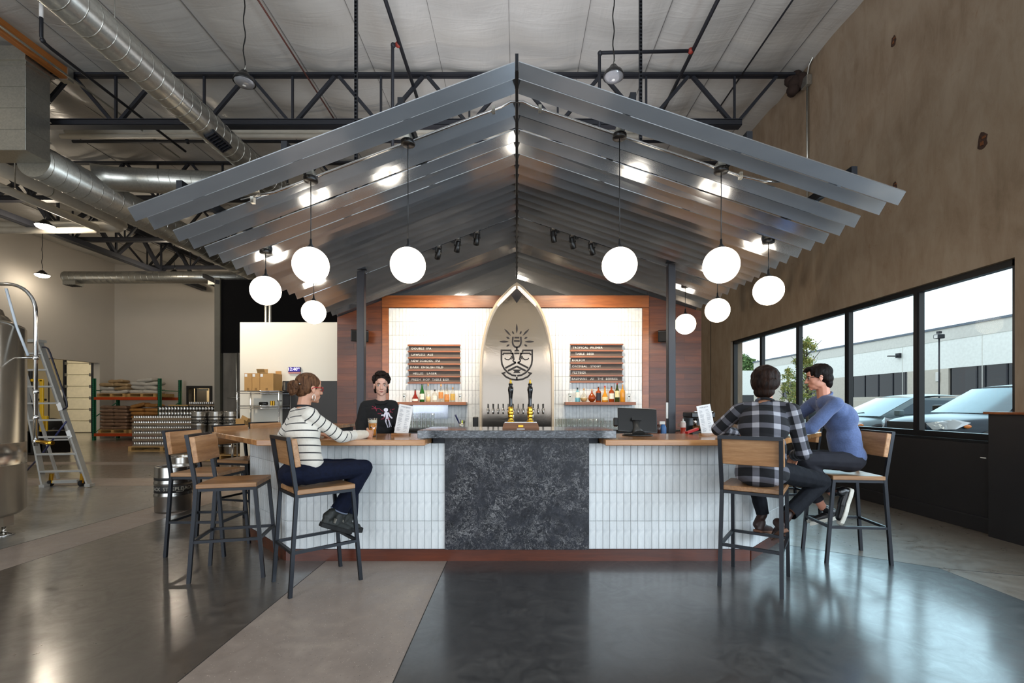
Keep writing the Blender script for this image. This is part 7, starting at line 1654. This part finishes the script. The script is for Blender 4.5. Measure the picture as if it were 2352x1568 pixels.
# ---- 3. the man in the plaid shirt
f3 = V((math.cos(math.radians(57)), math.sin(math.radians(57)), 0)); r3 = V((f3.y, -f3.x, 0)); BT3 = basis(f3, (-.04, .02, 1))
H3 = P(1759, 877, 3.80); B3 = basis(V((.62, .78, -.10))); pel3 = V((1.905, 3.625, .875)); shc3 = P(1756, 936, 3.74); nk3 = P(1757, 918, 3.78); chest3 = pel3.lerp(shc3, .68)-f3*.02
sL3 = shc3-r3*.188+V((0, 0, -.022)); sR3 = shc3+r3*.188+V((0, 0, -.022)); eL3 = P(1650, 985, 3.95); wL3 = V((1.93, 4.10, 1.135)); eR3 = P(1846, 1040, 3.62); wR3 = V((2.30, 3.86, .96))
kL3 = V((2.03, 4.02, .80)); aL3 = P(1752, 1180, 3.98); kR3 = P(1888, 1105, 3.95); aR3 = P(1812, 1178, 3.80); hR3 = pel3+r3*.09; hL3 = pel3-r3*.09
sk3 = skin('skin_tan', '#c08a6c'); hp3, q3 = head_prims(H3, B3, False, 1.03)
hh3 = hand_prims(wL3, V((.6, .6, -.05)), V((0, 0, -1)), V((.7, -.7, 0)), .4)+hand_prims(wR3, V((.4, .8, -.3)), V((-.3, .1, -1)), V((-.8, .4, 0)), .5)
body3 = torso_prims(pel3, chest3, sL3, sR3, nk3, BT3, .88)+[limb(nk3+V((0, 0, -.03)), .058, H3+B3 @ V((0, -.03, -.06)), .055), limb(sL3, .046, eL3, .038), limb(eL3, .038, wL3, .027), limb(sR3, .046, eR3, .038), limb(eR3, .038, wR3, .027), limb(hL3, .082, kL3, .055), limb(kL3, .052, aL3, .036), limb(hR3, .082, kR3, .055), limb(kR3, .052, aR3, .036)]
p3 = blob('person', body3+hp3+hh3, .0046, 5, sk3, None, origin=V((1.9, 3.7, 0)))
tag(p3, 'man in black and grey plaid shirt seen from behind on a bar stool', 'person')
h3 = hairmat('dark_brown_hair', '#120a07', '#2c1b13', (26, 26, 5)); face_parts(p3, q3, B3, h3, 1.03)
blob('hair', [('e', q3(0, -.018, .042), (.104, .112, .094), B3), ('e', q3(0, -.055, -.02), (.100, .078, .085), B3), ('e', q3(0, -.060, -.085), (.078, .050, .055), B3), ('e', q3(.078, -.02, -.005), (.026, .05, .06), B3), ('e', q3(-.078, -.02, -.005), (.026, .05, .06), B3), ('e', q3(0, .05, .075), (.06, .04, .03), B3)], .006, 2, h3, p3, lambda p: noise.noise(V((p.x*38, p.y*38, p.z*9)))*.008)
pl = torso_prims(pel3+V((0, 0, .0)), chest3, sL3, sR3, nk3+V((0, 0, -.04)), BT3, 1.05, 1.06, 1.05)+[('e', pel3+V((0, 0, -.02)), (.197, .160, .118), BT3), limb(sL3, .062, eL3, .060), limb(eL3, .062, wL3, .044), limb(sR3, .062, eR3, .060), limb(eR3, .062, wR3, .046)]
def mk_uv(sL, eL, wL, sR, eR, wR, pel, shc, r, f, rad=.066):
    ax = (shc-pel).normalized()
    def pick(p):
        c = [(seg_dist(p, sL, eL), sL, eL, 0), (seg_dist(p, eL, wL), eL, wL, (eL-sL).length), (seg_dist(p, sR, eR), sR, eR, 0), (seg_dist(p, eR, wR), eR, wR, (eR-sR).length)]
        b = min(c, key=lambda k: k[0][0]); rel = abs((p-shc).dot(r)); lim = .15
        return b if (b[0][0] < rad+.012 and (rel > lim or b[3] > 0)) else None
    def U(p, c0):
        b = pick(c0)
        if b is None: return (p-pel).dot(r)+.25*0+((p-pel).dot(f))*.12
        d = (b[2]-b[1]).normalized(); e1_ = (V((0, 0, 1))-d*d.z).normalized(); e2_ = d.cross(e1_); o = p-b[1]; return math.atan2(o.dot(e2_), o.dot(e1_))*rad
    def W(p, c0):
        b = pick(c0)
        if b is None: return (p-pel).dot(ax)
        return .55-((p-b[1]).dot((b[2]-b[1]).normalized())+b[3])
    return {'pu': U, 'pv': W}
sh3 = blob('plaid_shirt', pl, .0065, 5, M_PLAID, p3, crimp(7, .008, 7), [(wL3, (wL3-eL3).normalized(), .07), (wR3, (wR3-eR3).normalized(), .07)], attr=mk_uv(sL3, eL3, wL3, sR3, eR3, wR3, pel3, shc3, r3, f3))
cc = nk3+V((-.01, -.02, -.012)); b_ = basis(V((.22, .32, 1)), f3); blob('collar', [('c', cc+b_ @ V((.064*math.cos(t), 0, .064*math.sin(t))), .011, cc+b_ @ V((.064*math.cos(t+.4), 0, .064*math.sin(t+.4))), .011) for t in [2*PI*k/16 for k in range(16)]], .006, 1, M_PLAID, p3, attr={'pu': lambda p, c0: (p-pel3).dot(r3), 'pv': lambda p, c0: .06})
M_BJEAN = mk('black_denim', '#101218', 0.85, spec=0.2, var=(45, 0.3, (1, 1, 1)), bump=(60, 0.15))
j3 = [('e', pel3, (.172, .135, .11), BT3), limb(hL3, .092, kL3, .070), limb(kL3, .068, aL3, .054), limb(hR3, .094, kR3, .073), limb(kR3, .072, aR3, .062)]
blob('black_jeans', j3, .007, 4, M_BJEAN, p3, crimp(8, .006, 9), [(aL3, (aL3-kL3).normalized(), .1), (aR3, (aR3-kR3).normalized(), .1)])
M_BSHOE = mk('brown_leather_shoe', '#2b1712', 0.5); M_BSOLE = mk('tan_rubber_sole', '#6b4630', 0.6)
for hl, tp, up, an in ((P(1742, 1222, 3.93), P(1770, 1222, 4.10), V((0, -.1, 1)), aL3), (P(1800, 1222, 3.74), P(1782, 1236, 3.93), V((-.2, .55, .8)), aR3)):
    b = blob('shoe', shoe_prims(hl, tp, up, 1.0, 1.02)+[limb(hl+V((0, .02, .06)), .036, an+V((0, 0, .0)), .038)], .006, 2, M_BSHOE, p3); sole('shoe_sole', hl, tp, up, M_BSOLE, b, .03, .046)

# ---- 4. the man in the blue shirt
f4 = V((-.985, .10, 0)).normalized(); r4 = V((f4.y, -f4.x, 0)); l4 = -r4; BT4 = basis(f4, (.0, 0, 1))
H4 = P(1878, 867, 4.28); hd4 = V((-.93, .34, -.13)); B4 = basis(hd4); pel4 = V((3.02, 4.26, .875)); shc4 = P(1900, 918, 4.27); nk4 = P(1890, 905, 4.28); chest4 = pel4.lerp(shc4, .66)+V((.055, 0, .01)); BC = basis(f4, (-.35, 0, 1))
sL4 = shc4+l4*.175+V((-.02, 0, -.03)); sR4 = shc4-l4*.175+V((-.02, 0, -.03)); eL4 = P(1864, 982, 4.16); wL4 = V((2.42, 4.30, 1.13)); eR4 = V((2.62, 4.66, 1.13)); wR4 = V((2.45, 4.45, 1.14))
hL4 = pel4+l4*.09; hR4 = pel4-l4*.09; kL4 = V((2.55, 4.12, .895)); kR4 = V((2.56, 4.36, .89)); aL4 = P(1912, 1132, 4.20); aR4 = P(1890, 1165, 4.34)
sk4 = skin('skin_rosy', '#cf9077'); hp4, q4 = head_prims(H4, B4, False, .98)
hh4 = hand_prims(wL4, V((-.8, .6, 0)), V((0, 0, -1)), V((.5, .8, 0)), .35)+hand_prims(wR4, V((-.9, -.3, 0)), V((0, 0, -1)), V((.2, -.9, 0)), .35)
body4 = torso_prims(pel4, chest4, sL4, sR4, nk4, BC, .86)+[limb(nk4+V((.01, 0, -.03)), .057, H4+B4 @ V((0, -.03, -.06)), .053), limb(sL4, .045, eL4, .038), limb(eL4, .037, wL4, .026), limb(sR4, .045, eR4, .037), limb(eR4, .037, wR4, .026), limb(hL4, .08, kL4, .055), limb(kL4, .05, aL4, .036), limb(hR4, .08, kR4, .055), limb(kR4, .05, aR4, .036)]
p4 = blob('person', body4+hp4+hh4, .0046, 5, sk4, None, origin=V((2.98, 4.25, 0)))
tag(p4, 'man in blue shirt and glasses in profile on the stool by the windows', 'person')
h4 = hairmat('near_black_hair', '#0b0706', '#1c120e', (26, 26, 6)); face_parts(p4, q4, B4, h4, .98)
blob('hair', [('e', q4(0, -.026, .048), (.083, .102, .082), B4), ('e', q4(0, -.06, -.01), (.076, .062, .075), B4), ('e', q4(0, -.07, -.06), (.062, .042, .05), B4), ('e', q4(0, .05, .088), (.058, .05, .025), B4), ('e', q4(.01, .082, .076), (.045, .022, .018), B4), ('e', q4(.068, .012, .03), (.014, .03, .035), B4), ('e', q4(-.068, .012, .03), (.014, .03, .035), B4)], .0055, 2, h4, p4, lambda p: noise.noise(V((p.x*40, p.y*40, p.z*12)))*.006)
glasses(p4, q4, mk('dark_spectacle_frame', '#1a1a1c', 0.3), .018, .0017)
M_CHAM = mk('blue_chambray', '#50618a', 0.85, var=(90, 0.18, (1, 1, 1)), bump=(70, 0.15), sheen=0.2)
s4 = torso_prims(pel4+V((0, 0, .06)), chest4, sL4, sR4, nk4+V((.012, 0, -.032)), BC, 1.03, 1.03, 1.05)+[('e', pel4+V((0, 0, .05)), (.176, .135, .11), BT4), limb(sL4, .060, eL4, .058), limb(eL4, .056, eL4.lerp(wL4, .3), .052), limb(sR4, .060, eR4, .056), limb(eR4, .054, eR4.lerp(wR4, .3), .050)]
blob('blue_shirt', s4, .0065, 26, M_CHAM, p4, crimp(7, .009, 11), [(eL4.lerp(wL4, .28), (wL4-eL4).normalized(), .09), (eR4.lerp(wR4, .28), (wR4-eR4).normalized(), .09)])
for e_, w_ in ((eL4, wL4), (eR4, wR4)):
    d_ = (w_-e_).normalized(); x1 = basis(d_).col[0].xyz; x2 = basis(d_).col[2].xyz; cc = e_.lerp(w_, .26); MB().tube([cc+x1*.052*math.cos(b)+x2*.052*math.sin(b) for b in [2*PI*k/18 for k in range(19)]], .013, 8, False).build('rolled_cuff', M_CHAM, p4)
cc = nk4+V((.016, 0, -.016)); b_ = basis(V((-.6, .0, 1)), f4); blob('collar', [('c', cc+b_ @ V((.062*math.cos(t), 0, .064*math.sin(t))), .012, cc+b_ @ V((.062*math.cos(t+.4), 0, .064*math.sin(t+.4))), .012) for t in [2*PI*k/16 for k in range(16)]], .006, 1, M_CHAM, p4)
M_TROU = mk('charcoal_trousers', '#232329', 0.85, spec=0.2, bump=(60, 0.12))
t4 = [('e', pel4, (.168, .135, .108), BT4), limb(hL4, .092, kL4, .070), limb(kL4, .066, aL4.lerp(kL4, .12), .052), limb(hR4, .092, kR4, .070), limb(kR4, .066, aR4.lerp(kR4, .12), .052)]
blob('trousers', t4, .007, 4, M_TROU, p4, crimp(8, .006, 13), [(aL4.lerp(kL4, .14), (aL4-kL4).normalized(), .09), (aR4.lerp(kR4, .14), (aR4-kR4).normalized(), .09)])
M_SNEAK = mk('black_leather_sneaker', '#0d0d0f', 0.3); M_WSOLE = mk('white_rubber_sole', '#d6d2c6', 0.6)
for hl, tp, up, an in ((P(1953, 1130, 4.15), P(1932, 1198, 4.17), V((-.95, .1, .25)), aL4), (P(1914, 1190, 4.33), P(1868, 1200, 4.38), V((-.1, 0, 1)), aR4)):
    b = blob('sneaker', shoe_prims(hl, tp, up, 1.0, 1.05)+[limb(hl+V(up).normalized()*.06, .036, an, .036)], .006, 2, M_SNEAK, p4); sole('sneaker_sole', hl, tp, up, M_WSOLE, b, .034, .047)
